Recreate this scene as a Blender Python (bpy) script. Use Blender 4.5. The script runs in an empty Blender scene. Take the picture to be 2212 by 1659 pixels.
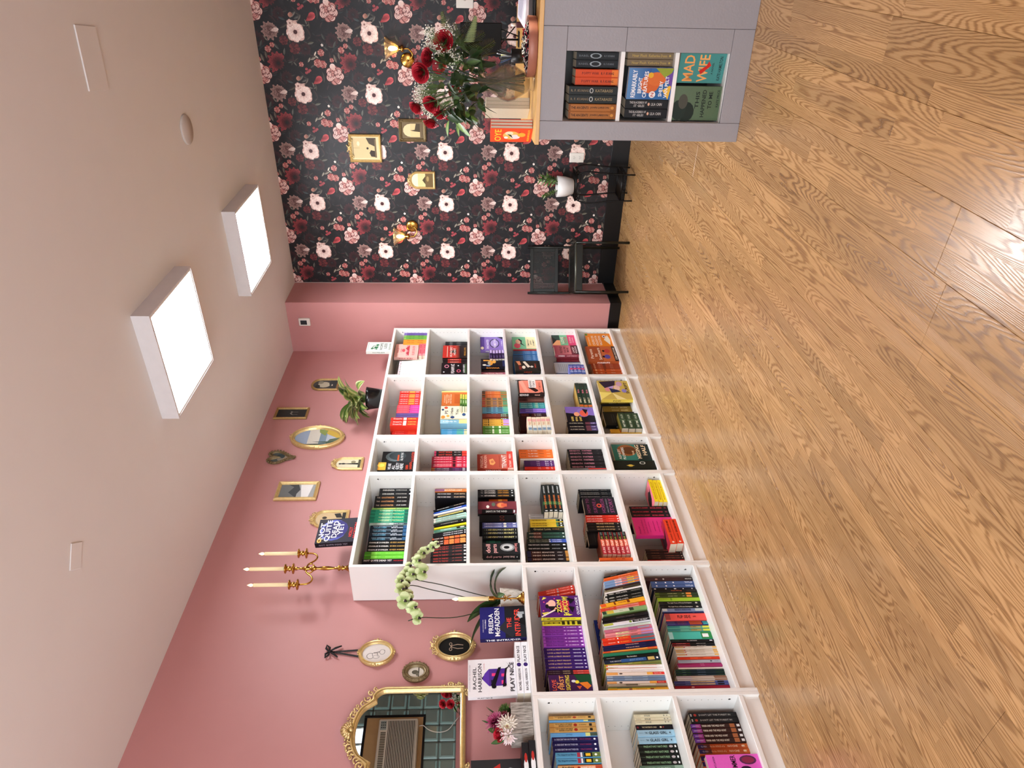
import bpy, math, random
from math import sin, cos, pi, radians, sqrt, atan2
from mathutils import Vector, Matrix
random.seed(7)
S = bpy.context.scene
COL = S.collection
# ---------------------------------------------------------------- camera
cam = bpy.data.objects.new('camera', bpy.data.cameras.new('camera'))
COL.objects.link(cam); S.camera = cam
cam.data.sensor_fit = 'HORIZONTAL'; cam.data.sensor_width = 36
cam.data.lens = 1487.39 / 2212 * 36
cam.data.shift_x = 0.01212; cam.data.shift_y = 0.02295
cam.data.clip_start = .05; cam.data.clip_end = 100
# a level hand-held camera, turned on its side (portrait photograph lying on its left edge)
cam.matrix_world = Matrix(((0.02109, 0.82403, 0.56615, 2.8962), (-0.03607, 0.56654, -0.82325, -2.6612), (-0.99913, -0.00306, 0.04167, 1.3419), (0, 0, 0, 1)))
# ---------------------------------------------------------------- world, sun, daylight, exposure
W = bpy.data.worlds.new('sky'); S.world = W; W.use_nodes = True
W.node_tree.nodes['Background'].inputs[0].default_value = (.72, .84, 1, 1)
W.node_tree.nodes['Background'].inputs[1].default_value = 2.0
def light(name, kind, loc, energy, color, **kw):
    d = bpy.data.lights.new(name, kind); d.energy = energy; d.color = color
    tgt = kw.pop('to', None)
    for k, v in kw.items(): setattr(d, k, v)
    o = bpy.data.objects.new(name, d); COL.objects.link(o); o.location = loc
    if tgt is not None: o.rotation_euler = (Vector(tgt) - Vector(loc)).to_track_quat('-Z', 'Y').to_euler()
    o['kind'] = 'helper'
    return o
SUN_DIR = Vector((-.75, .5, -.55))
light('sun', 'SUN', (8, -6, 6), 6.5, (1, .88, .72), angle=.012, to=Vector((8, -6, 6)) + SUN_DIR)
light('window_daylight', 'AREA', (2.2, -4.93, 1.5), 125, (.86, .93, 1), shape='RECTANGLE', size=3.8, size_y=2.2, to=(2.2, 0, 1.2))
S.view_settings.view_transform = 'Standard'; S.view_settings.look = 'None'
S.view_settings.exposure = 0.6; S.view_settings.gamma = 1.0; S.view_settings.use_curve_mapping = False
S.cycles.max_bounces = 8; S.cycles.diffuse_bounces = 4; S.cycles.glossy_bounces = 4; S.cycles.transparent_max_bounces = 12
S.cycles.transmission_bounces = 6; S.cycles.caustics_reflective = False; S.cycles.caustics_refractive = False
S.cycles.sample_clamp_indirect = 6
S.cycles.use_denoising = True
PANEL_EMIT = 20.0; PANEL_WATTS = 12.0
# ---------------------------------------------------------------- colour + materials
def lin(h):
    if not isinstance(h, str): return tuple(h) + ((1,) if len(h) == 3 else ())
    h = h.lstrip('#')
    if len(h) == 3: h = ''.join(a * 2 for a in h)
    o = []
    for i in (0, 2, 4):
        v = int(h[i:i + 2], 16) / 255
        o.append(v / 12.92 if v <= .04045 else ((v + .055) / 1.055) ** 2.4)
    return tuple(o) + (1,)
MATS = {}
def mat(name, col='#888', rough=.5, metal=0, var=.06, scale=20, bump=0, bscale=60, attr=False, spec=.5, emit=None, estr=0, coat=0):
    if name in MATS: return MATS[name]
    m = bpy.data.materials.new(name); m.use_nodes = True; N = m.node_tree.nodes; L = m.node_tree.links
    b = N['Principled BSDF']; b.inputs['Roughness'].default_value = rough; b.inputs['Metallic'].default_value = metal
    b.inputs['Specular IOR Level'].default_value = spec; b.inputs['Coat Weight'].default_value = coat
    g = N.new('ShaderNodeNewGeometry'); n = N.new('ShaderNodeTexNoise'); n.inputs['Scale'].default_value = scale; n.inputs['Detail'].default_value = 4
    L.new(g.outputs['Position'], n.inputs['Vector'])
    mr = N.new('ShaderNodeMapRange'); mr.inputs[3].default_value = 1 - var; mr.inputs[4].default_value = 1 + var
    L.new(n.outputs['Fac'], mr.inputs[0])
    mx = N.new('ShaderNodeMix'); mx.data_type = 'RGBA'; mx.blend_type = 'MULTIPLY'; mx.inputs[0].default_value = 1
    if attr:
        a = N.new('ShaderNodeAttribute'); a.attribute_name = 'Col'; L.new(a.outputs['Color'], mx.inputs[6])
    else: mx.inputs[6].default_value = lin(col)
    L.new(mr.outputs[0], mx.inputs[7]); L.new(mx.outputs[2], b.inputs['Base Color'])
    if bump:
        n2 = N.new('ShaderNodeTexNoise'); n2.inputs['Scale'].default_value = bscale; n2.inputs['Detail'].default_value = 3
        L.new(g.outputs['Position'], n2.inputs['Vector'])
        bp = N.new('ShaderNodeBump'); bp.inputs['Strength'].default_value = bump; bp.inputs['Distance'].default_value = .002
        L.new(n2.outputs['Fac'], bp.inputs['Height']); L.new(bp.outputs[0], b.inputs['Normal'])
    if emit: b.inputs['Emission Color'].default_value = lin(emit); b.inputs['Emission Strength'].default_value = estr
    MATS[name] = m
    return m
def glassy(name, tint, transp=.8, rough=.05, bump=.15, facing=.25):
    m = bpy.data.materials.new(name); m.use_nodes = True; N = m.node_tree.nodes; L = m.node_tree.links
    N.remove(N['Principled BSDF']); out = N['Material Output']
    t = N.new('ShaderNodeBsdfTransparent'); t.inputs[0].default_value = lin(tint)
    g = N.new('ShaderNodeBsdfGlossy'); g.inputs['Roughness'].default_value = rough
    d = N.new('ShaderNodeBsdfDiffuse'); d.inputs[0].default_value = lin(tint)
    fr = N.new('ShaderNodeLayerWeight'); fr.inputs[0].default_value = facing
    n = N.new('ShaderNodeTexNoise'); n.inputs['Scale'].default_value = 9; bp = N.new('ShaderNodeBump'); bp.inputs['Strength'].default_value = bump
    L.new(n.outputs['Fac'], bp.inputs['Height']); L.new(bp.outputs[0], g.inputs['Normal'])
    m1 = N.new('ShaderNodeMixShader'); m1.inputs[0].default_value = transp; L.new(d.outputs[0], m1.inputs[1]); L.new(t.outputs[0], m1.inputs[2])
    m2 = N.new('ShaderNodeMixShader'); L.new(fr.outputs['Facing'], m2.inputs[0]); L.new(m1.outputs[0], m2.inputs[1]); L.new(g.outputs[0], m2.inputs[2])
    L.new(m2.outputs[0], out.inputs[0])
    return m
PRINT = mat('print', attr=True, rough=.45, var=.05, scale=90, spec=.2)
PAINT = mat('painted', attr=True, rough=.55, var=.05, scale=40)
LEAF = mat('leaf', attr=True, rough=.45, var=.18, scale=70)
PETAL = mat('petal', attr=True, rough=.6, var=.12, scale=90)
PAGES = mat('pages', '#d9cfba', rough=.8, var=.1, scale=300)
WHITE = mat('white_laminate', '#eeede8', rough=.33, var=.015, scale=8)
BLACK = mat('black_paint', '#070708', rough=.4, var=.1, spec=.35)
GOLD = mat('gold_frame', '#d9bf84', rough=.36, metal=.65, var=.22, scale=60, bump=.3, bscale=120)
GOLD2 = mat('antique_gold', '#a98a55', rough=.42, metal=.5, var=.35, scale=90, bump=.4, bscale=150)
BRONZE = mat('antique_bronze', '#7b6a49', rough=.45, metal=.45, var=.4, scale=90, bump=.5, bscale=160)
BRASS = mat('brass', '#b98f45', rough=.2, metal=1, var=.12, scale=50)
DBLACK = mat('dark_metal', '#060606', rough=.35, metal=.3, var=.1, spec=.4)
# ---------------------------------------------------------------- mesh builder
class MB:
    def __init__(s): s.v = []; s.f = []; s.c = []; s.m = []; s.sm = []
    def add(s, vs, fs, col='#fff', mt=0, M=None, smooth=False):
        o = len(s.v)
        s.v += [tuple(M @ Vector(v)) if M is not None else tuple(v) for v in vs]
        if isinstance(col, str): col = lin(col)
        per = isinstance(col, list)
        for f in fs:
            s.f.append([i + o for i in f]); s.m.append(mt); s.sm.append(smooth)
            s.c.append([col[i] for i in f] if per else col)
        return s
    def box(s, x0, x1, y0, y1, z0, z1, col='#fff', mt=0, M=None):
        v = [(x, y, z) for x in (x0, x1) for y in (y0, y1) for z in (z0, z1)]
        return s.add(v, [(0, 1, 3, 2), (4, 6, 7, 5), (0, 4, 5, 1), (2, 3, 7, 6), (0, 2, 6, 4), (1, 5, 7, 3)], col, mt, M)
    def bbox(s, x0, x1, y0, y1, z0, z1, b=.003, col='#fff', mt=0, M=None):
        """box with chamfered edges"""
        vs = []; X = (x0, x1); Y = (y0, y1); Z = (z0, z1)
        for i in (0, 1):
            for j in (0, 1):
                for k in (0, 1):
                    sx, sy, sz = 1 - 2 * i, 1 - 2 * j, 1 - 2 * k
                    vs += [(X[i], Y[j] + sy * b, Z[k] + sz * b), (X[i] + sx * b, Y[j], Z[k] + sz * b), (X[i] + sx * b, Y[j] + sy * b, Z[k])]
        id = lambda i, j, k, a: ((i * 2 + j) * 2 + k) * 3 + a
        fs = []
        for i in (0, 1):
            fs.append([id(i, 0, 0, 0), id(i, 0, 1, 0), id(i, 1, 1, 0), id(i, 1, 0, 0)][::1 if i == 0 else -1])
            fs.append([id(0, i, 0, 1), id(1, i, 0, 1), id(1, i, 1, 1), id(0, i, 1, 1)][::1 if i == 0 else -1])
            fs.append([id(0, 0, i, 2), id(0, 1, i, 2), id(1, 1, i, 2), id(1, 0, i, 2)][::1 if i == 0 else -1])
            for j in (0, 1):
                q = 1 if i == j else -1
                fs.append([id(i, j, 0, 0), id(i, j, 0, 1), id(i, j, 1, 1), id(i, j, 1, 0)][::q])
                fs.append([id(i, 0, j, 0), id(i, 1, j, 0), id(i, 1, j, 2), id(i, 0, j, 2)][::q])
                fs.append([id(0, i, j, 1), id(0, i, j, 2), id(1, i, j, 2), id(1, i, j, 1)][::q])
                for k in (0, 1):
                    fs.append([id(i, j, k, 0), id(i, j, k, 1), id(i, j, k, 2)][::1 if (i + j + k) % 2 == 0 else -1])
        return s.add(vs, fs, col, mt, M)
    def tube(s, pts, r, n=8, col='#fff', mt=0, M=None, cap=True, smooth=True):
        pts = [Vector(p) for p in pts]; k = len(pts)
        rr = r if isinstance(r, (list, tuple)) else [r] * k
        vs = []; up = None
        for i, p in enumerate(pts):
            t = (pts[min(i + 1, k - 1)] - pts[max(i - 1, 0)])
            t = t.normalized() if t.length > 1e-9 else Vector((0, 0, 1))
            if up is None: up = Vector((0, 0, 1)) if abs(t.z) < .9 else Vector((1, 0, 0))
            a = t.cross(up)
            if a.length < 1e-6: a = t.cross(Vector((0, 1, .1)))
            a.normalize(); up = a.cross(t).normalized(); up2 = up
            for j in range(n):
                q = 2 * pi * j / n
                vs.append(p + (a * cos(q) + up2 * sin(q)) * rr[i])
        fs = [(i * n + j, i * n + (j + 1) % n, (i + 1) * n + (j + 1) % n, (i + 1) * n + j) for i in range(k - 1) for j in range(n)]
        if cap: fs += [tuple(range(n))[::-1], tuple((k - 1) * n + j for j in range(n))]
        return s.add(vs, fs, col, mt, M, smooth)
    def lathe(s, prof, n=20, col='#fff', mt=0, M=None, smooth=True, cols=None, wob=None):
        """prof: list of (r, z); spun about z"""
        k = len(prof); vs = []
        for (r, z) in prof:
            for j in range(n):
                q = 2 * pi * j / n; w = wob(q, z) if wob else 1
                vs.append((r * w * cos(q), r * w * sin(q), z))
        fs = [(i * n + j, i * n + (j + 1) % n, (i + 1) * n + (j + 1) % n, (i + 1) * n + j) for i in range(k - 1) for j in range(n)]
        if prof[0][0] > 1e-5: fs.append(tuple(range(n))[::-1])
        if prof[-1][0] > 1e-5: fs.append(tuple((k - 1) * n + j for j in range(n)))
        return s.add(vs, fs, col, mt, M, smooth)
    def ball(s, c, r, n=8, col='#fff', mt=0, M=None, sq=(1, 1, 1)):
        h = max(3, n // 2); pr = [(r * sin(pi * i / h), -r * cos(pi * i / h)) for i in range(h + 1)]
        T = Matrix.Translation(c) @ Matrix.Diagonal((sq[0], sq[1], sq[2], 1))
        pr[0] = (1e-6, -r); pr[-1] = (1e-6, r)
        return s.lathe(pr, n, col, mt, (M @ T) if M is not None else T)
    def build(s, name, mats, parent=None, mesh_name=None):
        if not isinstance(mats, (list, tuple)): mats = [mats]
        me = bpy.data.meshes.new(mesh_name or name); me.from_pydata(s.v, [], s.f)
        for m in mats: me.materials.append(m)
        me.polygons.foreach_set('material_index', s.m); me.polygons.foreach_set('use_smooth', s.sm)
        at = me.attributes.new('Col', 'FLOAT_COLOR', 'CORNER'); flat = []
        for f, c in zip(s.f, s.c):
            if isinstance(c, list):
                for q in c: flat.extend(q)
            else: flat.extend(c * len(f))
        at.data.foreach_set('color', flat)
        me.update()
        return link(name, me, parent)
def link(name, me, parent=None):
    o = bpy.data.objects.new(name, me); COL.objects.link(o)
    if parent is not None: o.parent = parent
    return o
def thing(name, label, cat, M=None, group=None):
    o = bpy.data.objects.new(name, None); COL.objects.link(o); o['label'] = label; o['category'] = cat; o.empty_display_size = .05
    if group: o['group'] = group
    if M is not None: o.matrix_world = M
    return o
def tag(o, label, cat, group=None):
    o['label'] = label; o['category'] = cat
    if group: o['group'] = group
    return o
def struct(o): o['kind'] = 'structure'; return o
def stuff(o): o['kind'] = 'stuff'; return o
def T(x, y, z): return Matrix.Translation((x, y, z))
def Rz(d): return Matrix.Rotation(radians(d), 4, 'Z')
def Ry(d): return Matrix.Rotation(radians(d), 4, 'Y')
def Rx(d): return Matrix.Rotation(radians(d), 4, 'X')
def Sc(x, y=None, z=None):
    y = x if y is None else y; z = x if z is None else z
    return Matrix.Diagonal((x, y, z, 1))
# ---------------------------------------------------------------- flat print: text and shapes on a rectangle
TXT = {}
def text_mesh(t, bold=.012, res=1):
    k = (t, bold, res)
    if k in TXT: return TXT[k]
    c = bpy.data.curves.new('t', 'FONT'); c.body = t; c.size = 1; c.offset = bold; c.resolution_u = res; c.fill_mode = 'FRONT'
    o = bpy.data.objects.new('t', c); COL.objects.link(o)
    me = bpy.data.meshes.new_from_object(o, depsgraph=None)
    vs = [(v.co.x, v.co.y) for v in me.vertices]; fs = [tuple(p.vertices) for p in me.polygons]
    bpy.data.objects.remove(o); bpy.data.curves.remove(c); bpy.data.meshes.remove(me)
    if not vs: TXT[k] = ([], [], 1, 1); return TXT[k]
    x0 = min(a for a, b in vs); x1 = max(a for a, b in vs); y0 = min(b for a, b in vs); y1 = max(b for a, b in vs)
    vs = [((a - x0) / (x1 - x0), (b - y0) / (y1 - y0)) for a, b in vs]
    TXT[k] = (vs, fs, x1 - x0, y1 - y0)
    return TXT[k]
class Face:
    """prints on a rectangle: local x right 0..w, y up 0..h, z out"""
    def __init__(s, mb, M, w, h, mt=0): s.mb = mb; s.M = M; s.w = w; s.h = h; s.z = .0003; s.mt = mt; s.res = 1
    def lift(s): s.z += .00012
    def rect(s, x0, y0, x1, y1, col):
        if s.clip: return s.poly([(x0, y0), (x1, y0), (x1, y1), (x0, y1)], col)
        s.mb.add([(x0 * s.w, y0 * s.h, s.z), (x1 * s.w, y0 * s.h, s.z), (x1 * s.w, y1 * s.h, s.z), (x0 * s.w, y1 * s.h, s.z)], [(0, 1, 2, 3)], col, s.mt, s.M); s.lift()
    def grad(s, x0, y0, x1, y1, ca, cb):
        if s.clip: s.poly([(x0, y0), (x1, y0), (x1, y0 + (y1 - y0) * .5), (x0, y0 + (y1 - y0) * .5)], ca); return s.poly([(x0, y0 + (y1 - y0) * .5), (x1, y0 + (y1 - y0) * .5), (x1, y1), (x0, y1)], cb)
        s.mb.add([(x0 * s.w, y0 * s.h, s.z), (x1 * s.w, y0 * s.h, s.z), (x1 * s.w, y1 * s.h, s.z), (x0 * s.w, y1 * s.h, s.z)], [(0, 1, 2, 3)], [lin(ca), lin(ca), lin(cb), lin(cb)], s.mt, s.M); s.lift()
    clip = None
    def clipped(s, pts):
        """cut a polygon to the convex outline of the picture opening"""
        c = s.clip
        for i in range(len(c)):
            a, b = c[i], c[(i + 1) % len(c)]; out = []
            side = lambda p: (b[0] - a[0]) * (p[1] - a[1]) - (b[1] - a[1]) * (p[0] - a[0])
            for j in range(len(pts)):
                p, q = pts[j - 1], pts[j]; sp, sq = side(p), side(q)
                if (sp < 0) != (sq < 0): f = sp / (sp - sq); out.append((p[0] + (q[0] - p[0]) * f, p[1] + (q[1] - p[1]) * f))
                if sq >= 0: out.append(q)
            pts = out
            if len(pts) < 3: return []
        return pts
    def poly(s, pts, col):
        if s.clip:
            pts = s.clipped(list(pts))
            if not pts: return
        s.mb.add([(x * s.w, y * s.h, s.z) for x, y in pts], [tuple(range(len(pts)))], col, s.mt, s.M); s.lift()
    def ell(s, cx, cy, rx, ry, col, n=14):
        s.poly([(cx + rx * cos(2 * pi * i / n), cy + ry * sin(2 * pi * i / n)) for i in range(n)], col)
    def text(s, x0, x1, y, h, col, t, bold=.015):
        vs, fs, tw, th = text_mesh(t, bold, s.res)
        if not vs: return
        W_ = (x1 - x0) * s.w; H_ = h * s.h
        k = W_ / tw
        hh = min(H_, k * th * 1.6); ww = min(W_, hh / th * tw * 1.5)
        ox = (x0 + x1) / 2 * s.w - ww / 2; oy = y * s.h - hh / 2
        s.mb.add([(ox + a * ww, oy + b * hh, s.z) for a, b in vs], fs, col, s.mt, s.M); s.lift()
    def dsl(s, spec):
        for it in spec.split('/'):
            a = it.strip().split(' ')
            if a[0] == 'r': s.rect(*map(float, a[1:5]), a[5])
            elif a[0] == 'g': s.grad(*map(float, a[1:5]), a[5], a[6])
            elif a[0] == 'e': s.ell(*map(float, a[1:5]), a[5])
            elif a[0] == 'p': s.poly([tuple(map(float, q.split(','))) for q in a[2:]], a[1])
            elif a[0] == 't': s.text(float(a[1]), float(a[2]), float(a[3]), float(a[4]), a[5], ' '.join(a[6:]))
# ================================================================ THE ROOM
XL, XR, YB, YF, ZC = -.284, 4.4, -5.0, 3.302, 2.963
YP, XP = 2.881, .2054
PINK = mat('rose_wall_paint', '#c08785', rough=.48, var=.03, scale=6, bump=.08, bscale=180)
CEIL = mat('ceiling_paint', '#dfddda', rough=.8, var=.02, scale=5, bump=.06, bscale=150)
def wall(name, x0, x1, y0, y1, z0, z1, m, holes=(), axis='x'):
    mb = MB()
    if not holes: mb.box(x0, x1, y0, y1, z0, z1)
    else:
        a0, a1 = (y0, y1) if axis == 'x' else (x0, x1)
        bx = lambda p, q, r, s_: mb.box(x0, x1, p, q, r, s_) if axis == 'x' else mb.box(p, q, y0, y1, r, s_)
        p = a0
        for h0, h1, hz0, hz1 in sorted(holes):
            bx(p, h0, z0, z1); bx(h0, h1, z0, hz0); bx(h0, h1, hz1, z1); p = h1
        bx(p, a1, z0, z1)
    return struct(mb.build(name, m))
wall('wall_left', XL - .12, XL, YB, YP, 0, ZC, PINK)
wall('wall_pier', XL - .12, XP, YP, YF + .12, 0, ZC, PINK)
wall_far = wall('wall_far', XP, XR, YF, YF + .12, 0, ZC, mat('wallpaper_ground_plain', '#15151a', rough=.6))
wall('wall_right', XR, XR + .14, YB, YF + .12, 0, ZC, PINK, holes=[(.34, 2.65, 1.53, 2.75), (-.38, .3, 2.36, 2.74)])
wall('wall_back', XL - .12, XR + .14, YB - .14, YB, 0, ZC, CEIL, holes=[(.3, 4.1, .5, 2.6)], axis='y')
struct(MB().box(XL - .12, XR + .14, YB - .14, YF + .12, ZC, ZC + .1).build('ceiling', CEIL))
# ---------------------------------------------------------------- laminate floor, plank by plank
def floor_mat():
    m = bpy.data.materials.new('oak_laminate'); m.use_nodes = True; N = m.node_tree.nodes; L = m.node_tree.links
    b = N['Principled BSDF']
    def math_(op, a, b_=None, c=None):
        n = N.new('ShaderNodeMath'); n.operation = op
        for i, v in enumerate((a, b_, c)):
            if v is None: continue
            if isinstance(v, (int, float)): n.inputs[i].default_value = v
            else: L.new(v, n.inputs[i])
        return n.outputs[0]
    def comb(x, y, z):
        n = N.new('ShaderNodeCombineXYZ')
        for i, v in enumerate((x, y, z)):
            if isinstance(v, (int, float)): n.inputs[i].default_value = v
            else: L.new(v, n.inputs[i])
        return n.outputs[0]
    def noise(v, sc, det, rough=.5, dist=0):
        n = N.new('ShaderNodeTexNoise'); n.inputs['Scale'].default_value = sc; n.inputs['Detail'].default_value = det; n.inputs['Roughness'].default_value = rough; n.inputs['Distortion'].default_value = dist
        L.new(v, n.inputs['Vector']); return n.outputs['Fac']
    def white(v):
        n = N.new('ShaderNodeTexWhiteNoise'); n.noise_dimensions = '3D'; L.new(v, n.inputs['Vector']); return n.outputs['Value'], n.outputs['Color']
    g = N.new('ShaderNodeNewGeometry'); sp = N.new('ShaderNodeSeparateXYZ'); L.new(g.outputs['Position'], sp.inputs[0])
    X, Y = sp.outputs[0], sp.outputs[1]
    ix = math_('FLOOR', math_('DIVIDE', math_('SUBTRACT', X, .11), .2 / 3))
    r1, _ = white(comb(ix, 3.3, 7.1))
    iy = math_('FLOOR', math_('DIVIDE', math_('ADD', Y, math_('MULTIPLY', r1, 3.0)), .8))
    r2, c2 = white(comb(ix, iy, 1.7)); r3, _ = white(comb(ix, iy, 9.2))
    # cathedral grain: contour lines of a long stretched field
    v = comb(math_('ADD', math_('MULTIPLY', X, 9), math_('MULTIPLY', r2, 90)), math_('ADD', math_('MULTIPLY', Y, .8), math_('MULTIPLY', r3, 70)), math_('MULTIPLY', r2, 30))
    fld = noise(v, 1.0, 1.2, .35)
    wig = noise(comb(math_('MULTIPLY', X, 70), math_('MULTIPLY', Y, 9), r2), 1.0, 3)
    ph = math_('ADD', math_('MULTIPLY', fld, 290), math_('MULTIPLY', wig, 6.5))
    ring = math_('POWER', math_('ADD', math_('MULTIPLY', math_('SINE', ph), .5), .5), 1.9)
    amp = math_('ADD', .35, math_('MULTIPLY', noise(comb(math_('MULTIPLY', X, 9), math_('MULTIPLY', Y, 1.2), r3), 1, 1), .9))
    ring = math_('MULTIPLY', ring, amp)
    fib = noise(comb(math_('MULTIPLY', X, 420), math_('MULTIPLY', Y, 9), r2), 1.0, 3, .6)
    cr = N.new('ShaderNodeValToRGB'); E_ = cr.color_ramp.elements
    E_[0].position = 0; E_[0].color = lin('#b78f5f'); E_[1].position = 1; E_[1].color = lin('#6b4a2c')
    e = E_.new(.38); e.color = lin('#9a7347')
    L.new(math_('ADD', math_('MULTIPLY', ring, .7), math_('MULTIPLY', math_('SUBTRACT', fib, .5), 1.1)), cr.inputs[0])
    tone = math_('ADD', .87, math_('MULTIPLY', r3, .3))
    mx = N.new('ShaderNodeMix'); mx.data_type = 'RGBA'; mx.blend_type = 'MULTIPLY'; mx.inputs[0].default_value = 1
    L.new(cr.outputs[0], mx.inputs[6]); L.new(tone, mx.inputs[7]); L.new(mx.outputs[2], b.inputs['Base Color'])
    L.new(math_('ADD', .2, math_('MULTIPLY', ring, .08)), b.inputs['Roughness'])
    bp = N.new('ShaderNodeBump'); bp.inputs['Strength'].default_value = .12; bp.inputs['Distance'].default_value = .001
    L.new(math_('ADD', ring, fib), bp.inputs['Height']); L.new(bp.outputs[0], b.inputs['Normal'])
    return m
OAK = floor_mat()
floor = struct(MB().box(XL - .12, XR + .14, YB - .14, YF + .12, -.08, -.0105).build('floor', mat('subfloor', '#3a2a1c', rough=.9)))
planks = {}
for ci in range(24):
    x0 = -.29 + ci * .2; x0 = .11 + (ci - 2) * .2
    x1 = min(x0 + .2, XR)
    a = max(x0, XL)
    if x1 - a < .02: continue
    off = (-.845 if abs(x0 - 2.11) < .01 else random.uniform(-1, 0)); y = off - 1.22 * 5
    while y < YF:
        ya, yb = max(y, YB), min(y + 1.22, YF); y += 1.22
        if yb - ya < .03: continue
        k = (round(x1 - a, 3), round(yb - ya, 3))
        if k not in planks:
            w_, l_ = k
            o = MB().bbox(0.0003, w_ - .0003, .0003, l_ - .0003, -.01, 0, .0011).build('plank', OAK, floor); planks[k] = o.data
        else: o = link('plank', planks[k], floor)
        o.location = (a, ya, 0)
# ---------------------------------------------------------------- baseboards
BB = mat('black_baseboard', '#050506', rough=.35, var=.1, spec=.35)
def baseboard(name, x0, x1, y0, y1, h, face):
    mb = MB(); mb.bbox(x0, x1, y0, y1, 0, h, .002)
    return struct(mb.build(name, BB))
baseboard('baseboard_far', XP + .012, XR, YF - .014, YF, .15, 0)
baseboard('baseboard_pier', XL, XP + .012, YP - .012, YP, .098, 0)
baseboard('baseboard_pier_side', XP, XP + .012, YP, YF - .014, .098, 0)
baseboard('baseboard_left', XL, XL + .003, YB, YP - .012, .098, 0)
# ---------------------------------------------------------------- floral wallpaper, strip by strip
def wp_ground():
    m = bpy.data.materials.new('wallpaper_ground'); m.use_nodes = True; N = m.node_tree.nodes; L = m.node_tree.links
    b = N['Principled BSDF']; b.inputs['Roughness'].default_value = .5; b.inputs['Specular IOR Level'].default_value = .42
    g = N.new('ShaderNodeNewGeometry'); n = N.new('ShaderNodeTexNoise'); n.inputs['Scale'].default_value = 11; n.inputs['Detail'].default_value = 7; n.inputs['Distortion'].default_value = 1.2
    L.new(g.outputs['Position'], n.inputs['Vector']); cr = N.new('ShaderNodeValToRGB'); E_ = cr.color_ramp.elements
    E_[0].position = .38; E_[0].color = lin('#09090c'); E_[1].position = .72; E_[1].color = lin('#232124'); e = E_.new(.58); e.color = lin('#111114')
    L.new(n.outputs['Fac'], cr.inputs[0]); L.new(cr.outputs[0], b.inputs['Base Color'])
    return m
WPG = wp_ground(); WPP = mat('wallpaper_print', attr=True, rough=.5, var=.35, scale=110, spec=.4)
class Motif:
    def __init__(s): s.mb = MB(); s.z = .0004
    def petal(s, cx, cy, ang, ln, wd, ci, co, mid=None):
        ca, sa = cos(ang), sin(ang); prof = [(.0, .12), (.25, .6), (.55, 1), (.8, .85), (.95, .45), (1, 0)]
        P = [(0, 0)]; K = [lin(ci)]
        L_ = [(t * ln, w * wd / 2) for t, w in prof]; R_ = [(t * ln, -w * wd / 2) for t, w in prof[:-1]][::-1]
        for (x, y) in L_ + R_:
            P.append((x, y)); t = x / ln; a, b_ = lin(ci), lin(co); K.append(tuple(a[i] + (b_[i] - a[i]) * min(1, t * 1.15) for i in range(4)))
        vs = [(cx + x * ca - y * sa, cy + x * sa + y * ca, s.z) for x, y in P]; n = len(vs)
        mi = (cx + .5 * ln * ca, cy + .5 * ln * sa, s.z); vs.append(mi); K.append(lin(mid) if mid else K[2])
        s.mb.add(vs, [(n, i, i + 1) for i in range(1, n - 1)] + [(n, n - 1, 1)], K); s.z += .0000035
    def leaf(s, cx, cy, ang, ln, ca='#4a4c47', cb='#2c2f2e'):
        w = ln * .34; c_, s_ = cos(ang), sin(ang); pr = [(0, 0), (.3, .8), (.6, .9), (.85, .4), (1, 0)]
        for sg, col in ((1, ca), (-1, cb)):
            pts = [(t * ln, sg * v * w / 2) for t, v in pr]
            s.mb.add([(cx + x * c_ - y * s_, cy + x * s_ + y * c_, s.z) for x, y in pts], [tuple(range(5)) if sg < 0 else (4, 3, 2, 1, 0)], col)
        s.z += .0000035
    def rose(s, cx, cy, r, a, b, c, seed=1):
        R = random.Random(seed)
        for ring, (rr, n) in enumerate(((.62, 7), (.5, 6), (.36, 6), (.22, 5), (.1, 4))):
            for i in range(n):
                q = 2 * pi * (i + R.random() * .5) / n + ring
                dx, dy = cos(q) * rr * r * .35, sin(q) * rr * r * .35; s.petal(cx + dx, cy + dy, q, r * (1.05 - .17 * ring) * .75, r * (.8 - .1 * ring), c, c, mid=c); s.petal(cx + dx, cy + dy, q + .05, r * (1.05 - .17 * ring) * .7, r * (.68 - .1 * ring), c, a if (i + ring) % 3 else b, mid=b)
    def anemone(s, cx, cy, r, out, inn, eye, n=8, seed=2):
        R = random.Random(seed)
        for k in range(2):
            for i in range(n):
                q = 2 * pi * (i + .5 * k) / n + R.uniform(-.1, .1)
                s.petal(cx, cy, q, r * (1.0 - .2 * k) * R.uniform(.88, 1.06), r * (.86 - .2 * k), ('#ab7f74', '#c39a8e')[k], (inn, out)[k], mid=out); s.petal(cx, cy, q + .16, r * (.97 - .2 * k) * R.uniform(.88, 1.04), r * .42, inn, out, mid=out)
        for i in range(9):
            q = 2 * pi * i / 9; s.petal(cx, cy, q, r * .22, r * .14, eye, eye)
    def daisy(s, cx, cy, r, out, inn, n=13, half=False, seed=3):
        R = random.Random(seed)
        for k in range(2):
            for i in range(n):
                q = 2 * pi * (i + .5 * k) / n
                if half and sin(q + .6) < -.25: continue
                s.petal(cx + cos(q) * r * .2, cy + sin(q) * r * .2, q, r * (.85 - .2 * k) * R.uniform(.85, 1.1), r * .3, inn, out)
MS = .000735
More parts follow.
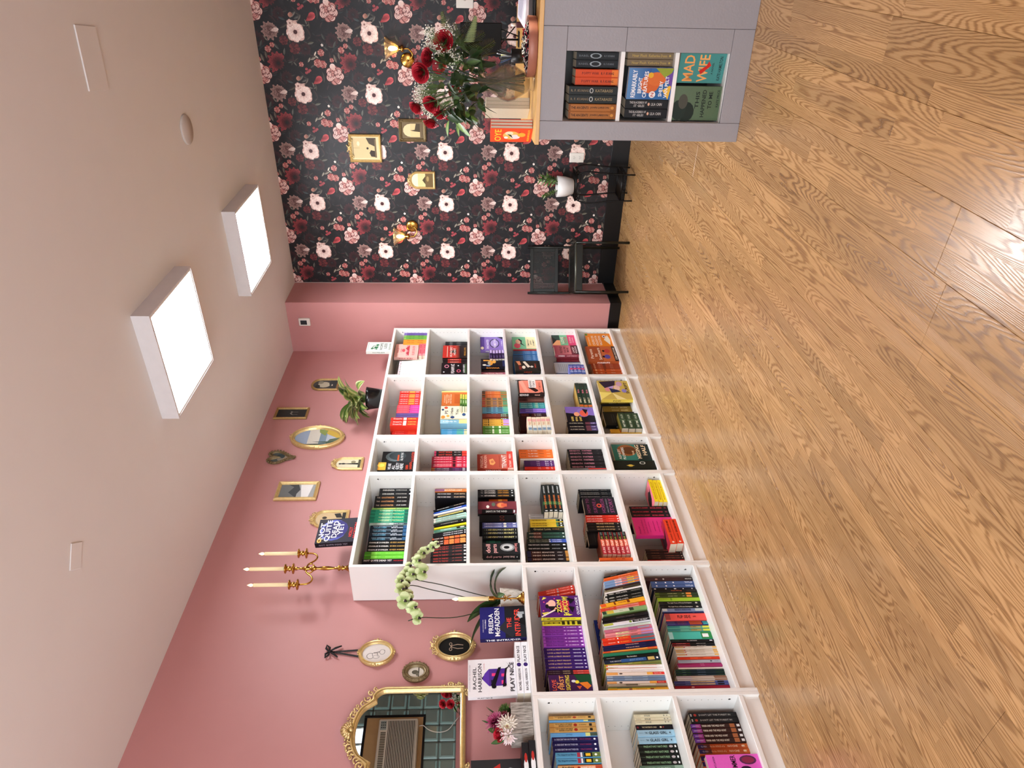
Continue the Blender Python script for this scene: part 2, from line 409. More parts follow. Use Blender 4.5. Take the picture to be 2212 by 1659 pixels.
def motif(mo, X0, Z0):
    mo.z = .0004
    P = lambda a, b: (X0 - (b - 490) / 575 * .4355, Z0 - (a - 475) / 780 * .556)
    R = random.Random(5)
    for i in range(60):     # dim foliage
        x, y = P(475 + R.uniform(0, 780), 100 + R.uniform(0, 575))
        mo.leaf(x, y, R.uniform(0, 6.3), R.uniform(.03, .085), R.choice(['#2c2f31', '#352627', '#3d3933', '#252d30', '#4a443b', '#3a2427']), R.choice(['#1a1c1e', '#201a1b', '#191d20']))
    for i in range(16):
        x, y = P(475 + R.uniform(0, 780), 100 + R.uniform(0, 575)); mo.leaf(x, y, R.uniform(0, 6.3), R.uniform(.025, .055), R.choice(['#6a675e', '#7d7769', '#54564f']), R.choice(['#45443f', '#50503f', '#3a3c38']))
    for a, b, r in ((850, 560, 70), (1100, 330, 60), (560, 640, 60), (950, 130, 60)):
        x, y = P(a, b); mo.daisy(x, y, r * MS, '#3c1a1e', '#1c0f12', seed=a)
    for a, b, r in ((1225, 635, 60), (1120, 565, 48), (1420, 590, 0)):
        if r: x, y = P(a, b); mo.rose(x, y, r * MS, '#7c3534', '#542023', '#32141a', seed=a)
    for a, b, an, ln, ca, cb in ((500, 310, 2.3, 90, '#77746a', '#4c4a44'), (540, 345, 2.0, 70, '#5f5f5a', '#3c3d3b'), (1165, 385, 1.2, 75, '#3d4a4d', '#2b3437'), (1330, 335, 2.6, 70, '#6b655c', '#47433d'),
                              (600, 140, 2.6, 60, '#a89f8e', '#7c7567'), (665, 135, 2.0, 75, '#9b9384', '#6b6559'), (1000, 715, 2.2, 80, '#6c6a62', '#45453f'), (1060, 650, .7, 85, '#5f605a', '#3a3b39'), (1105, 700, -.2, 70, '#6a6a61', '#43443f'),
                              (670, 660, 2.6, 52, '#e9dfcf', '#c4b8a5'), (705, 640, 3.4, 48, '#e3d8c6', '#b7ab98'), (690, 725, .9, 50, '#c9c2b2', '#8f897c'), (775, 560, .4, 70, '#474a45', '#303330'), (800, 650, .9, 60, '#55554d', '#393a36'),
                              (880, 190, .3, 85, '#7a7062', '#564f45'), (915, 160, .1, 75, '#6a6256', '#4a443c'), (860, 630, -.4, 75, '#4f534c', '#363a37'), (590, 240, -1.0, 60, '#4b4f4a', '#34383a')):
        x, y = P(a, b); mo.leaf(x, y, an, ln * MS, ca, cb)
    x, y = P(1030, 200); mo.daisy(x, y, 112 * MS, '#92393d', '#35101a', half=True, seed=11); mo.daisy(x, y, 60 * MS, '#5a1d21', '#1d0b0e', seed=12)
    x, y = P(985, 480); mo.daisy(x, y, 88 * MS, '#a18078', '#4a3330', n=11, seed=21); mo.rose(x, y, 45 * MS, '#a5827b', '#6b4a46', '#422b2a', seed=22); mo.petal(x, y - .01, -1.4, 82 * MS, 40 * MS, '#c9ada4', '#e9d8cf')
    x, y = P(640, 405); mo.petal(x + .02, y + .015, -.9, 95 * MS, 62 * MS, '#7c2429', '#cf5557'); mo.petal(x + .012, y + .028, -1.1, 110 * MS, 50 * MS, '#91292f', '#d96a68'); mo.petal(x + .03, y + .02, -1.25, 92 * MS, 40 * MS, '#6a1d22', '#b8434a')
    x, y = P(845, 305); mo.rose(x, y, 98 * MS, '#f0d3c9', '#c98d84', '#6e3231', seed=31)
    x, y = P(845, 260); mo.petal(x, y, .4, 70 * MS, 60 * MS, '#e2bdb2', '#f4ded6')
    x, y = P(475, 490); mo.anemone(x, y, 100 * MS, '#f6e2d8', '#d2a89b', '#421a1c'); 
    x, y = P(430, 412); mo.anemone(x, y, 36 * MS, '#e8cfc3', '#b98f84', '#7c4a42', n=6)
    x, y = P(516, 392); mo.leaf(x, y, 1.5, 40 * MS, '#d9c0b2', '#a98b7d')
    for a, b, r, s_ in ((675, 195, 44, 41), (730, 205, 40, 42), (720, 97, 36, 43), (495, 207, 26, 44), (940, 645, 34, 45), (990, 607, 26, 46), (1285, 220, 26, 0), (828, 165, 24, 48)):
        x, y = P(a, b)
        if s_: mo.rose(x, y, r * MS, '#e2a79b', '#b35f5a', '#6d2a2c', seed=s_)
    for a, b in ((545, 250), (562, 275), (540, 285), (580, 262)):
        x, y = P(a, b); mo.rose(x, y, 15 * MS, '#c9656a', '#9c3d44', '#6d252b', seed=a)
    x, y = P(455, 342); mo.petal(x, y - .012, 1.5, 50 * MS, 42 * MS, '#8d5f50', '#c48d7b'); mo.petal(x + .004, y - .012, 1.2, 40 * MS, 26 * MS, '#7d5142', '#b58070')
    x, y = P(742, 28); mo.anemone(x, y, 14 * MS, '#efe6dd', '#cfc3b8', '#a4988c', n=5)
def wallpaper(x0, x1, k, name='wallpaper_strip'):
    mo = Motif(); mo.mb.box(x0 + .0002, x1 - .0002, .15, ZC, 0, .0003, mt=1)
    for j in range(-1, 6):
        motif(mo, .948 + k * .4355, 2.662 - j * .556)
        if k < 0: motif(mo, .948 + (k - 1) * .4355, 2.662 - j * .556)
    o = mo.mb.build(name, [WPP, WPG], wall_far); return o
SX = .745
full = None
for k in range(-1, 9):
    x0 = SX + k * .4355; x1 = x0 + .4355
    if k < 0: o = wallpaper(XP, x1, k)
    elif k == 0: full = o = wallpaper(x0, x1, 0)
    elif x1 > XR: o = wallpaper(x0, XR, k)
    else: o = link('wallpaper_strip', full.data, wall_far); o.location.x = k * .4355
    # strip mesh is drawn in x,z with its print towards the room
    o.matrix_local = Matrix(((1, 0, 0, o.location.x), (0, 0, -1, YF - .0006), (0, 1, 0, 0), (0, 0, 0, 1)))
struct(MB().box(XP, XP + .004, YF - .006, YF - .001, .15, ZC).build('trim_1', mat('pale_caulk', '#a99690', rough=.6)))
# ---------------------------------------------------------------- windows
WF = mat('window_frame', '#2b2a28', rough=.4)
def window(name, x0, x1, y0, y1, z0, z1, nx, nz, axis):
    """frame, muntins and panes in an opening; axis x: wall normal x"""
    o = struct(thing(name, '', 'window')); del o['label']; del o['category']
    a0, a1 = (y0, y1) if axis == 'x' else (x0, x1); d0, d1 = (x0, x1) if axis == 'x' else (y0, y1)
    def bx(mb, p, q, r, s_, e=0):
        m0, m1 = (d0 + d1) / 2 - .03 + e, (d0 + d1) / 2 + .03 - e
        (mb.box(m0, m1, p, q, r, s_) if axis == 'x' else mb.box(p, q, m0, m1, r, s_))
    mb = MB(); t = .04
    bx(mb, a0, a1, z0, z0 + t); bx(mb, a0, a1, z1 - t, z1); bx(mb, a0, a0 + t, z0 + t, z1 - t); bx(mb, a1 - t, a1, z0 + t, z1 - t)
    mb.build('frame', WF, o)
    cw = (a1 - a0 - 2 * t) / nx; ch = (z1 - z0 - 2 * t) / nz
    for i in range(nx):
        if i: mb = MB(); bx(mb, a0 + t + i * cw - .012, a0 + t + i * cw + .012, z0 + t, z1 - t, .008); mb.build('muntin', WF, o)
        for j in range(nz):
            mb = MB(); bx(mb, a0 + t + i * cw + .012, a0 + t + (i + 1) * cw - .012, z0 + t + j * ch + .012, z0 + t + (j + 1) * ch - .012, .027); mb.build('pane', PANE, o)
    for j in range(1, nz):
        mb = MB(); bx(mb, a0 + t, a1 - t, z0 + t + j * ch - .012, z0 + t + j * ch + .012, .01); mb.build('muntin', WF, o)
    return o
PANE = glassy('clear_pane', '#f4f8f8', .97, .02)
window('window_1', .3, 4.1, YB - .14, YB, .5, 2.6, 3, 1, 'y')
window('window_sun_added', XR, XR + .14, -.38, .3, 2.36, 2.74, 6, 1, 'x')  # unseen opening, added and sized to let sun onto the counter top
# glass block window in the right wall with a plywood panel and an air conditioner
GB = glassy('block_glass', '#9fb0a8', .5, .12)
w3 = struct(thing('window_3', '', 'window')); del w3['label']; del w3['category']
mb = MB()
for i in range(12): mb.box(XR + .012, XR + .04, .34 + i * .21 - .007, .34 + i * .21 + .007, 1.53, 2.75)
for j in range(7): mb.box(XR + .012, XR + .04, .34, 2.65, 1.53 + j * .2033 - .007, 1.53 + j * .2033 + .007)
mb.build('mortar', mat('mortar', '#6b716b', rough=.8), w3)
blk = None
for i in range(11):
    for j in range(6):
        y0 = .34 + i * .21; z0 = 1.53 + j * .2033
        if .95 < y0 + .1 < 2.12 and z0 + .1 > 1.93: continue
        if blk is None:
            mb = MB(); mb.bbox(0, .05, .006, .204, .006, .197, .012); mb.bbox(-.004, 0, .03, .18, .03, .173, .002); blk = mb.build('glass_block', GB, w3).data; o = w3.children[-1]; o = [c for c in w3.children if c.name.startswith('glass_block')][-1]
        else: o = link('glass_block', blk, w3)
        o.location = (XR - .005, y0, z0)
STYLES = """
purple_thin|slim purple paperback|#6d57a8|0-.12:#8b78c4|.2-.45 .4 #2c2352 AGGRETTA;.6-.85 .4 #3a2c66 GOODBYE|
green_thin|slim green paperback|#6fb24a|0-.1:#8fca6a|.2-.45 .4 #2c5a1e GREEN VALE;.6-.85 .4 #2c5a1e SILVER|
orange_thin|slim orange paperback|#f09a35||.15-.45 .4 #b3601a WILD ONE;.6-.85 .4 #b3601a SILVER|
salmon|salmon pink paperback|#e2707a|.0-.1:#f0a5a5|.2-.5 .5 #a8263c RECKLESS;.6-.9 .4 #a8263c SILVER|
wild_pink|pink and red landscape book|#f3c3b8||.2-.8 .5 #c43a4a WILD EYES|r 0 0 1 1 #f2bfb4/t .12 .88 .86 .08 #c8495a WILD/t .3 .7 .72 .07 #c8495a EYES/e .5 .62 .12 .07 #d65a63/r .1 .38 .9 .5 #e8929a/p #c43f4c .1,.38 .3,.52 .45,.4 .65,.55 .9,.38/t .15 .85 .2 .1 #d4505c ELSIE SILVER
white_thin|white paperback leaning over|#e4ece0|0-.08:#cfd8c8|.1-.45 .35 #8fa08a HOPELESS;.6-.85 .3 #8fa08a SILVER|
white_pink|white paperback with pale lettering|#f2ece8|.0-.08:#e8c9cf,.92-1:#e9e2dc|.04-.1 .4 #39413a o;.2-.5 .3 #d7a6b0 WILD LOVE;.62-.85 .3 #cda0a8 SILVER|
black_bars|black paperback with grey bars|#16171a|.15-.35:#33363a,.5-.75:#2b2d31|.2-.32 .5 #c8c8c8 LIGHT;.52-.7 .4 #9a9a9a LARK|
red_black_face|red and black book|#1c1010||.1-.9 .5 #d23a2a HUNTED|r 0 .45 1 1 #c22d22/g .0 .3 1 .5 #1a0d0b #c8402a/p #140c0c .3,.45 .5,.75 .7,.45/r .08 .8 .92 .83 #e8c9b0/t .08 .92 .66 .1 #f2e6da HUNGRY/t .2 .8 .52 .09 #f2e6da HEART/t .1 .9 .1 .07 #b9862f PENELOPE
red_black|black paperback with red middle|#191313|.2-.75:#a92a22|.3-.65 .4 #e8b0a0 HEART|
black_pink_face|black book with pink swirls|#131214||.1-.9 .5 #e8e2e2 FEARFUL|t .1 .9 .56 .12 #eceaea FEARFUL/e .7 .8 .14 .09 #d98aa0/e .7 .8 .09 .06 #131214/e .3 .33 .13 .08 #d4607a/e .3 .33 .08 .05 #131214/e .75 .35 .04 .03 #ececec/e .2 .9 .04 .03 #ececec/e .85 .62 .03 .02 #ececec/r .1 .04 .9 .1 #34502c/t .15 .85 .13 .07 #e6e6e6 LAUREN ROBERTS
lilac_face|lilac and navy book|#8f78c2||.1-.9 .5 #eee MET YOU|r 0 0 1 1 #8d74c4/r 0 .82 1 1 #5c3f9e/e .14 .92 .11 .07 #eadfc0/t .1 .8 .68 .1 #f4f0fa ENCHANTED/e .5 .38 .34 .22 #2a2350/e .5 .38 .28 .18 #b3a2dc/t .15 .85 .36 .1 #fbf8ff TO MEET YOU/p #1d1a33 .8,.0 1,.25 1,0/t .2 .8 .06 .05 #efe9fb A CARNEY
lilac_flat|dark plum book with lilac tail|#2b1c44|.62-1:#b9a2dc|.1-.4 .5 #7c6aa0 NIGHT;.66-.92 .5 #efe9fb VALE|
navy_orange|navy book with orange bananas|#15141f||.1-.9 .5 #e79a3c BANANA|e .45 .6 .3 .1 #e39a3a/e .45 .66 .22 .06 #b6a98a/e .62 .45 .22 .08 #e8a84c/r .7 .55 .85 .9 #dfa043/e .18 .86 .1 .08 #e6ded0/e .1 .7 .09 .1 #8fa6c8/r 0 0 1 .1 #1c2350
navy_gold|navy paperback with gold title|#131938||.1-.5 .5 #c98f3f OPAL CHANCE;.6-.9 .5 #e8e4da SKY MAY|
brown_plain|dark brown paperback|#2b1d1c||.2-.7 .4 #5a4038 HEROIC|
pink_plum|dusty pink hardcover|#a55b6a||.1-.55 .5 #f0d9c8 Pretty Women;.6-.9 .5 #f5e9df Megan Archer|
heron|green and pink bird book|#7fc59a||.1-.9 .5 #333 SUMMER|r 0 .55 1 1 #7cc79b/e .25 .8 .22 .14 #e3566f/e .6 .74 .2 .12 #f3c7a8/p #101010 .2,.45 .45,.6 .7,.58 .86,.7 .8,.74 .6,.64 .4,.66/r 0 0 1 .42 #f3e6b8/t .15 .85 .32 .07 #3a3528 TIMOTHY/t .15 .85 .2 .07 #3a3528 JANICE/t .2 .8 .09 .06 #3a3528 SCHMIDT
red_edge|thin red hardcover|#b03236|||
blue_thin|slim slate blue paperback|#3c6ea0|.0-.4:#35506e,.8-.9:#6c96c2|.45-.75 .4 #a9c6e2 SUMMER|
hands|dark book with pale hands|#2a2622||.1-.9 .5 #b8402e HEAT|e .35 .66 .16 .07 #e8dcc8/p #efe2cf .3,.5 .9,.68 .95,.58 .4,.4/p #d98a62 .55,.85 .95,.95 .98,.8 .6,.75/e .4 .34 .1 .06 #d9d3c8/t .1 .5 .8 .1 #b03226 HEAT/r .0 0 1 .12 #17120f/t .2 .8 .2 .06 #c8513c EMILY
blue_pink_spine|violet blue paperback|#2b259a|0-.3:#d9a0a8|.4-.8 .5 #e9c3d0 WEIRD|
pink_green_face|pink and green patterned book|#e0567c||.1-.9 .5 #fff YOUR|r 0 .66 .5 1 #f0b07a/r .5 .66 1 1 #24433a/p #121a16 .1,1 .5,.8 .9,1/r 0 .33 1 .66 #7cc79b/t .1 .9 .56 .12 #fdf0e2 LOVE/t .1 .9 .42 .1 #d93a63 YOUR/r 0 0 1 .33 #e3467a/t .15 .85 .22 .09 #f7b8c8 SUSAN/t .15 .85 .1 .08 #f7b8c8 QUINN
rose_face|dusky rose book with white title|#9c4a57||.15-.4 .6 #fff BURNING;.5-.9 .4 #eac0c0 LACEY WALDON|g 0 .3 1 1 #d9848a #8a3440/t .12 .88 .72 .1 #4a1620 PRETEND/t .15 .85 .56 .09 #5a1c26 YOU'RE/t .2 .8 .44 .08 #5a1c26 MINE/g 0 0 1 .3 #2d0f18 #7a2c3a/t .12 .88 .2 .08 #f6e6e6 LACEY/t .12 .88 .09 .08 #f6e6e6 WALDON
wine_thin|wine red paperback|#6b1f2a||.2-.6 .4 #8f3a44 BURNING;.65-.9 .4 #8f3a44 WALDON|
grey_back|grey book back cover|#b6b9bf||.2-.8 .5 #333 TEXT|r .12 .3 .88 .9 #a9acb2/r .2 .82 .8 .84 #8e9096/r .2 .75 .8 .77 #8e9096/r .2 .68 .8 .7 #8e9096/r .2 .61 .8 .63 #8e9096/r .2 .54 .8 .56 #8e9096/r .2 .47 .8 .49 #8e9096/r 0 0 .05 1 #1c2c4f/r .95 0 1 1 #1c2c4f
blue_pink_flat|small blue and pink book|#4d63ae|.15-.3:#9db0dd,.45-.6:#e2547a,.7-.85:#8f8ac8|.32-.44 .6 #e8ecf8 V;.62-.7 .6 #e8ecf8 V|
orange_face|orange book with white scooter|#ee8c22||.1-.9 .5 #fff COUPLE|r 0 0 1 1 #ef8f25/t .08 .7 .9 .06 #fbe3c2 DORY MAROU/t .06 .8 .74 .1 #fdf3e0 COUPLE ON/t .06 .8 .6 .1 #fdf3e0 HOLIDAY IN/t .06 .8 .46 .1 #fdf3e0 VACATION/e .75 .26 .1 .07 #fff/e .75 .26 .06 .04 #7a4a18/p #fbf0d8 .1,.1 .5,.3 .85,.12 .5,.05/e .9 .95 .08 .05 #5f9a3e
brown_orange_face|rust book with purple figures|#a6522a||.1-.9 .5 #fff PARENTS|r 0 .5 1 1 #a3502b/t .1 .9 .84 .1 #f4e2d0 Parents/t .2 .6 .7 .09 #f4e2d0 to/t .1 .9 .58 .1 #f4e2d0 Sweethearts/r 0 .1 1 .5 #c76a3a/e .3 .34 .14 .1 #5c4fa0/e .3 .46 .07 .04 #17131c/e .68 .3 .14 .1 #c0463c/e .68 .42 .07 .04 #2a1a14/r 0 0 1 .12 #3a2016/t .1 .9 .06 .06 #f0e2d2 CARA BASTONE
brick_thin|brick red paperback|#963e22|.08-.14:#d9a07a,.4-.5:#5f2413|.18-.38 .35 #e0b79a WOLF;.55-.85 .35 #e0b79a SPINOSA|
orange_brick|orange brick paperback|#b95223|.08-.14:#e0ac80,.4-.46:#7a3216|.18-.38 .35 #e9c6a6 TIES;.55-.85 .35 #e9c6a6 SPINOSA|
fire|red and orange gradient paperback|#d9352c|.42-.68:#ef7a2c,.68-.85:#d63a48,.92-1:#f2c06a|.05-.38 .45 #f8e9e2 JUMP THIS CAT;.45-.66 .45 #f7d36a RIVER BAILEY;.72-.84 .4 #f8dce0 BOX|
magenta_half|coral paperback with magenta tail|#e8505e|.52-1:#d9409c|.05-.45 .3 #f4959b SECRET HEART;.52-.56 .6 #3a1030 o;.62-.9 .3 #ef8fc9 SUGAR|
violet_plain|dusty violet paperback|#5d4d86||.1-.8 .3 #73639c GHOST MARTIN|
red_white|bright red book pulled forward|#d63424|.45-.56:#e9d9cf|.1-.4 .5 #f5ded6 DreamOn;.62-.9 .5 #f0c25a RAMONA|
blue_red_small|blue and red paperback|#4d5f8c|.55-1:#c53a34|.1-.5 .5 #e8ecf4 ARROW LANE;.6-.9 .4 #f0d0ca MARGOT|
red_small|red paperback with orange lettering|#c62a24||.1-.45 .4 #f0a58f DreamOn;.6-.85 .4 #ef8d45 READ MORE|
yellow_edge|pale yellow paperback|#e6d98a|||
orange_back|orange book back cover|#c8672c||.1-.9 .5 #fff LOVE|r 0 0 1 1 #c96a2e/t .2 .8 .88 .05 #f2cfae IT'S BRIGHT/t .15 .85 .8 .05 #f2cfae PERFECTLY NORMAL/t .2 .8 .72 .05 #f2cfae TO BE LOST/t .15 .85 .64 .05 #f2cfae LIKE THE WIND/r .15 .1 .85 .5 #b8581f
green_yellow_flat|small green and yellow book|#5d8a3a|.0-.12:#2c4a22,.6-1:#d9cf5a|.2-.55 .5 #eef2d0 HEART;.65-.85 .5 #4a5a20 JO|
cream_face|cream book with orange flowers|#f4e6c4||.1-.9 .5 #333 PS|r 0 0 1 1 #f5e8c8/e .12 .9 .12 .08 #e08a3a/e .2 .72 .09 .06 #e8a850/e .1 .55 .1 .08 #2c4470/e .86 .8 .1 .07 #d9583a/e .9 .2 .1 .08 #e28d3c/e .7 .92 .08 .05 #27406c/t .3 .7 .78 .12 #26304a PS/t .25 .85 .58 .11 #26304a I Hate/t .25 .75 .38 .11 #26304a You/t .4 .8 .2 .05 #c8703a SOPHIE/e .3 .12 .12 .07 #2b4573
blue_yellow_face|pale blue seascape paperback|#7fb0c4|.0-.3:#9cc8d6,.7-1:#e6cf8a|.1-.6 .4 #f5f8f8 a study in|
blue_green_small|blue and teal paperback|#4c96be|.6-.85:#5ba88c,.88-1:#d9c684|.1-.55 .45 #eef6f8 a study in|
orange_moss|orange and moss green paperback|#cf6a34|.0-.13:#2c3a2e,.75-1:#5d7a4a|.2-.4 .4 #efc6a2 MOSS;.5-.7 .4 #e9a94c RIDER|
orange_blue_stripe|tan paperback with dark dashes|#b07f4a|.0-.12:#b5493a,.82-1:#4f8a68|.18-.34 .5 #2a2320 #;.42-.58 .5 #4a4f74 #;.64-.78 .5 #2c2a26 #|
blue_moss|pale blue paperback with dark dashes|#5f93a8|.82-1:#5fae8c|.16-.34 .5 #1d2226 #;.42-.52 .5 #3c3f66 #;.6-.78 .5 #23282a #|
rust_moss|rust paperback with pale tail|#7a3527|.7-1:#39513c|.1-.6 .4 #a9604a FAIRY TALE;.72-.92 .6 #dfe6d8 FOX|
yellow_lilac|yellow paperback with lilac tail|#e6b54a|.2-.24:#3a2a14,.78-1:#b48ad4|.04-.18 .5 #3a2a14 DEE;.28-.7 .4 #a4702a SIERRA STORY;.7-.75 .5 #2a1c10 o|
green_pale|leaf green and white paperback|#5c9440|.35-.42:#e4ecd4,.6-.68:#dfe8cf|.1-.3 .4 #d6e6c0 ROSE;.72-.95 .4 #d6e6c0 TROUBLE|
rewind|coral and black collage book|#2a1714||.05-.4 .7 #f5e9e4 REWIND;.5-.95 .4 #efb09c MAE|r .04 .05 .96 .95 #ef8e78/p #f2a893 .1,.75 .9,.95 .95,.8 .1,.6/p #2b1613 .1,.35 .42,.62 .5,.45 .2,.2/r .42 .3 1 .58 #f5eeea/t .46 .96 .5 .09 #221511 REWIND/t .5 .92 .38 .08 #221511 IT BACK/r .1 .08 .9 .24 #ec8a72/t .2 .8 .16 .08 #a3372a LIZ TOMFORDE/p #24120f 0,0 .1,.1 .0,.3/p #24120f .9,.95 1,1 1,.7
rewind_dim|pinkish brown paperback|#6a403a|.35-1:#9b6558|.05-.3 .6 #2a1714 REWIND;.5-.9 .4 #c89484 TOMFORDE|
teal_game|teal paperback with white title|#2f8f92|.55-.75:#57b0a8|.05-.5 .4 #e4f2ee DATING GAME;.62-.72 .5 #eed58a BEE;.78-.96 .3 #cfe8e4 WINTER|
purple_two|purple and lavender paperback|#6a55a8|.0-.2:#5a3f8c,.5-1:#9471cf|.22-.48 .3 #cdbdea GARDEN HOLDS;.6-.9 .3 #e0d4f4 VIOLA|
maroon_dark|very dark maroon paperback|#2c1214|.45-.6:#471a1c|.08-.35 .3 #b8524a LAUREL KEY;.55-.8 .4 #e8e0da L.J. SHEN|
maroon_face|dark red book facing out|#3a0f10||.1-.9 .5 #8c2a22 RED|g 0 0 1 1 #5a1410 #230a0a/t .1 .9 .7 .06 #7c2018 SHADOW/t .1 .9 .5 .05 #7c2018 MARK
pastel_flat|small cream and pastel book|#ece0c4|.0-.2:#8fa6b8,.2-.35:#dfe3da,.65-.85:#eab0a8|.4-.62 .5 #c98a5c TALK;.05-.18 .5 #55708a C|
forest_flat|dark green and orange book|#23382a|.0-.08:#c9682c,.85-1:#1c2a20|.1-.45 .5 #e6dcb8 EMILY;.5-.8 .5 #e87a8c Ride|r 0 0 1 1 #9c7a3a/r .1 .1 .9 .6 #c4a04c
slayer_face|black book with purple fist|#141218||.05-.5 .5 #d9b878 SLAYER;.6-.95 .5 #8d79c4 VAMP|r .0 .0 1 1 #15131a/r .35 0 1 1 #7f66b0/p #15131a .0,.0 .4,.0 .6,1 .0,1/e .62 .38 .3 .22 #8d73bd/e .56 .36 .22 .15 #e0604a/e .5 .62 .14 .1 #e9a27c/p #17151c .5,.3 .85,.4 .8,.2/t .04 .34 .8 .08 #ecd06a SLAYERS/t .04 .34 .66 .08 #ecd06a RIVAL/t .04 .34 .52 .08 #ecd06a GAMES
black_purple|black paperback with purple tail|#141318|.62-.78:#6a3a44,.78-1:#4c3f6c|.08-.55 .3 #d8cfb8 SLAYERS RIVAL;.8-.95 .3 #cfc4e6 VAMP|
mint_flat_thin|thin dark teal paperback|#33443f|.5-1:#8fb3a8|.1-.45 .5 #d4c9b4 WORLD|
comic_face|yellow comic style book|#e0c653||.1-.9 .5 #333 POW|r 0 0 1 1 #cdb45a/p #f0e07a 0,1 .4,1 .35,.6/p #efe2a0 .0,.5 .35,.6 .0,.2/e .55 .72 .13 .09 #d98f8c/e .7 .6 .14 .1 #b59bd4/e .62 .4 .14 .1 #e4c2b4/p #2b2f52 .35,.62 .6,.66 .5,.4 .4,.3/p #33263a .6,.8 .95,.95 1,.4 .75,.45/e .82 .3 .13 .1 #c9a2bf/t .3 .9 .1 .1 #2c2430 SCRIPT/e .45 .2 .1 .08 #8d83c8
gold_spine|olive gold paperback|#8f7934|.6-.9:#a68e42|.3-.55 .4 #d9cb92 KINGS;.62-.85 .4 #f0e6ba MAGPIE|
black_plain|plain black paperback|#15151a||.3-.7 .3 #33333a THE NIGHT|
black_back|black book back cover|#15171a||.1-.9 .5 #888 BLACK|r .15 .2 .85 .9 #1b1e22/r .2 .75 .8 .76 #4a4f55/r .2 .68 .8 .69 #4a4f55/r .2 .6 .7 .61 #4a4f55/r .2 .5 .8 .51 #4a4f55
green_flat|small dark green book|#2f4630|.5-.56:#51694a|.08-.5 .35 #e3ead8 FIRST TIME;.6-.9 .35 #b9c6ac CALLER|r 0 0 1 1 #6f6228
yellow_thin|yellow paperback|#e0b23a|.3-.35:#b2401e|.1-.9 .3 #a4471c SUNFLOWER|
moon_face|black book with grey moon|#24262a||.1-.9 .5 #d2452a KARIN|r 0 0 1 1 #26282c/e .55 .62 .42 .28 #6c7c82/e .62 .55 .36 .25 #3a4448/t .2 .9 .42 .1 #dfe4e4 ALL FOR THIS/r .2 .5 .7 .55 #c8582e/t .1 .95 .1 .09 #d5402a SLAUGHTER
guilty_face|black book with small orange landscape|#17181b||.1-.9 .5 #eee GUILTY|r 0 0 1 1 #191a1d/r .05 .78 .95 1 #e2a637/e .6 .92 .2 .1 #f2cf5a/t .1 .8 .68 .09 #e8ebec WE ARE/t .1 .6 .57 .08 #e8ebec ALL/t .1 .9 .46 .09 #e8ebec GUILTY/t .1 .8 .35 .09 #e8ebec HERE/t .1 .6 .2 .08 #d8482a KARIN/t .1 .95 .1 .09 #d8482a SLAUGHTER
hot_black|black paperback with red drips|#17100f|.85-1:#e0392a,.0-.06:#d0406a|.14-.55 .7 #d8402c HOT WAX;.62-.82 .3 #f0e4e0 M. L. RIO|
crimson_title|crimson paperback with white capitals|#c52a44|.0-.08:#8e1e34,.6-.68:#4a0f1c|.06-.56 .5 #f9eeee JOY MOODY IS OUT OF;.58-.67 .5 #231015 TIME;.72-.84 .5 #f6d9de KERRYN;.9-.95 .4 #f2cfd4 o|
plum_orange|plum paperback with white title|#3d2438|.0-.1:#c8843a,.6-.85:#5b2f5a|.05-.55 .45 #eee2e8 SO HAPPY TOGETHER;.62-.82 .35 #a884b4 GRACE;.88-.95 .6 #e8dde6 #|
red_flat_one|red book|#c84438|.0-.1:#e8b0a0|.12-.5 .4 #f4d4c8 THE TENANT;.6-.85 .4 #f4d4c8 FREIDA|
tenant|rust red book with white title|#a8412f||.1-.9 .5 #fff TENANT|g 0 0 1 1 #c4604a #943426/t .1 .9 .86 .09 #e3b09c FREIDA/t .08 .92 .74 .09 #e3b09c McFADDEN/p #d99a5c .3,.6 .62,.62 .7,.5 .4,.42 .25,.5/e .48 .52 .09 .05 #c2704a/r .1 .29 .9 .3 #7a2a20/t .06 .94 .15 .14 #fbf2ea TENANT
orange_title|bright orange paperback|#ee7426||.05-.2 .6 #8f3c12 MURAKAMI;.26-.34 .4 #fbe4cf The;.36-.55 .5 #fdf1e4 IMPOSSIBLE;.6-.74 .5 #a5461a Fortune;.82-.92 .3 #fbd0a8 DANCE|
white_slim|slim white paperback|#e9e2d8|||
purple_white|purple paperback with white names|#56286a|.0-.2:#3f1d52|.42-.52 .5 #efe4f4 Look;.7-.82 .6 #fbf6fd Bree;.88-.92 .5 #fff o|
red_small2|vivid red paperback|#d0301f||.42-.55 .5 #fbe0d8 Wing;.7-.8 .5 #fbe6de CELIA;.88-.92 .4 #fff o|
black_rose_wave|black hardcover with pink scroll|#151013||.06-.36 .5 #c8889a BENEATH;.42-.7 .5 #d98fa4 FORTRESS;.84-.9 .3 #55474c ONE|
grey_red|grey and red paperback|#8a8f92|.5-1:#cf2f24|||
teal_face|teal and brown portrait book|#2c6a5f||.1-.9 .5 #fff HALF|r 0 .4 1 1 #2f7466/e .62 .62 .36 .26 #8a5226/e .6 .56 .24 .2 #5a3418/t .06 .7 .84 .07 #e8efe4 ASHLEY/t .06 .8 .73 .07 #e8efe4 FLOWERS/r 0 0 1 .36 #16221f/t .3 .6 .46 .05 #e6c9a0 THE/t .1 .95 .32 .11 #f3d9b0 MISSING/t .3 .95 .15 .11 #f3d9b0 HALF
dark_leaf_face|black green book with gold leaf|#121a15||.1-.9 .5 #c9b04a LEAF|r 0 0 1 1 #131b16/e .4 .6 .14 .06 #b09a3e/p #cbb04a .3,.62 .42,.7 .5,.6 .4,.5/e .7 .3 .16 .07 #e0e4d6/e .7 .3 .12 .05 #131b16
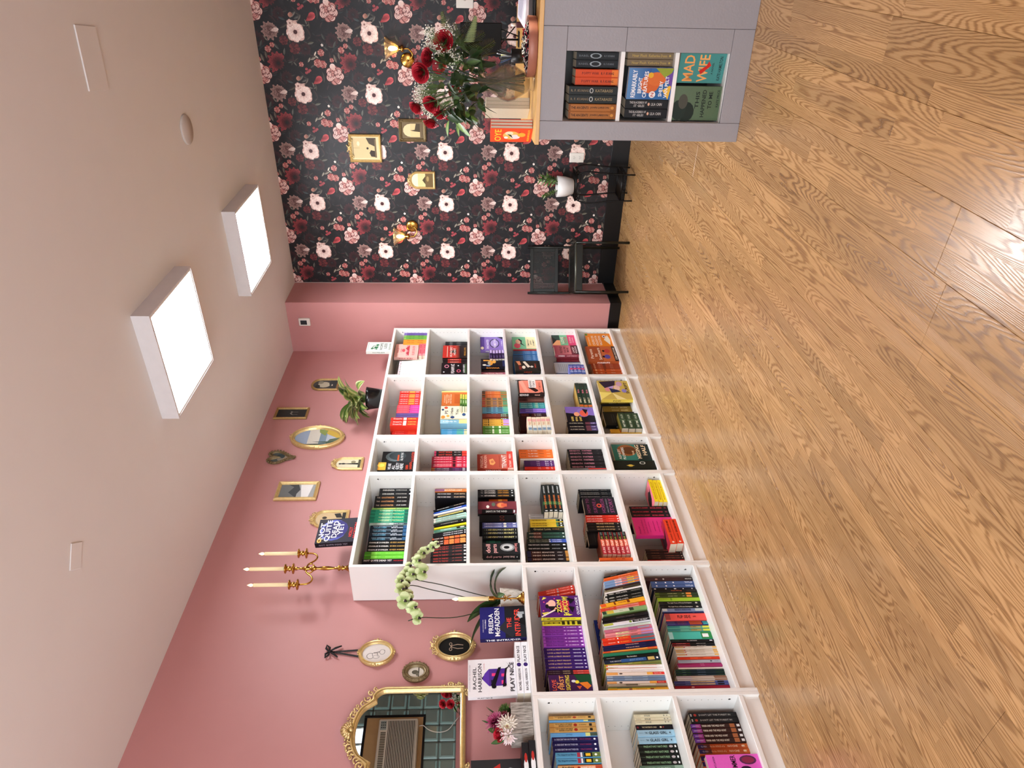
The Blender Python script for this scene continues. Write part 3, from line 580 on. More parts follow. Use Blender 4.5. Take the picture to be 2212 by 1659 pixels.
black_silver|black hardcover with silver title|#1c1c1e|.0-.04:#333337|.1-.45 .5 #c9c6bd SARGASSA;.5-.82 .35 #b9b6ad SOPHIE BURNHAM;.9-.98 .4 #eee #|
black_copper|black hardcover with copper title|#171414|.0-.0:#000|.05-.14 .4 #b9a898 THE;.17-.52 .55 #c98f5a GHOSTWRITER;.6-.86 .4 #e9e4da JULIE CLARK|
lime_edge|thin olive green paperback|#7fae5c|.3-.6:#b4c060|.1-.4 .4 #e3dc78 MIRAGE CITY;.55-.85 .4 #dfe8d0 LEV AC|
teal_glow|glowing teal green hardcover|#2b9a76|.0-.12:#1f7a5e,.3-.55:#7cc9a2,.85-1:#1c5a48|.2-.5 .35@.7 #efe9a0 YOU ARE;.55-.85 .35@.7 #efe9a0 FATALLY;.28-.6 .35@.3 #15352b SARAH STROHMEYER|
pale_grey|pale grey and teal paperback|#9db3a6|.6-1:#394a52|.1-.5 .4 #dfe8e0 HORNEY;.5-.85 .5 #e8eeea BEAUTIFUL UGLY|
night_blue|dark blue hardcover with pale title|#17232f|.85-1:#2e5a82|.08-.55 .3@.72 #9db8c8 REESE WITHERSPOON;.1-.42 .4@.3 #5fa6c4 HARLAN COBEN;.55-.84 .4@.3 #dfe8ee BEFORE GOODBYE;.58-.7 .3@.72 #cfd8de GONE|
black_white_gold|black hardcover with gold lettering|#161616||.03-.53 .5 #f2efe8 CHARLIE DONLEA;.56-.92 .45 #e0b25a GUESS AGAIN;.95-.99 .3 #ddd #|
lime|vivid lime green hardcover|#6cc93a|.0-.16:#4a8f2c,.16-.3:#85e04c|.1-.45 .2 #a6ee78 THE PERFECT;.5-.9 .25 #a6ee78 SHE DIDN'T SEE IT COMING|
black_moon|black violet hardcover|#17131f|.0-1:#1a1622|.04-.68 .5@.65 #f3f0ea NOT QUITE DEAD YET;.72-.95 .5@.6 #d8352c HOLLY JACKSON|
amber_mauve|amber and mauve paperback|#c8702f|.0-.3:#8a5a78,.8-1:#d97a3c|.3-.85 .6 #f6e8cc MOUNTAIN LIGHT|
black_slim_title|slim black hardcover|#15151a||.08-.5 .4 #f0ece6 FIVE FOUND DEAD;.6-.95 .4 #e8c9a0 SULARI GENTILL|
blue_sky|bright blue and lilac hardcover|#2c55c0|.2-.6:#79b4e6,.6-.85:#c4bfe8|||
white_slim2|white hardcover with grey title|#e9e7e2||.2-.8 .3 #a8a49c THE EXECUTIONS CLUB|
black_yellow_caps|black hardcover with yellow capitals|#1c1a14|.12-.9:#e0cf7a|.14-.88 .6 #1c1810 CRIMINALS & BLACK BORDER|
mint_red|mint hardcover with red edge|#a6d2c0|.0-.06:#f0ebe2|.1-.85 .4@.6 #233a34 IN COLD WINTER;.04-.96 .16@.1 #a32c34 #|
black_arrow|black hardcover with thin lettering|#1a1a1a||.2-.75 .35 #b9b4a8 A DEADLY EPISODE;.85-.9 .5 #ddd o|
yellow_bright|bright yellow hardcover|#f0df2c|||
sage_black|sage green hardcover with black tail|#7fb098|.0-.2:#4a7f6a,.7-1:#191c1b|.2-.65 .4 #dfeee4 HIDDEN;.8-.95 .6 #efe9dc o|
black_caps|black hardcover with white capitals|#16161a||.3-.9 .5 #e9e9ea WHISPER IN THE DARK;.94-.98 .5 #fff #|
ember_tiles|orange and black chequered paperback|#28120e|.35-.48:#e2693c,.5-.64:#ef8a4a,.66-.8:#e2693c,.82-.98:#f0934f|.05-.32 .5 #f3e6dc NIGHT OFF;.0-.04 .8 #e8633c #|
black_ember|dark grey paperback with red title|#2b2a2b||.08-.5 .5 #d8483c KISSES TO THE FLY;.6-.88 .4 #c0574c J.D. BARKER;.93-.99 .5 #ece8e2 #|
black_hitch|black hardcover with white and amber title|#141315|.6-.8:#2b1a14|.08-.14 .3 #ccc THE;.18-.48 .6 #efece6 HITCHHIKERS;.54-.84 .6 #dd9b3a CHEVY STEVENS;.91-.96 .4 #eee o|
sunset_face|black and burnt orange hardcover|#141215|.3-.8:#b3511e,.55-.65:#e0993a|||
maroon_saints|dusky maroon book with round orange seal|#6f3038|.0-.1:#4a2228,.1-.9:#1c1716|.2-.75 .5 #ddd6cc SAINTS IN THE WIND;.92-.96 .6 #eee #|r 0 0 1 1 #713139/e .5 .4 .36 .12 #c8643c/e .5 .4 .28 .09 #e9925c/e .3 .75 .2 .04 #e3dcd0/e .6 .6 .25 .05 #5a6a5a/r .3 .25 .7 .4 #cf5f44
black_seal|black hardcover with faint orange seal|#171213||.55-.68 .7 #8a3c26 o;.57-.66 .5 #171213 o|
periwinkle|periwinkle blue hardcover|#5b6296|.0-.04:#3f4672,.86-1:#767cae|.06-.56 .45 #e6e8f4 A MURDEROUS BUSINESS;.6-.7 .8 #eee9cf o;.75-.84 .4 #b8a0cc PATRICK;.88-.96 .3 #fff #|
black_secret|black hardcover with yellow capitals|#141617||.05-.1 .4 #39483f o;.12-.13 .6 #c8c8bc #;.16-.42 .5 #dcd38a SEVEN;.44-.58 .35 #e8e8e0 FOR A;.6-.9 .55 #dcd38a SECRET;.94-.95 .6 #c8c8bc #|
storm_face|black and sea green hardcover|#161c1c|.1-.5:#1f4a40,.2-.35:#2c6a58|||
doll_face|black and white eye book|#1e1f20|.0-.0:#000|.08-.5 .5 #e6a8a8 doll parts;.55-.85 .4 #efc9c4 penny zang;.9-.93 .2 #fff o|r 0 0 1 1 #202122/e .6 .34 .36 .2 #8f9292/e .6 .34 .26 .15 #cdd0ce/e .6 .36 .13 .08 #17181a/t .1 .9 .86 .12 #efb3ae doll/t .1 .9 .66 .13 #efb3ae parts/t .2 .95 .1 .08 #e88f8a penny zang
dark_green_flat|dark green hardcover with orange title|#1d2220|.0-.06:#2a302e,.25-.36:#3f7a46|.02-.05 .6 #e8e8e8 #;.12-.6 .45 #e0793c NOW OR NEVER MINE;.68-.95 .45 #e6ecec LINWOOD BARCLAY|r 0 0 1 1 #1b211e/r 0 .6 1 .75 #35603a
silver_ink|silver grey hardcover with ink blot|#b9bcbc|.0-.04:#d8d8d4|.08-.35 .3 #7c8080 KISMET DESIGN;.42-.55 .5 #8a8e8e Kills;.66-.72 .3 #22262a o;.72-.9 .6 #2b3034 o;.92-.96 .4 #8a8e8e #|
yellow_title|yellow hardcover with black tail|#e3c63a|.78-.84:#3f7a5a,.84-1:#1c2220|.05-.5 .5 #4a3c14 THE WRONG SISTER;.56-.76 .3 #f0a53c CLAIRE;.9-.95 .6 #e8efe8 #|
black_script|black hardcover with pale gold script|#171a16|.8-1:#232c22|.1-.6 .6 #c2b47c Greater Love;.65-.85 .3 #a6743c NOELLE|
moss_red|dark green hardcover with red patch|#20302a|.17-.38:#6c3a30,.4-1:#28453a|.05-.35 .4 #d9c6ae APOSTLE'S COVE;.42-.85 .35 #4e7d66 WILLIAM KENT KRUEGER;.93-.97 .4 #cfd8cc #|
black_blue_end|black hardcover with royal blue tail|#1d2420|.56-1:#3b57b0|.06-.54 .5 #b7b9a0 Murder Takes a Vacation;.64-.88 .45 #dfe6f6 LAURA LIPPMAN;.55-.6 .5 #fff o|
black_orchard|black hardcover with white title|#141616||.04-.56 .45 #e9ebe9 THE WITCH'S ORCHARD;.62-.82 .3 #c9cfcf ARCHER SULLIVAN;.9-.96 .5 #f4f6f4 #|
season|dark brown hardcover with gold flower tail|#241a1c|.0-.1:#26284a,.1-.35:#4a2a26,.93-1:#b9823a|.14-.66 .45 #efe6da HIGH SEASON;.74-.86 .35 #f0ece6 KATIE BISHOP|
black_italic|black paperback with thin italic title|#16171a|.92-1:#23272a|.06-.62 .4 #e4e2da Bad Things Happened in this Room;.68-.9 .25 #a9a79f MARIE STILL|
horror_story|black book with tall magenta title|#1b151d||.1-.5 .5 #8a3a68 HOW TO|r 0 0 1 1 #1c1720/t .08 .92 .86 .1 #8d3f70 HOW TO/t .08 .92 .66 .11 #8d3f70 SURVIVE A/e .5 .52 .12 .08 #d9523c/e .5 .52 .06 .04 #1c1720/t .08 .92 .4 .11 #8d3f70 HORROR/t .08 .92 .14 .12 #8d3f70 STORY/t .1 .9 .27 .04 #8f8a92 MALLORY ARNOLD
red_dead|red paperback with white title|#d3321f||.03-.5 .55 #f9e6de SECRET LIVES OF THE DEAD;.52-.6 .4 #7a170c TIM;.62-.9 .25 #f4b3a4 JOHNSTON;.94-.98 .5 #fff #|
black_gold_souls|black paperback with cream gold title|#181412||.04-.2 .2 #4a3f38 GRADY HENDRIX;.28-.8 .5 #e6c184 WE SOLD OUR SOULS;.9-.94 .4 #8f8478 #|
black_back2|black paperback back cover|#171516|||r .1 .1 .9 .9 #1b191a/r .2 .8 .8 .81 #3a3636/r .2 .7 .8 .71 #3a3636/r .2 .6 .8 .61 #3a3636/r .2 .5 .8 .51 #3a3636
sun_trap|small red and black paperback|#b8303a|.65-1:#1b1f1b,.35-.65:#e06a4a|.04-.3 .6 #f6dcd4 SUN;.34-.62 .6 #fbe9da TRAP;.66-.78 .6 #b6b04a KATIE;.84-.98 .5 #8c9a94 CITY|r 0 0 1 1 #7c3220
orange_cut|orange paperback|#e2642c||.3-.8 .5 #7a2410 ONE OF ME|
yellow_pink_flat|yellow and pink paperback|#f2da1e|.0-.0:#000|.1-.9 .5 #c89a18 MARRIAGE AND MISCHIEF|r 0 0 1 1 #ee7f8c/p #1b1517 .1,.2 .3,.35 .5,.25 .8,.4 .9,.7 .6,.85 .3,.7
black_bunny|black paperback with red title|#1a1016||.05-.48 .45 #c8384a WE LOVE YOU, BUNNY;.54-.84 .45 #c8384a MONA AWAD;.9-.95 .4 #7a2a38 #|
hot_pink_back|hot pink back cover|#d9307e|||r 0 0 1 1 #db3280/t .1 .5 .88 .04 #7a1242 Praise for/t .1 .85 .78 .03 #9a1c58 A wild and brilliant/t .1 .9 .7 .03 #9a1c58 funhouse of a novel/t .1 .8 .62 .03 #9a1c58 dark and glittering/t .1 .9 .5 .03 #9a1c58 devilishly good fun/t .1 .85 .4 .03 #9a1c58 deliciously unhinged/t .1 .9 .3 .03 #9a1c58 a fever dream/t .1 .8 .2 .03 #9a1c58 razor sharp
orange_flat|orange red paperback|#e8472a||.04-.1 .4 #f3d8c8 o;.15-.4 .5 #4a1410 A.G. RODRIGUEZ;.45-.95 .6 #2a0f10 SPACE BROOKS AND|r 0 0 1 1 #a3273a/p #2a0f18 .1,.2 .5,.5 .8,.3 .9,.8 .4,.8
dark_brown_title|dark brown paperback|#2b1a17||.1-.4 .3 #a56a54 STEPHEN JONES;.5-.9 .4 #8f4a3a SOMETIMES THEY;.94-.97 .4 #c9a898 #|
red_low|thin red paperback|#b3261e||.1-.9 .5 #e8b0a0 COUNTERWEIGHT|
red_people|orange red paperback with grey dot|#c93a2a||.05-.2 .3 #8a1c14 I'M GOOD;.22-.46 .5 #efb5a2 PEOPLE;.5-.56 .8 #9aa0a0 o;.6-.86 .3 #f2c4b4 PATMEENA SABIT;.9-.95 .5 #fff o|
navy_small|navy and blue paperback|#2b4a70|.7-1:#1a2433|.3-.6 .4 #9db8d8 SEA;.62-.7 .6 #fff o;.8-.92 .4 #c8d4e2 AI|
zom_face|purple book with yellow block title|#52206e|.0-1:#e9dc3a|.04-.52 .6 #26200f ZOMROMCOM;.6-.86 .3 #6a5c14 OLIVIA DADE|r 0 0 1 1 #54216f/p #eadf5a .05,.9 .2,.98 .12,.86 .25,.8/p #eadf5a .8,.95 .95,.9 .9,.82/p #eadf5a .05,.3 .2,.4 .1,.2/p #eadf5a .85,.35 .97,.45 .93,.25/e .3 .93 .03 .02 #e8508c/e .7 .9 .03 .02 #e8508c/e .15 .55 .02 .015 #e8508c/e .86 .62 .03 .02 #e8508c/e .55 .8 .14 .06 #f0b9a0/e .5 .83 .1 .045 #17121c/e .62 .7 .18 .1 #f3c2ae/p #17121c .25,.7 .5,.85 .5,.55 .2,.5/p #f0e3dc .0,.98 .04,1 .34,.66 .3,.62/p #e9a78c .3,.68 .45,.62 .4,.56/r .3 .26 .75 .5 #c8284a/t .2 .8 .52 .12 #f1ea5c ZOM/t .06 .94 .36 .14 #f1ea5c ROMCOM/p #14101c .2,.2 .5,.3 .45,.12/p #14101c .6,.22 .9,.3 .8,.1/t .1 .9 .06 .07 #f6f1fa OLIVIA DADE
zom_spine|yellow and black zigzag paperback|#ded23a|.5-.58:#2a2a14,.64-.7:#2a2a14,.76-.84:#2a2a14,.9-1:#2a2a14|.04-.46 .6 #26200f ZOMROMCOM|
wicked_purple|orchid purple paperback|#7c3296|.96-1:#b15cc4,.0-.06:#9a4ab2|.06-.5 .55 #4a1f66 Witch You Would;.54-.58 .3 #d9b0e4 o;.62-.86 .35 #e8c9f0 LIA AMADOR;.92-.97 .4 #f2dcf6 #|
fright_purple|deep violet paperback|#3b1d6b|.0-.08:#2a1350|.08-.62 .4 #dcb87a LOVE at FIRST FRIGHT;.7-.88 .35 #efe9f8 NADIA EL-FASSI;.93-.97 .3 #efe9f8 #|
vampire|plum and coral paperback|#33202f|.62-1:#d8493f|.04-.3 .4 #8d7a84 ROAD TRIP WITH A;.32-.6 .5 #d9cba0 VAMPIRE;.66-.92 .3 #f6d9d2 JENNA LEVINE|
sighting|purple and green cover with tilted title|#3b1c48|.0-1:#2f173c|.1-.9 .5 #e8893c LOVE AT FIRST|r 0 0 1 1 #3d1c4a/p #174a2c .4,0 1,0 1,.4 .55,.3/p #e8842c .1,.12 .5,.3 .55,.1 .3,.02/e .55 .34 .1 .05 #f0df3a/e .6 .42 .08 .05 #dfe2e6/p #d8603c .1,.3 .3,.36 .3,.24/t .06 .7 .88 .1 #e8624a LOVE/t .1 .6 .78 .07 #efa05a AT/t .1 .95 .7 .1 #f0a862 FIRST/t .06 .96 .56 .1 #f2e452 SIGHTING
navy_tall|tall dark blue hardcover|#1b2f7c|||
orange_plain|orange paperback with cream lettering|#e86a30||.3-.9 .5 #f8e0c4 MOTHER OF ALL LOVES|
sky_pink_yellow|blue, pink and yellow paperback|#7f9fc8|.3-.5:#e8cfd0,.5-.66:#e07a6a,.66-.86:#f0c23a,.86-1:#e8783c|.32-.48 .4 #c06a7a BIRDS;.6-.84 .4 #d0502a THE STREET|
cocoa|dark cocoa brown hardcover|#33201f||.2-.6 .5 #7c5a52 NIGHT WATCH|
khaki|khaki and black hardcover|#8a8468|.5-1:#3a372c|.2-.5 .4 #d0caae TALES|
white_plain|plain white paperback|#ecebe8|||
black_wrap|black hardcover with white titling|#1c1e1c|.0-.06:#c8c8c0|.3-.6 .5 #d9dad2 HANSEL and GRETEL;.7-.95 .3 #b9bab2 STEPHEN KING;.1-.25 .6 #a8aaa0 o|
amber_plain|amber paperback with brown spots|#efb02c|.0-.12:#e8602c,.3-.34:#7a3210,.6-.66:#7a3210|.4-.58 .4 #a3481c TO BE LOVED|
coral_slim|coral red paperback|#e4503c|.35-.85:#ef9a90|.1-.3 .4 #fbe0d8 THINK AGAIN;.5-.8 .3 #c23a3c IMOGEN|
green_cover|green and cream illustrated hardcover|#86a86a|.0-.08:#2b4636,.1-.25:#d3c04a,.25-.6:#cfd8bc,.6-.7:#33422c|.3-.55 .2 #5a6a4a RIVER|
black_shadow|black hardcover with grey title|#181618|.4-.45:#2a2628|.3-.7 .4 #6a5a58 SHADOW OF LEAVES|
white_green|white and lime hardcover|#e2e2e6|.0-.2:#b9c44a,.62-1:#22282a,.55-.6:#7a9a3c|.66-.95 .6 #c8ced0 THE GUEST|
mint_plain|pale mint paperback|#cfe0d4||.3-.8 .3 #8fb09c RANDOM ACTS|
pink_blue|dusty pink and slate paperback|#c66f86|.5-.7:#a65a8a|.1-.4 .3 #f2d4dc SUNSET;.7-.95 .4 #8fa4b8 #|
pink_cream_lilac|pink, cream and lilac paperback|#e78f94|.22-.5:#f3e2b0,.75-1:#b792c8|.24-.7 .5 #5a3a34 THEY CALLED HERSELF|
red_slate|red hardcover with slate tail|#e03a20|.55-1:#58707c|.05-.3 .3 #f7c9b8 FREDRIK;.34-.5 .4 #f2a23c MY FRIENDS;.28-.31 .6 #fff o|
navy_plain|navy hardcover|#1b1f4c|.8-1:#14163a|.4-.7 .4 #e3c0a8 THE ROSE FIELD|
orange_red_end|orange paperback with red ends|#f0a045|.0-.14:#d9302a,.82-1:#e0382c|.2-.75 .35 #b8501e Dance of Joy|
green_plain|emerald green paperback|#2a7a58|||
black_inst|black paperback with white script|#181d1a||.06-.2 .3 #cfd4cf Rowan Coleman;.42-.6 .5 #f2f2e6 The Intruders|
blue_gold_end|blue black hardcover with gold patch|#1c2638|.3-.75:#2f5a94,.78-.9:#d0b568|.1-.3 .3 #cfd6e4 THE SERVICE;.45-.7 .4 #8fb4dc AN ACT OF FAVOR;.93-.97 .6 #f0ece4 o|
olive|olive green paperback|#8d8f3c|.0-.25:#a89a30,.65-1:#6c7a48|.4-.52 .5 #d9dca8 TERRY|
white_orange|white paperback with orange edges|#f0ebe6|.0-.03:#e0642c|.04-.9 .18@.9 #e0602a #;.3-.6 .3 #c8c0b8 ALL OF US|
white_plain2|white paperback|#f2efec||.3-.6 .2 #d0a090 QUIET|
peach_red_end|peach paperback with red tail|#e9dccd|.0-.2:#e8a85c,.7-.8:#f0b04c,.8-1:#d9332a|.22-.28 .5 #3a3028 o;.82-.95 .4 #f6d0c8 TAYLOR|
denim|denim blue and silver paperback|#6f86a2|.3-.7:#8fa3b4,.0-.1:#9fb2c8|.35-.7 .4 #51506e MIDNIGHT SHARKS|
peach_red_end2|cream paperback with red patch|#ece0d4|.0-.16:#e6ac6a,.72-.84:#f0b04c,.84-1:#cc3026|.2-.26 .6 #33302b o;.86-.96 .3 #f6d0c8 TAYLOR|
stone_photo|stone grey photographic paperback|#a49a86|.3-.5:#6a6252,.5-.8:#c9c2ae|.2-.6 .5 #5a5140 TIME HAS NO EDGE|
leaf_green|leaf green paperback|#93a64e|.15-.4:#5f7f62,.8-1:#c8963a|||
amber_berry|yellow paperback with brown berries|#efb93c|.0-.16:#d99a1c,.35-.4:#8a3c18,.7-.76:#8a3c18|.45-.66 .5 #a5521e THE LOTUS SHOES|
walnut|dark walnut brown hardcover|#3d1f1e|.82-1:#1c1416|.2-.26 .5 #b8897c o;.36-.4 .5 #d8c8bc o;.84-.98 .4 #e8e0da MIRACLES|
denim_bunny|steel blue hardcover with white rabbits|#4a6090||.1-.14 .6 #e8ecf2 o;.32-.36 .6 #e8ecf2 o;.5-.54 .6 #e8ecf2 o;.78-.96 .6 #dfe6f2 TITLE|
night_white|black hardcover with white flecks|#14182a|.0-.3:#101322|.05-.1 .5 #fff o;.3-.34 .5 #fff o;.5-.56 .5 #fff o;.7-.73 .5 #fff o;.9-.93 .5 #fff o|
black_orange_script|black paperback with orange script|#181512|.75-1:#2a2722|.3-.72 .6 #d0673a Vera Wong|
olive_lime|olive and lime hardcover|#39431c|.0-.1:#5c6e26,.72-.84:#e08a3a,.84-1:#2c3a24|.25-.55 .3 #c9d09c DINNER TABLE;.6-.7 .3 #dfe6c0 LEE|
lime_plain|lime green paperback|#9dc232|.3-.34:#6f9a1e|||
black_serif|black hardcover with cream title|#191a1a|.0-.1:#26282a|.2-.78 .5 #dcd6c6 The Light Trees of Frozen Burlingham;.86-.92 .5 #cfc8b8 o|
blue_grey_art|blue grey watercolour hardcover|#7c8cae|.0-.12:#cfd6d2,.3-.7:#5f6a90,.8-1:#b9c4c0|.3-.7 .5 #2b3040 HEART PERSONS|
navy_slim|slim navy paperback|#1f2350||.6-.9 .4 #6a74b0 LAST|
flip_coral|coral red hardcover|#ec5a52|.0-.12:#a04a48|.3-.62 .5 #2a1414 FLIP SIDE;.68-.76 .3 #8a2420 JAMES|
purple_brick|purple and brick hardcover|#3c2c66|.0-.2:#46487c,.55-.85:#b34a28,.88-1:#3a9aa0|.24-.5 .5 #8b4a3a MAGGIE O|
teal_yellow|teal green and yellow paperback|#5fa890|.0-.3:#3a8a88,.55-.8:#a8a060,.84-1:#dbe04a|.4-.8 .4 #3a3a2a THE BEES|
teal_back|turquoise illustrated hardcover|#4cbcaa|.0-.1:#a6dcd8,.75-1:#2f8a4a|.78-.92 .5 #f6f8f6 #|
black_article|black paperback with white title|#171718||.36-.62 .4 #ecece8 the ARTISAN;.9-.96 .4 #f2f2f2 #;.03-.2 .25 #2f5a44 #|
black_red_band|black paperback with red band|#17181a|.0-.42:#8a2226|.04-.38 .4 #d9a2a0 KATHERINE APPLE;.46-.9 .4 #e6e2da WE DO NOT PART|
cream_seal|cream paperback with red seal|#d8cfc0|.0-.2:#c8a878,.9-1:#e0b060|.2-.25 .5 #b8281c o;.32-.7 .4 #8c7a62 THE CORRESPONDENT|
red_band|vermilion paperback|#cf3a20|.3-.8:#e05a34|.35-.75 .4 #7a1c0e SUMMER|
silver_blue|silver grey paperback|#a9adb4|.0-.3:#9aa0ac|.75-.8 .5 #1c1c22 o;.85-.95 .4 #7a8088 THE|
magenta_slim|magenta paperback|#a33068||.4-.7 .4 #e6a8c8 TEATIME|
white_slim3|slim ivory paperback|#ece6dc|||
forest_navy|dark forest and navy paperback|#1c2c34|.0-.3:#20402c,.82-1:#1b3324|.1-.24 .4 #7fa08c DANIEL;.35-.7 .4 #8fa0c0 NORTH WOODS|
cream_rust|cream paperback with rust edge|#d6cfc4|.0-.3:#cdd0e0,.75-1:#8a5a3a|.0-1 .2@.9 #7a3a22 #|
blue_cream|blue and tan paperback|#54609c|.0-.2:#3a3f7c,.3-.75:#c4a678,.8-.92:#1c1518|.3-.7 .4 #55433a SHIPS AND WATER|
crimson_slim|crimson paperback|#9c1c34||.3-.36 .5 #f0c8cc o|
tan_wander|tan hardcover with red dancer|#d1a45c|.0-.1:#c2924a|.12-.5 .35@.72 #5a4a1c THE WOMAN'S SEPTEMBER;.2-.48 .35@.3 #4a3c14 MURDER COLLECTIVE;.52-.6 .7 #a32c1c o;.64-.8 .4 #7a642c JO NICHOLS;.86-.92 .6 #2c2414 #|
sky_plain|sky blue hardcover|#6aaade|.75-.85:#dfe48a,.85-1:#4a5a4a|.2-.6 .3 #2f6a9c LITTLE|
navy_moon|navy hardcover with pale lettering|#1f1a4c||.05-.55 .5 #b9bdd8 A CRESCENT MOON TORDOIR;.6-.84 .3 #a63c5c STACY SIVINSKI;.9-.95 .5 #f2f2fa o|
blue_bakery|sky blue hardcover with yellow window|#5fa4ca|.48-.55:#b03a4c,.56-.6:#e8e8e8,.6-.62:#161616,.63-.82:#161816,.82-1:#6a7a3c|.04-.46 .4 #123a5c The Gingerbread Bakery;.67-.78 .6 #f0c230 #;.87-.93 .5 #eef2e0 o|
kindling|peach orange hardcover|#e8935c|.0-.3:#e0b87c,.85-1:#b84a2c|.1-.36 .6 #3a1c14 Kindling;.44-.5 .5 #a3281c o;.52-.84 .5 #fdf4e8 BONNIE WOODS|
solis|cream paperback with dark green title|#ddd6b4|.78-1:#e2dcc0|.04-.18 .3 #8f8c74 PAOLA MENDOZA;.28-.44 .6 #1f4a44 SOLIS;.8-.85 .6 #9a967c o;.88-.93 .4 #9a967c o|
black_child|black paperback with ivory lettering|#17141a||.02-.08 .5 #7c2630 o;.16-.56 .5 #cbbf98 THE THIRTEENTH CHILD;.64-.7 .4 #e8d9b0 o;.72-.76 .3 #b04a3a o|
glass_blue|pale blue hardcover with ink lettering|#9cc4d8|.92-1:#a8d4e8|.04-.16 .5 #4a5a68 KATHLEEN GLASGOW;.2-.27 .3 #1c2c3a THE;.3-.8 .5 #182733 GLASS GIRL;.86-.89 .3 #16202a o|
predatory|black hardcover with sage green title|#171b18||.02-.12 .3 #5f7a64 AMY GOLDSMITH;.14-.74 .5 #8cb489 PREDATORY NATURES;.78-.88 .6 #b8b0ae o;.92-.96 .5 #eef2ee #|
sage_plain|sage green paperback|#5f7c68|.8-1:#8fa894|.1-.7 .3 #a8bfae GARDEN OF SECRETS|
forest_black|black hardcover with red flower|#1f1d1e|.0-.07:#141213|.02-.05 .6 #a9a5a0 #;.09-.15 .6 #a83428 o;.2-.86 .4 #a7a39c DON'T LET THE FOREST IN|
vania|dark brown hardcover with purple head|#38221f|.0-.2:#6a3a9a,.1-.2:#9a3f8c,.78-.88:#a8643c|.03-.17 .25 #d9c0e4 SAMARTINO;.22-.68 .5 #e6dfce VANIA AND THE WILD HUNT;.92-.98 .6 #ece8e4 #|
noche|navy to orange hardcover|#b9552a|.0-.12:#241c4a,.12-.25:#5a3030,.9-1:#d06a30|.06-.18 .4 #9a90a8 GLORIA;.24-.54 .45 #e0b088 On the WINGS of la;.6-.8 .45 #f0d2b0 NOCHE;.88-.94 .4 #f0d2b0 #|
pink_summer|bright pink book with black title|#df5fc0||.1-.9 .5 #222 SUMMER|r 0 0 1 1 #e062c2/t .1 .9 .86 .07 #2a1226 TIFFANY D. JACKSON/t .05 .95 .5 .14 #1c0f1a SUMMER/e .7 .22 .24 .16 #5a2c52/e .7 .22 .17 .12 #8a2c4c/e .25 .3 .14 .1 #38183a
intruder|navy book with red and white capitals|#1c1c50|.0-1:#1a1a48|.1-.9 .5 #fff THE INTRUDER|r 0 .45 1 1 #23226a/r 0 0 1 .45 #1e1f24/p #2a2b33 .0,.3 .3,.6 .6,.4 .4,.1/t .2 .6 .93 .02 #c8c8da NUMBER ONE BESTSELLING AUTHOR/t .3 .6 .88 .025 #f0f0f6 THE HOUSEMAID/t .16 .78 .76 .1 #fbfbfb FREIDA/t .06 .94 .62 .11 #fbfbfb McFADDEN/t .3 .62 .36 .1 #e84a3c THE/t .05 .9 .18 .12 #e84a3c INTRUDER/p #aeb3b4 .5,.06 .72,.2 .74,.06/r .72 .02 .8 .16 #9da2a4/p #0d0e10 .35,.0 .45,.16 .6,.1 .62,.0
nice_face|pale grey book with purple house|#e3e1e2|.0-1:#e3e1e2|.2-.5 .5 #222 PLAY NICE|r 0 0 1 1 #e6e4e5/t .2 .78 .86 .07 #1c1a1f RACHEL/t .12 .88 .75 .08 #1c1a1f HARRISON/t .1 .9 .96 .015 #77737a AUTHOR OF SO THIRSTY AND BLACK SHEEP/p #1c1124 .48,.72 .26,.55 .7,.55/r .26 .2 .72 .56 #4c2a86/p #5b35a0 .26,.56 .72,.56 .6,.65 .45,.7/r .34 .44 .42 .52 #241440/r .52 .42 .6 .5 #e2407c/r .3 .24 .4 .3 #e2407c/r .5 .23 .58 .3 #e2407c/p #100c14 .2,.5 .3,.52 .75,.36 .76,.3 .3,.42 .2,.46/p #100c14 .22,.28 .72,.22 .78,.12 .9,.2 .82,.14 .7,.18 .24,.24/e .24 .46 .05 .05 #100c14/e .28 .24 .05 .04 #100c14/t .1 .88 .08 .09 #1c1a1f PLAY NICE/t .7 .88 .66 .02 #d07a80 A NOVEL
nice_flat|white hardcover with black lettering|#eeeeef|.0-.0:#eee|.05-.46 .45 #2a282c RACHEL HARRISON;.5-.58 .8 #3a2268 o;.6-.92 .55 #2a282c PLAY NICE|r 0 0 1 1 #ececee
blood_face|charcoal book with red feather|#2c2c2d||.1-.9 .5 #ddd BLOOD|r 0 0 1 1 #2e2e2f/t .3 .75 .78 .1 #e6e4e0 ENTRY of/t .1 .8 .64 .11 #d8d6d2 BLOOD/p #b8322a .35,.5 .8,.56 .9,.42 .5,.4/e .5 .22 .3 .16 #8f9496/e .5 .22 .22 .11 #1e1e20
blood_flat|charcoal hardcover with white figure|#232324|.08-.2:#9a2c28|.09-.19 .4 #2a1414 LYON;.24-.32 .3 #e6e6e6 #;.4-.7 .8 #eceae8 o;.62-.8 .5 #b8322a o|r 0 0 1 1 #3a1c1c
hopeless|white book with green vine|#e9efe8|.0-1:#e4eae2|.1-.9 .5 #4a6a54 HOPELESS|r 0 0 1 1 #eaf0e9/e .45 .66 .2 .12 #4c8a64/e .45 .66 .15 .09 #eaf0e9/e .42 .64 .1 .07 #2f7a52/e .68 .58 .09 .06 #3a8a5e/e .3 .78 .09 .05 #2f7a52/e .22 .6 .06 .04 #5a9a72/r .1 .94 .9 .95 #8aa898/t .12 .9 .42 .11 #5a6a60 HOPE/t .25 .9 .26 .11 #5a6a60 LESS/t .15 .85 .09 .06 #5a7a66 ELSIE SILVER
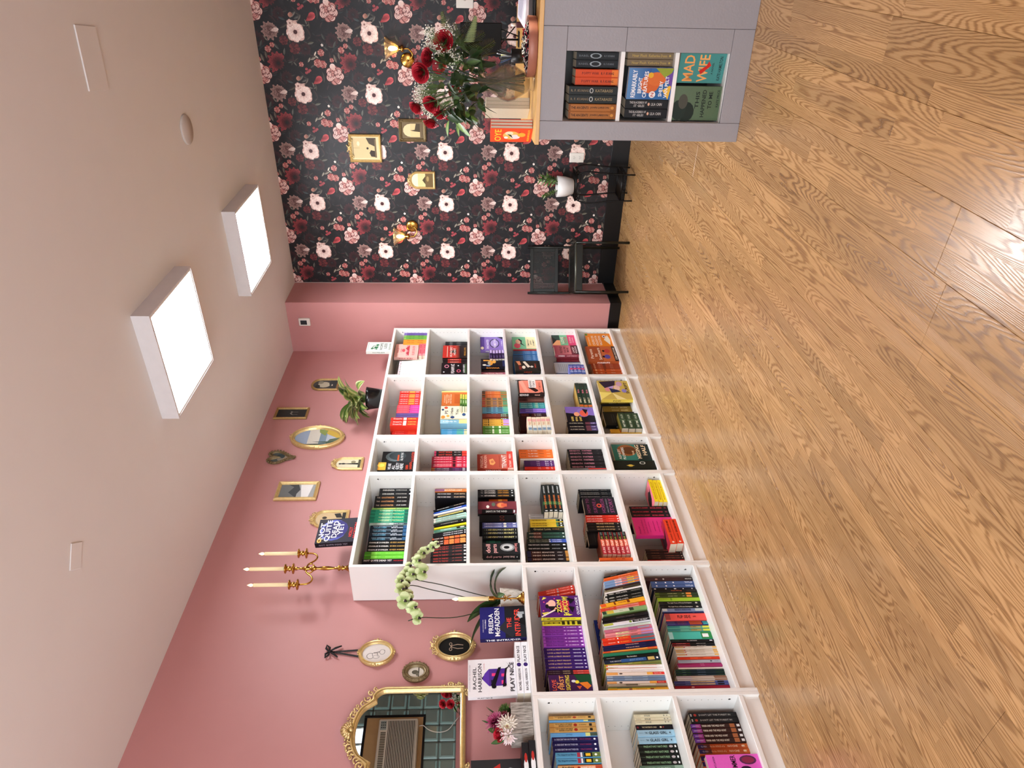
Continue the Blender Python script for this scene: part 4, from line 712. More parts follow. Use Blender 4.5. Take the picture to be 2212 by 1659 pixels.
dead_yet|black violet book with white title|#1d1a26|.0-1:#16141c|.1-.8 .45 #8f8a96 NOT QUITE DEAD YET|r 0 0 1 1 #23202b/e .52 .6 .44 .34 #4a50a0/e .55 .52 .36 .28 #2a2668/e .52 .66 .4 .26 #7c86c8/e .5 .64 .36 .24 #2c2a5c/t .1 .9 .88 .13 #f4f2ee NOT/t .06 .94 .72 .15 #f4f2ee QUITE/t .2 .9 .56 .13 #f4f2ee DEAD/t .3 .8 .42 .13 #f4f2ee YET/t .2 .6 .16 .08 #d8382e HOLLY/t .1 .8 .05 .08 #d8382e JACKSON/e .1 .9 .09 .055 #d8b25c/e .1 .9 .04 .025 #6a4a1a
oye|orange book with yellow title|#e8502a|.0-1:#e05a30|.1-.9 .5 #f5c83a OYE|r .04 .03 .96 .97 #ea4f2a/t .08 .92 .82 .16 #f7c53a OYE/e .5 .5 .3 .2 #f2b25a/e .4 .4 .16 .12 #e8d8d4/e .65 .55 .14 .1 #f7d9b0/p #2c3a2a .3,.45 .6,.6 .55,.5/p #2c3a2a .55,.35 .8,.28 .6,.3/e .55 .25 .15 .1 #f0a83a/e .35 .62 .08 .05 #f6efe6/t .1 .9 .08 .05 #f6d23a MELISSA MOGOLLON
katabasis|black green hardcover|#1d211f||.04-.4 .35 #7c6c52 R. F. KUANG;.42-.5 .7 #b9bab4 o;.435-.485 .5 #1d211f o;.54-.9 .4 #8a7a58 KATABASIS|
ancients|amber patterned hardcover|#a5652a|.0-.04:#7a4418,.88-1:#8f5420|.05-.42 .4 #1c120a THE ANCIENTS;.45-.84 .4 #1c120a JOHN LARISON;.88-.95 .5 #c98a3c o|
poppy|burnt orange hardcover|#cf4a1c|.85-1:#e07a30|.15-.55 .4 #6f1c0c POPPY WAR;.6-.9 .4 #2a0f0a R. F. KUANG|
babel|black hardcover with silver birds|#151618||.06-.3 .3 #5c6064 BABEL;.32-.6 .8 #9aa2a6 o;.36-.56 .6 #151618 o;.66-.9 .3 #6f7478 R. F. KUANG|
nearflesh|tan grey paperback with gold title|#7d6b52||.1-.42 .5 #b59a56 Near Flesh;.46-.86 .5 #b59a56 Katherine Dunn;.9-.95 .4 #b59a56 o|
blackbird|black hardcover with pale title|#141416||.1-.5 .3@.7 #b9b6b0 THE BLACKBIRDS OF;.2-.45 .3@.3 #b9b6b0 ST GILES;.52-.57 .4 #d9a98c o;.6-.85 .35 #b9b6b0 LILA CAIN|
remark|blue and orange octopus book|#2f5f96||.1-.9 .5 #fff REMARKABLY|r 0 0 1 1 #2f6298/g 0 .5 1 1 #2a568e #5a86b4/e .5 .5 .3 .22 #c8602c/e .66 .36 .22 .22 #cf6a30/p #8c9a34 .6,.1 1,.4 1,0/p #e3b23a 0,.05 .3,.2 .5,0/p #6a4a98 .4,.0 .7,.18 .9,.0/e .16 .42 .11 .075 #e8e2dc/t .1 .22 .42 .07 #b02c2c N/t .06 .94 .86 .1 #f2f2f0 REMARKABLY/t .2 .7 .72 .09 #f2f2f0 BRIGHT/t .06 .9 .6 .09 #f2f2f0 CREATURES/t .1 .6 .24 .08 #f2f2f0 SHELBY/t .06 .75 .12 .08 #f2f2f0 VAN PELT/e .78 .5 .09 .06 #d9a52c
madwife|teal book with orange capitals|#3f8680||.1-.9 .5 #f5a23c MAD WIFE|r 0 0 1 1 #468a84/t .06 .94 .78 .22 #e9a05a MAD/t .04 .96 .46 .22 #eaa860 WIFE/p #c8281c .3,.5 .42,.55 .6,.4 .75,.36 .6,.3/t .3 .7 .26 .04 #1c3a38 A NOVEL/t .1 .9 .1 .07 #1e2f2e KATE HAMILTON
happened|misty green book with black title|#3c4a3a||.1-.9 .5 #111 THIS|g 0 0 1 1 #54684a #5c7058/e .25 .72 .3 .18 #182218/e .3 .88 .3 .16 #1c281e/e .55 .8 .22 .1 #4a4a40/t .35 .85 .5 .08 #1a201a THIS/t .1 .9 .36 .08 #1a201a HAPPENED/t .35 .85 .22 .08 #1a201a TO ME/t .4 .9 .06 .05 #1c241c KATE PRICE
pagestack|cream paged book|#cfc6ae|||
sky_plain2|sky blue book beside navy ones|#6aaade|.75-.85:#dfe48a,.85-1:#4a5a4a|.2-.6 .3 #2f6a9c LITTLE|
noche2|navy and orange book behind pink one|#b9552a|.0-.12:#241c4a,.12-.25:#5a3030,.9-1:#d06a30|.06-.18 .4 #9a90a8 GLORIA;.24-.54 .45 #e0b088 On the WINGS of la;.6-.8 .45 #f0d2b0 NOCHE;.88-.94 .4 #f0d2b0 #|
"""
# mode (spine out, leaning, facing out, flat stack), design, copies, bookcase, shelf, front x, y from, y to, shelf z, height, lean, thickness
RUNS=[
('s','purple_thin',2,1,1,-0.03,2.7244,2.78,1.722,0.206,(0,0),0.03),
('s','green_thin',2,1,1,-0.03,2.6571,2.7244,1.722,0.204,(0,0),0.03),
('s','orange_thin',2,1,1,-0.03,2.583,2.6571,1.722,0.203,(0,0),0.03),
('k','salmon',2,1,1,-0.03,2.3787,2.5774,1.722,0.061,(0,0),0.03),
('f','wild_pink',1,1,1,-0.05,2.3763,2.5977,1.79,0.198,(0,0),0.03),
('l','white_thin',1,1,1,-0.07,2.3612,2.3928,1.722,0.192,(-14,-14),0.03),
('s','white_pink',9,1,1,-0.03,2.0656,2.2868,1.722,0.208,(0,0),0.03),
('s','black_bars',3,1,2,-0.08,2.629,2.7049,1.37,0.194,(0,0),0.03),
('f','red_black_face',1,1,2,-0.08,2.4126,2.6266,1.37,0.211,(0,0),0.03),
('s','red_black',2,1,2,-0.08,2.3348,2.407,1.37,0.207,(0,0),0.03),
('f','black_pink_face',1,1,2,-0.05,2.0971,2.279,1.37,0.212,(0,0),0.03),
('f','lilac_face',1,1,3,-0.08,2.5483,2.78,1.057,0.199,(0,0),0.03),
('k','lilac_flat',5,1,3,-0.03,2.3199,2.4657,1.057,0.126,(0,0),0.03),
('f','navy_orange',1,1,3,-0.05,2.2228,2.3444,1.057,0.199,(0,0),0.03),
('s','navy_gold',1,1,3,-0.08,2.2358,2.2653,1.057,0.197,(0,0),0.03),
('s','brown_plain',2,1,3,-0.08,2.1939,2.2358,1.057,0.195,(0,0),0.03),
('s','pink_plum',1,1,3,-0.08,2.1491,2.1921,1.057,0.198,(0,0),0.03),
('f','heron',1,1,4,-0.08,2.5722,2.78,0.768,0.205,(0,0),0.03),
('s','red_edge',1,1,4,-0.08,2.5506,2.5679,0.768,0.203,(0,0),0.03),
('s','blue_thin',8,1,4,-0.08,2.3756,2.5377,0.768,0.206,(0,0),0.03),
('f','hands',1,1,4,-0.03,2.1227,2.2784,0.768,0.209,(0,0),0.03),
('s','blue_pink_spine',2,1,4,-0.08,2.1518,2.194,0.768,0.2,(0,0),0.03),
('f','pink_green_face',1,1,5,-0.06,2.5957,2.78,0.415,0.205,(0,0),0.03),
('f','rose_face',1,1,5,-0.05,2.4201,2.5754,0.415,0.205,(0,0),0.03),
('s','wine_thin',3,1,5,-0.08,2.3447,2.4233,0.415,0.194,(0,0),0.03),
('f','grey_back',1,1,5,-0.07,2.1372,2.3257,0.415,0.227,(0,0),0.03),
('k','blue_pink_flat',4,1,5,0.0,2.0308,2.1761,0.415,0.126,(0,0),0.03),
('f','orange_face',1,1,6,-0.03,2.5277,2.7563,0.102,0.222,(0,0),0.03),
('f','brown_orange_face',1,1,6,-0.02,2.2551,2.5053,0.102,0.257,(0,0),0.03),
('s','brick_thin',7,1,6,-0.04,2.1698,2.2723,0.102,0.238,(0,0),0.03),
('s','orange_brick',4,1,6,-0.04,2.0951,2.1676,0.102,0.235,(0,0),0.03),
('s','fire',6,2,1,-0.1,1.7422,1.9309,1.722,0.178,(0,0),0.03),
('s','magenta_half',4,2,1,-0.1,1.6341,1.7404,1.722,0.184,(0,0),0.03),
('s','violet_plain',2,2,1,-0.1,1.5744,1.6323,1.722,0.184,(0,0),0.03),
('s','red_white',3,2,1,-0.05,1.3955,1.5004,1.722,0.206,(0,0),0.03),
('s','blue_red_small',1,2,1,-0.1,1.4089,1.442,1.722,0.195,(0,0),0.03),
('s','red_small',2,2,1,-0.1,1.3582,1.4072,1.722,0.191,(0,0),0.03),
('s','yellow_edge',1,2,2,-0.1,1.914,1.9422,1.37,0.202,(0,0),0.03),
('f','orange_back',1,2,2,-0.1,1.7221,1.9101,1.37,0.198,(0,0),0.03),
('k','green_yellow_flat',3,2,2,-0.01,1.5904,1.7504,1.37,0.055,(0,0),0.03),
('f','cream_face',1,2,2,-0.07,1.5092,1.6728,1.37,0.198,(0,0),0.03),
('s','blue_yellow_face',1,2,2,-0.06,1.4401,1.4934,1.37,0.197,(0,0),0.03),
('s','blue_green_small',4,2,2,-0.1,1.3554,1.4245,1.37,0.189,(0,0),0.03),
('s','orange_moss',4,2,3,-0.11,1.8567,1.9398,1.057,0.195,(0,0),0.03),
('s','orange_blue_stripe',6,2,3,-0.11,1.7241,1.8548,1.057,0.196,(0,0),0.03),
('s','blue_moss',5,2,3,-0.11,1.632,1.7222,1.057,0.196,(0,0),0.03),
('s','rust_moss',3,2,3,-0.11,1.5634,1.6294,1.057,0.198,(0,0),0.03),
('s','yellow_lilac',3,2,3,-0.11,1.4759,1.5591,1.057,0.195,(0,0),0.03),
('s','green_pale',3,2,3,-0.11,1.3803,1.4719,1.057,0.196,(0,0),0.03),
('f','rewind',1,2,4,-0.03,1.7848,1.98,0.768,0.204,(0,0),0.03),
('s','rewind_dim',3,2,4,-0.1,1.7773,1.8464,0.768,0.2,(0,0),0.03),
('s','teal_game',3,2,4,-0.1,1.6886,1.7701,0.768,0.195,(0,0),0.03),
('s','purple_two',2,2,4,-0.1,1.6297,1.6842,0.768,0.197,(0,0),0.03),
('s','maroon_dark',2,2,4,-0.1,1.5728,1.628,0.768,0.205,(0,0),0.03),
('f','maroon_face',1,2,4,-0.09,1.3841,1.5575,0.768,0.214,(0,0),0.03),
('k','pastel_flat',5,2,4,0.0,1.2657,1.433,0.768,0.167,(0,0),0.03),
('k','forest_flat',3,2,5,-0.05,1.6331,1.97,0.415,0.099,(0,0),0.03),
('f','slayer_face',1,2,5,-0.06,1.4463,1.6432,0.415,0.214,(0,0),0.03),
('s','black_purple',3,2,5,-0.06,1.3407,1.4517,0.415,0.219,(0,0),0.03),
('s','mint_flat_thin',1,2,5,-0.1,1.366,1.3892,0.415,0.201,(0,0),0.03),
('f','comic_face',1,2,6,-0.01,1.6681,1.933,0.102,0.242,(0,0),0.03),
('l','gold_spine',1,2,6,-0.1,1.746,1.7976,0.102,0.227,(-8,-8),0.03),
('s','black_plain',1,2,6,-0.1,1.7136,1.7432,0.102,0.229,(0,0),0.03),
('s','gold_spine',2,2,6,-0.1,1.6363,1.7118,0.102,0.222,(0,0),0.03),
('f','black_back',1,2,6,-0.08,1.4295,1.6031,0.102,0.239,(0,0),0.03),
('k','green_flat',3,2,6,-0.02,1.314,1.5082,0.102,0.151,(0,0),0.03),
('s','yellow_thin',2,2,6,-0.06,1.3114,1.359,0.102,0.226,(0,0),0.03),
('f','moon_face',1,3,1,-0.12,1.0536,1.18,1.722,0.237,(0,0),0.03),
('f','guilty_face',1,3,1,-0.05,0.8899,0.9785,1.722,0.242,(0,0),0.03),
('s','hot_black',2,3,2,-0.11,1.1166,1.18,1.37,0.229,(0,0),0.03),
('s','crimson_title',5,3,2,-0.11,0.9962,1.1155,1.37,0.243,(0,0),0.03),
('s','plum_orange',2,3,2,-0.11,0.9626,0.9946,1.37,0.244,(0,0),0.03),
('k','red_flat_one',1,3,3,-0.04,0.8847,1.0848,1.057,0.041,(0,0),0.03),
('f','tenant',1,3,3,-0.07,0.9212,1.0806,1.085,0.214,(0,0),0.03),
('s','orange_title',3,3,4,-0.1,1.078,1.1779,0.768,0.236,(0,0),0.03),
('s','white_slim',1,3,4,-0.1,1.0572,1.0735,0.768,0.232,(0,0),0.03),
('s','purple_white',3,3,4,-0.1,0.9857,1.0535,0.768,0.207,(0,0),0.03),
('s','red_small2',2,3,4,-0.1,0.9513,0.9842,0.768,0.207,(0,0),0.03),
('s','black_rose_wave',6,3,5,-0.1,0.9625,1.1786,0.415,0.245,(0,0),0.03),
('s','grey_red',1,3,5,-0.1,0.9461,0.9611,0.415,0.252,(0,0),0.03),
('f','teal_face',1,3,6,-0.04,0.9688,1.1447,0.102,0.257,(0,0),0.03),
('f','dark_leaf_face',1,3,6,-0.02,0.8518,0.9404,0.102,0.283,(0,0),0.03),
('s','black_silver',2,4,1,-0.11,0.7089,0.78,1.722,0.217,(0,0),0.03),
('s','black_copper',3,4,1,-0.11,0.601,0.7071,1.722,0.237,(0,0),0.03),
('s','lime_edge',1,4,1,-0.11,0.5838,0.5997,1.722,0.247,(0,0),0.03),
('s','teal_glow',4,4,1,-0.11,0.4668,0.5821,1.722,0.251,(0,0),0.03),
('s','pale_grey',1,4,1,-0.11,0.4425,0.465,1.722,0.245,(0,0),0.03),
('s','night_blue',4,4,1,-0.11,0.3119,0.4407,1.722,0.238,(0,0),0.03),
('s','black_white_gold',3,4,1,-0.11,0.226,0.3102,1.722,0.237,(0,0),0.03),
('s','lime',2,4,1,-0.11,0.1661,0.2234,1.722,0.245,(0,0),0.03),
('s','black_moon',1,4,1,-0.11,0.1278,0.1651,1.722,0.253,(0,0),0.03),
('s','amber_mauve',1,4,2,-0.11,0.7445,0.7729,1.37,0.208,(0,0),0.03),
('s','black_slim_title',2,4,2,-0.11,0.6829,0.7432,1.37,0.206,(0,0),0.03),
('l','black_slim_title',1,4,2,-0.11,0.6383,0.656,1.37,0.206,(-21,-21),0.03),
('l','blue_sky',1,4,2,-0.11,0.6132,0.6257,1.37,0.205,(-20,-20),0.03),
('l','white_slim2',1,4,2,-0.11,0.5883,0.6038,1.37,0.204,(-19,-19),0.03),
('l','black_yellow_caps',1,4,2,-0.11,0.5636,0.579,1.37,0.203,(-18,-18),0.03),
('l','mint_red',2,4,2,-0.11,0.515,0.5575,1.37,0.201,(-17,-16),0.03),
('l','black_arrow',1,4,2,-0.11,0.4731,0.4969,1.37,0.199,(-15,-15),0.03),
('l','yellow_bright',1,4,2,-0.11,0.4495,0.4642,1.37,0.198,(-14,-14),0.03),
('l','sage_black',1,4,2,-0.11,0.4174,0.4378,1.37,0.197,(-13,-13),0.03),
('l','black_caps',2,4,2,-0.11,0.3657,0.4087,1.37,0.201,(-12,-11),0.03),
('l','ember_tiles',3,4,2,-0.11,0.2873,0.36,1.37,0.204,(-10,-8),0.03),
('l','black_ember',6,4,2,-0.11,0.1323,0.2845,1.37,0.209,(-7,-2),0.03),
('s','black_hitch',3,4,3,-0.12,0.6962,0.78,1.057,0.241,(0,0),0.03),
('s','sunset_face',1,4,3,-0.14,0.6752,0.7164,1.057,0.241,(0,0),0.03),
('f','maroon_saints',1,4,3,-0.06,0.5191,0.588,1.057,0.241,(0,0),0.04),
('s','black_seal',2,4,3,-0.14,0.4925,0.5579,1.057,0.233,(0,0),0.03),
('s','periwinkle',2,4,3,-0.12,0.4182,0.4702,1.057,0.215,(0,0),0.03),
('s','black_secret',3,4,3,-0.12,0.3285,0.4137,1.057,0.216,(0,0),0.03),
('s','storm_face',1,4,3,-0.14,0.3029,0.3465,1.057,0.216,(0,0),0.03),
('f','doll_face',1,4,3,-0.06,0.1401,0.2268,1.057,0.216,(0,0),0.05),
('k','dark_green_flat',4,4,4,-0.06,0.4928,0.7529,0.768,0.119,(0,0),0.03),
('s','silver_ink',2,4,4,-0.11,0.4843,0.531,0.768,0.211,(0,0),0.03),
('s','yellow_title',3,4,4,-0.11,0.4098,0.4813,0.768,0.207,(0,0),0.03),
('s','black_script',1,4,4,-0.11,0.3751,0.4086,0.768,0.213,(0,0),0.03),
('s','moss_red',2,4,4,-0.11,0.3171,0.3733,0.768,0.233,(0,0),0.03),
('s','black_blue_end',2,4,4,-0.11,0.2741,0.3154,0.768,0.236,(0,0),0.03),
('s','black_orchard',2,4,4,-0.11,0.2194,0.273,0.768,0.242,(0,0),0.03),
('s','season',3,4,4,-0.11,0.1312,0.2178,0.768,0.245,(0,0),0.03),
('s','black_italic',4,4,5,-0.13,0.6996,0.78,0.415,0.216,(0,0),0.03),
('f','horror_story',1,4,5,-0.11,0.5161,0.6744,0.415,0.206,(0,0),0.03),
('s','red_dead',3,4,5,-0.1,0.4393,0.5027,0.415,0.21,(0,0),0.03),
('s','black_gold_souls',3,4,5,-0.1,0.3615,0.4376,0.415,0.212,(0,0),0.03),
('f','black_back2',1,4,5,-0.12,0.2599,0.3797,0.415,0.217,(0,0),0.03),
('k','sun_trap',6,4,5,-0.05,0.122,0.3043,0.415,0.164,(0,0),0.03),
('s','orange_cut',1,4,5,-0.04,0.0633,0.0846,0.415,0.193,(0,0),0.03),
('k','yellow_pink_flat',3,4,6,-0.03,0.5435,0.7571,0.102,0.082,(0,0),0.03),
('s','black_bunny',3,4,6,-0.06,0.4357,0.539,0.102,0.243,(0,0),0.03),
('f','hot_pink_back',1,4,6,-0.06,0.2768,0.4315,0.102,0.248,(0,0),0.03),
('k','orange_flat',2,4,6,0.0,0.1519,0.3579,0.102,0.083,(0,0),0.03),
('s','dark_brown_title',4,4,6,-0.07,0.0976,0.1758,0.102,0.216,(0,0),0.03),
('s','red_low',1,4,6,-0.07,0.0846,0.0965,0.102,0.219,(0,0),0.03),
('l','red_people',3,5,1,-0.07,-0.1385,-0.078,0.77,0.202,(-14,-12),0.03),
('l','navy_small',1,5,1,-0.1,-0.134,-0.1139,0.77,0.198,(-8,-8),0.03),
('f','zom_face',1,5,1,-0.03,-0.3368,-0.1965,0.77,0.207,(0,0),0.028),
('s','zom_spine',1,5,1,-0.05,-0.3685,-0.3422,0.77,0.203,(0,0),0.03),
('s','wicked_purple',6,5,1,-0.05,-0.5031,-0.3698,0.77,0.208,(0,0),0.03),
('s','fright_purple',6,5,1,-0.05,-0.6308,-0.5043,0.77,0.21,(0,0),0.03),
('s','vampire',2,5,1,-0.05,-0.6604,-0.6324,0.77,0.205,(0,0),0.03),
('f','sighting',1,5,1,-0.03,-0.7638,-0.6757,0.77,0.205,(0,0),0.03),
('f','navy_tall',1,5,2,-0.16,-0.4537,-0.2573,0.413,0.267,(0,0),0.03),
('l','black_slim_title',1,5,2,-0.02,-0.0297,-0.02,0.413,0.194,(-15,-15),0.03),
('l','orange_plain',2,5,2,-0.02,-0.056,-0.0321,0.413,0.196,(-15,-15),0.03),
('l','sky_pink_yellow',3,5,2,-0.02,-0.1048,-0.0571,0.413,0.199,(-14,-14),0.03),
('l','cocoa',1,5,2,-0.02,-0.1205,-0.106,0.413,0.202,(-14,-14),0.03),
('l','khaki',1,5,2,-0.02,-0.1377,-0.1217,0.413,0.204,(-13,-13),0.03),
('l','white_plain',1,5,2,-0.02,-0.1504,-0.1389,0.413,0.205,(-13,-13),0.03),
('l','black_wrap',3,5,2,-0.02,-0.2112,-0.1515,0.413,0.211,(-12,-12),0.03),
('l','amber_plain',1,5,2,-0.02,-0.2376,-0.2134,0.413,0.243,(-12,-12),0.03),
('l','coral_slim',2,5,2,-0.02,-0.268,-0.2398,0.413,0.248,(-11,-11),0.03),
('l','green_cover',1,5,2,-0.02,-0.2944,-0.2703,0.413,0.241,(-10,-10),0.03),
('l','black_shadow',2,5,2,-0.02,-0.3498,-0.3103,0.413,0.249,(-10,-10),0.03),
('l','white_green',1,5,2,-0.02,-0.3705,-0.3523,0.413,0.247,(-9,-9),0.03),
('l','mint_plain',1,5,2,-0.02,-0.391,-0.3725,0.413,0.249,(-9,-9),0.03),
('l','pink_blue',1,5,2,-0.02,-0.4138,-0.392,0.413,0.248,(-8,-8),0.03),
('l','pink_cream_lilac',2,5,2,-0.02,-0.4454,-0.4153,0.413,0.25,(-8,-8),0.03),
('l','red_slate',2,5,2,-0.02,-0.4881,-0.4463,0.413,0.269,(-7,-7),0.03),
('l','navy_plain',2,5,2,-0.02,-0.5243,-0.4896,0.413,0.272,(-6,-6),0.03),
('l','orange_red_end',2,5,2,-0.02,-0.5434,-0.5262,0.413,0.278,(-6,-6),0.03),
('l','green_plain',1,5,2,-0.02,-0.5584,-0.5443,0.413,0.279,(-5,-5),0.03),
('l','black_inst',1,5,2,-0.02,-0.5799,-0.5594,0.413,0.281,(-5,-5),0.03),
('l','blue_gold_end',1,5,2,-0.02,-0.604,-0.5809,0.413,0.28,(-5,-5),0.03),
('l','olive',2,5,2,-0.02,-0.6292,-0.6049,0.413,0.284,(-4,-4),0.03),
('s','white_orange',2,5,2,-0.02,-0.6584,-0.6305,0.413,0.276,(0,0),0.03),
('s','white_plain2',1,5,2,-0.02,-0.6709,-0.6593,0.413,0.279,(0,0),0.03),
('s','peach_red_end',1,5,2,-0.02,-0.6903,-0.6717,0.413,0.282,(0,0),0.03),
('s','denim',2,5,2,-0.02,-0.7156,-0.6912,0.413,0.282,(0,0),0.03),
('s','peach_red_end2',1,5,2,-0.02,-0.7338,-0.7165,0.413,0.284,(0,0),0.03),
('s','stone_photo',1,5,2,-0.02,-0.748,-0.7347,0.413,0.282,(0,0),0.03),
('s','leaf_green',1,5,2,-0.02,-0.7586,-0.7488,0.413,0.285,(0,0),0.03),
('s','amber_berry',1,5,2,-0.02,-0.7705,-0.7595,0.413,0.287,(0,0),0.03),
('s','walnut',1,5,3,-0.06,-0.0711,-0.0461,0.1,0.267,(0,0),0.03),
('s','denim_bunny',2,5,3,-0.06,-0.1168,-0.0735,0.1,0.242,(0,0),0.03),
('s','night_white',1,5,3,-0.06,-0.1363,-0.118,0.1,0.246,(0,0),0.03),
('s','black_orange_script',1,5,3,-0.06,-0.1557,-0.1375,0.1,0.234,(0,0),0.03),
('s','olive_lime',2,5,3,-0.06,-0.1917,-0.1569,0.1,0.238,(0,0),0.03),
('s','lime_plain',1,5,3,-0.06,-0.2146,-0.1928,0.1,0.231,(0,0),0.03),
('s','black_serif',2,5,3,-0.06,-0.2625,-0.2157,0.1,0.228,(0,0),0.03),
('s','blue_grey_art',1,5,3,-0.06,-0.2847,-0.2636,0.1,0.222,(0,0),0.03),
('s','navy_slim',1,5,3,-0.06,-0.2974,-0.2858,0.1,0.224,(0,0),0.03),
('s','flip_coral',1,5,3,-0.06,-0.343,-0.2985,0.1,0.217,(0,0),0.03),
('s','purple_brick',2,5,3,-0.06,-0.374,-0.3441,0.1,0.218,(0,0),0.03),
('s','teal_yellow',2,5,3,-0.06,-0.4098,-0.3751,0.1,0.221,(0,0),0.03),
('s','teal_back',1,5,3,-0.06,-0.4598,-0.4119,0.1,0.225,(0,0),0.03),
('s','black_article',1,5,3,-0.06,-0.4776,-0.4614,0.1,0.224,(0,0),0.03),
('s','black_red_band',2,5,3,-0.06,-0.5028,-0.4786,0.1,0.221,(0,0),0.03),
('s','cream_seal',4,5,3,-0.06,-0.5619,-0.5038,0.1,0.214,(0,0),0.03),
('s','red_band',1,5,3,-0.06,-0.5774,-0.5629,0.1,0.213,(0,0),0.03),
('s','silver_blue',1,5,3,-0.06,-0.5966,-0.5784,0.1,0.213,(0,0),0.03),
('s','magenta_slim',2,5,3,-0.06,-0.6204,-0.598,0.1,0.221,(0,0),0.03),
('s','white_slim3',1,5,3,-0.06,-0.6336,-0.6213,0.1,0.223,(0,0),0.03),
('s','forest_navy',3,5,3,-0.06,-0.6689,-0.6345,0.1,0.242,(0,0),0.03),
('s','cream_rust',3,5,3,-0.06,-0.6992,-0.6699,0.1,0.246,(0,0),0.03),
('s','blue_cream',2,5,3,-0.06,-0.7245,-0.7001,0.1,0.265,(0,0),0.03),
('s','crimson_slim',1,5,3,-0.06,-0.7423,-0.7254,0.1,0.268,(0,0),0.03),
('s','tan_wander',1,6,1,-0.1,-0.8592,-0.8424,0.77,0.214,(0,0),0.03),
('s','sky_plain',1,6,1,-0.1,-0.8716,-0.8598,0.77,0.214,(0,0),0.03),
('s','tan_wander',2,6,1,-0.1,-0.9234,-0.8735,0.77,0.214,(0,0),0.03),
('s','sky_plain2',1,6,1,-0.1,-0.945,-0.924,0.77,0.214,(0,0),0.03),
('s','navy_moon',3,6,1,-0.1,-1.013,-0.9458,0.77,0.209,(0,0),0.03),
('s','blue_bakery',2,6,1,-0.1,-1.0667,-1.0144,0.77,0.2,(0,0),0.03),
('s','kindling',1,6,1,-0.1,-1.0957,-1.0723,0.77,0.195,(0,0),0.03),
('s','kindling',2,6,1,-0.1,-1.1364,-1.0971,0.77,0.198,(0,0),0.03),
('s','solis',3,6,2,-0.1,-0.8919,-0.8414,0.413,0.171,(0,0),0.03),
('s','black_child',1,6,2,-0.1,-0.918,-0.8929,0.413,0.172,(0,0),0.03),
('s','glass_blue',2,6,2,-0.1,-0.9827,-0.9193,0.413,0.172,(0,0),0.03),
('s','predatory',4,6,2,-0.1,-1.0823,-0.9836,0.413,0.18,(0,0),0.03),
('s','sage_plain',2,6,2,-0.1,-1.1344,-1.0832,0.413,0.19,(0,0),0.03),
('s','forest_black',2,6,3,-0.09,-0.898,-0.8446,0.1,0.226,(0,0),0.03),
('s','vania',4,6,3,-0.09,-0.9959,-0.8997,0.1,0.233,(0,0),0.03),
('s','noche',2,6,3,-0.09,-1.0468,-0.9968,0.1,0.227,(0,0),0.03),
('f','pink_summer',1,6,3,-0.02,-1.1724,-1.0877,0.1,0.23,(0,0),0.03),
('s','noche2',2,6,3,-0.09,-1.1008,-1.0498,0.1,0.226,(0,0),0.03),
]
# ================================================================ BOOKCASES
def bookcase(y0, y1, H, shelves, where, side_h=None):
    """y0 end towards the window, y1 end towards the pier; front plane x = 0, back at -.28"""
    b = thing('bookcase', where, 'bookcase', T(-.28, y0, 0)); w = y1 - y0
    t = .0175
    MB().bbox(0, .28, 0, t, 0, H, .001).build('side_panel', WHITE, b)
    MB().bbox(0, .28, w - t, w, 0, H, .001).build('side_panel', WHITE, b)
    MB().bbox(.006, .28, t, w - t, H - .021, H, .001).build('top_panel', WHITE, b)
    for i, z in enumerate(shelves):
        MB().bbox(.008, .279, t, w - t, z - .02, z, .001).build('bottom_shelf' if i == len(shelves) - 1 else 'shelf', WHITE, b)
    MB().box(.243, .262, t, w - t, 0, shelves[-1] - .02).build('plinth', WHITE, b)
    for a in (0, 1): MB().box(0, .005, t + a * (w / 2 - t) + .0006, t + (a + 1) * (w / 2 - t) - .0006, shelves[-1], H - .021).build('back_panel', WHITE, b)
    # rows of peg holes in the inner faces of the sides
    mb = MB()
    hole = lambda x, y, z, r, sg: mb.add([(x + r * cos(q * pi / 4), y, z + r * sin(q * pi / 4)) for q in range(8)], [tuple(range(8))[::sg]], '#6a675f')
    z = .14
    while z < H - .06:
        if min(abs(z - s_ + .01) for s_ in shelves) > .018:
            for x in (.245, .04):
                hole(x, w - t - .0004, z, .0021, -1); hole(x, t + .0004, z, .0021, 1)
        z += .032
    stuff(mb.build('peg_hole', PRINT, b))
    mb = MB()
    for zz in ([H - .075] + ([1.0 - .02] if H > 1.5 else []) + [.135]):
        mb.lathe([(.0055, -.0012), (.0055, 0)], 12, '#0c0c0c', M=T(.245, w - t, zz) @ Rx(90))
    mb.build('fitting_hole', PRINT, b)
    return b
S6 = [1.722, 1.370, 1.057, .768, .415, .102]; S3 = [.770, .413, .100]
UNIT = {1: (2.0, 2.8, 2.02, 'tall white bookcase against the pier, under the white book with a green vine', 'pier'),
        2: (1.2, 2.0, 2.02, 'tall white bookcase with a black potted plant on top', 'plant'),
        3: (.8, 1.2, 2.02, 'narrow tall white bookcase, half as wide as its neighbours', 'narrow'),
        4: (0, .8, 2.02, 'tall white bookcase with the brass candelabra on top', 'candelabra'),
        5: (-.8, 0, 1.06, 'low white bookcase under the orchid', 'orchid'),
        6: (-1.6, -.8, 1.06, 'low white bookcase under the gilt mirror', 'mirror')}
for k, (a, b_, H, lab, nm) in UNIT.items(): bookcase(a + .0004, b_ - .0004, H, S3 if k > 4 else S6, lab)
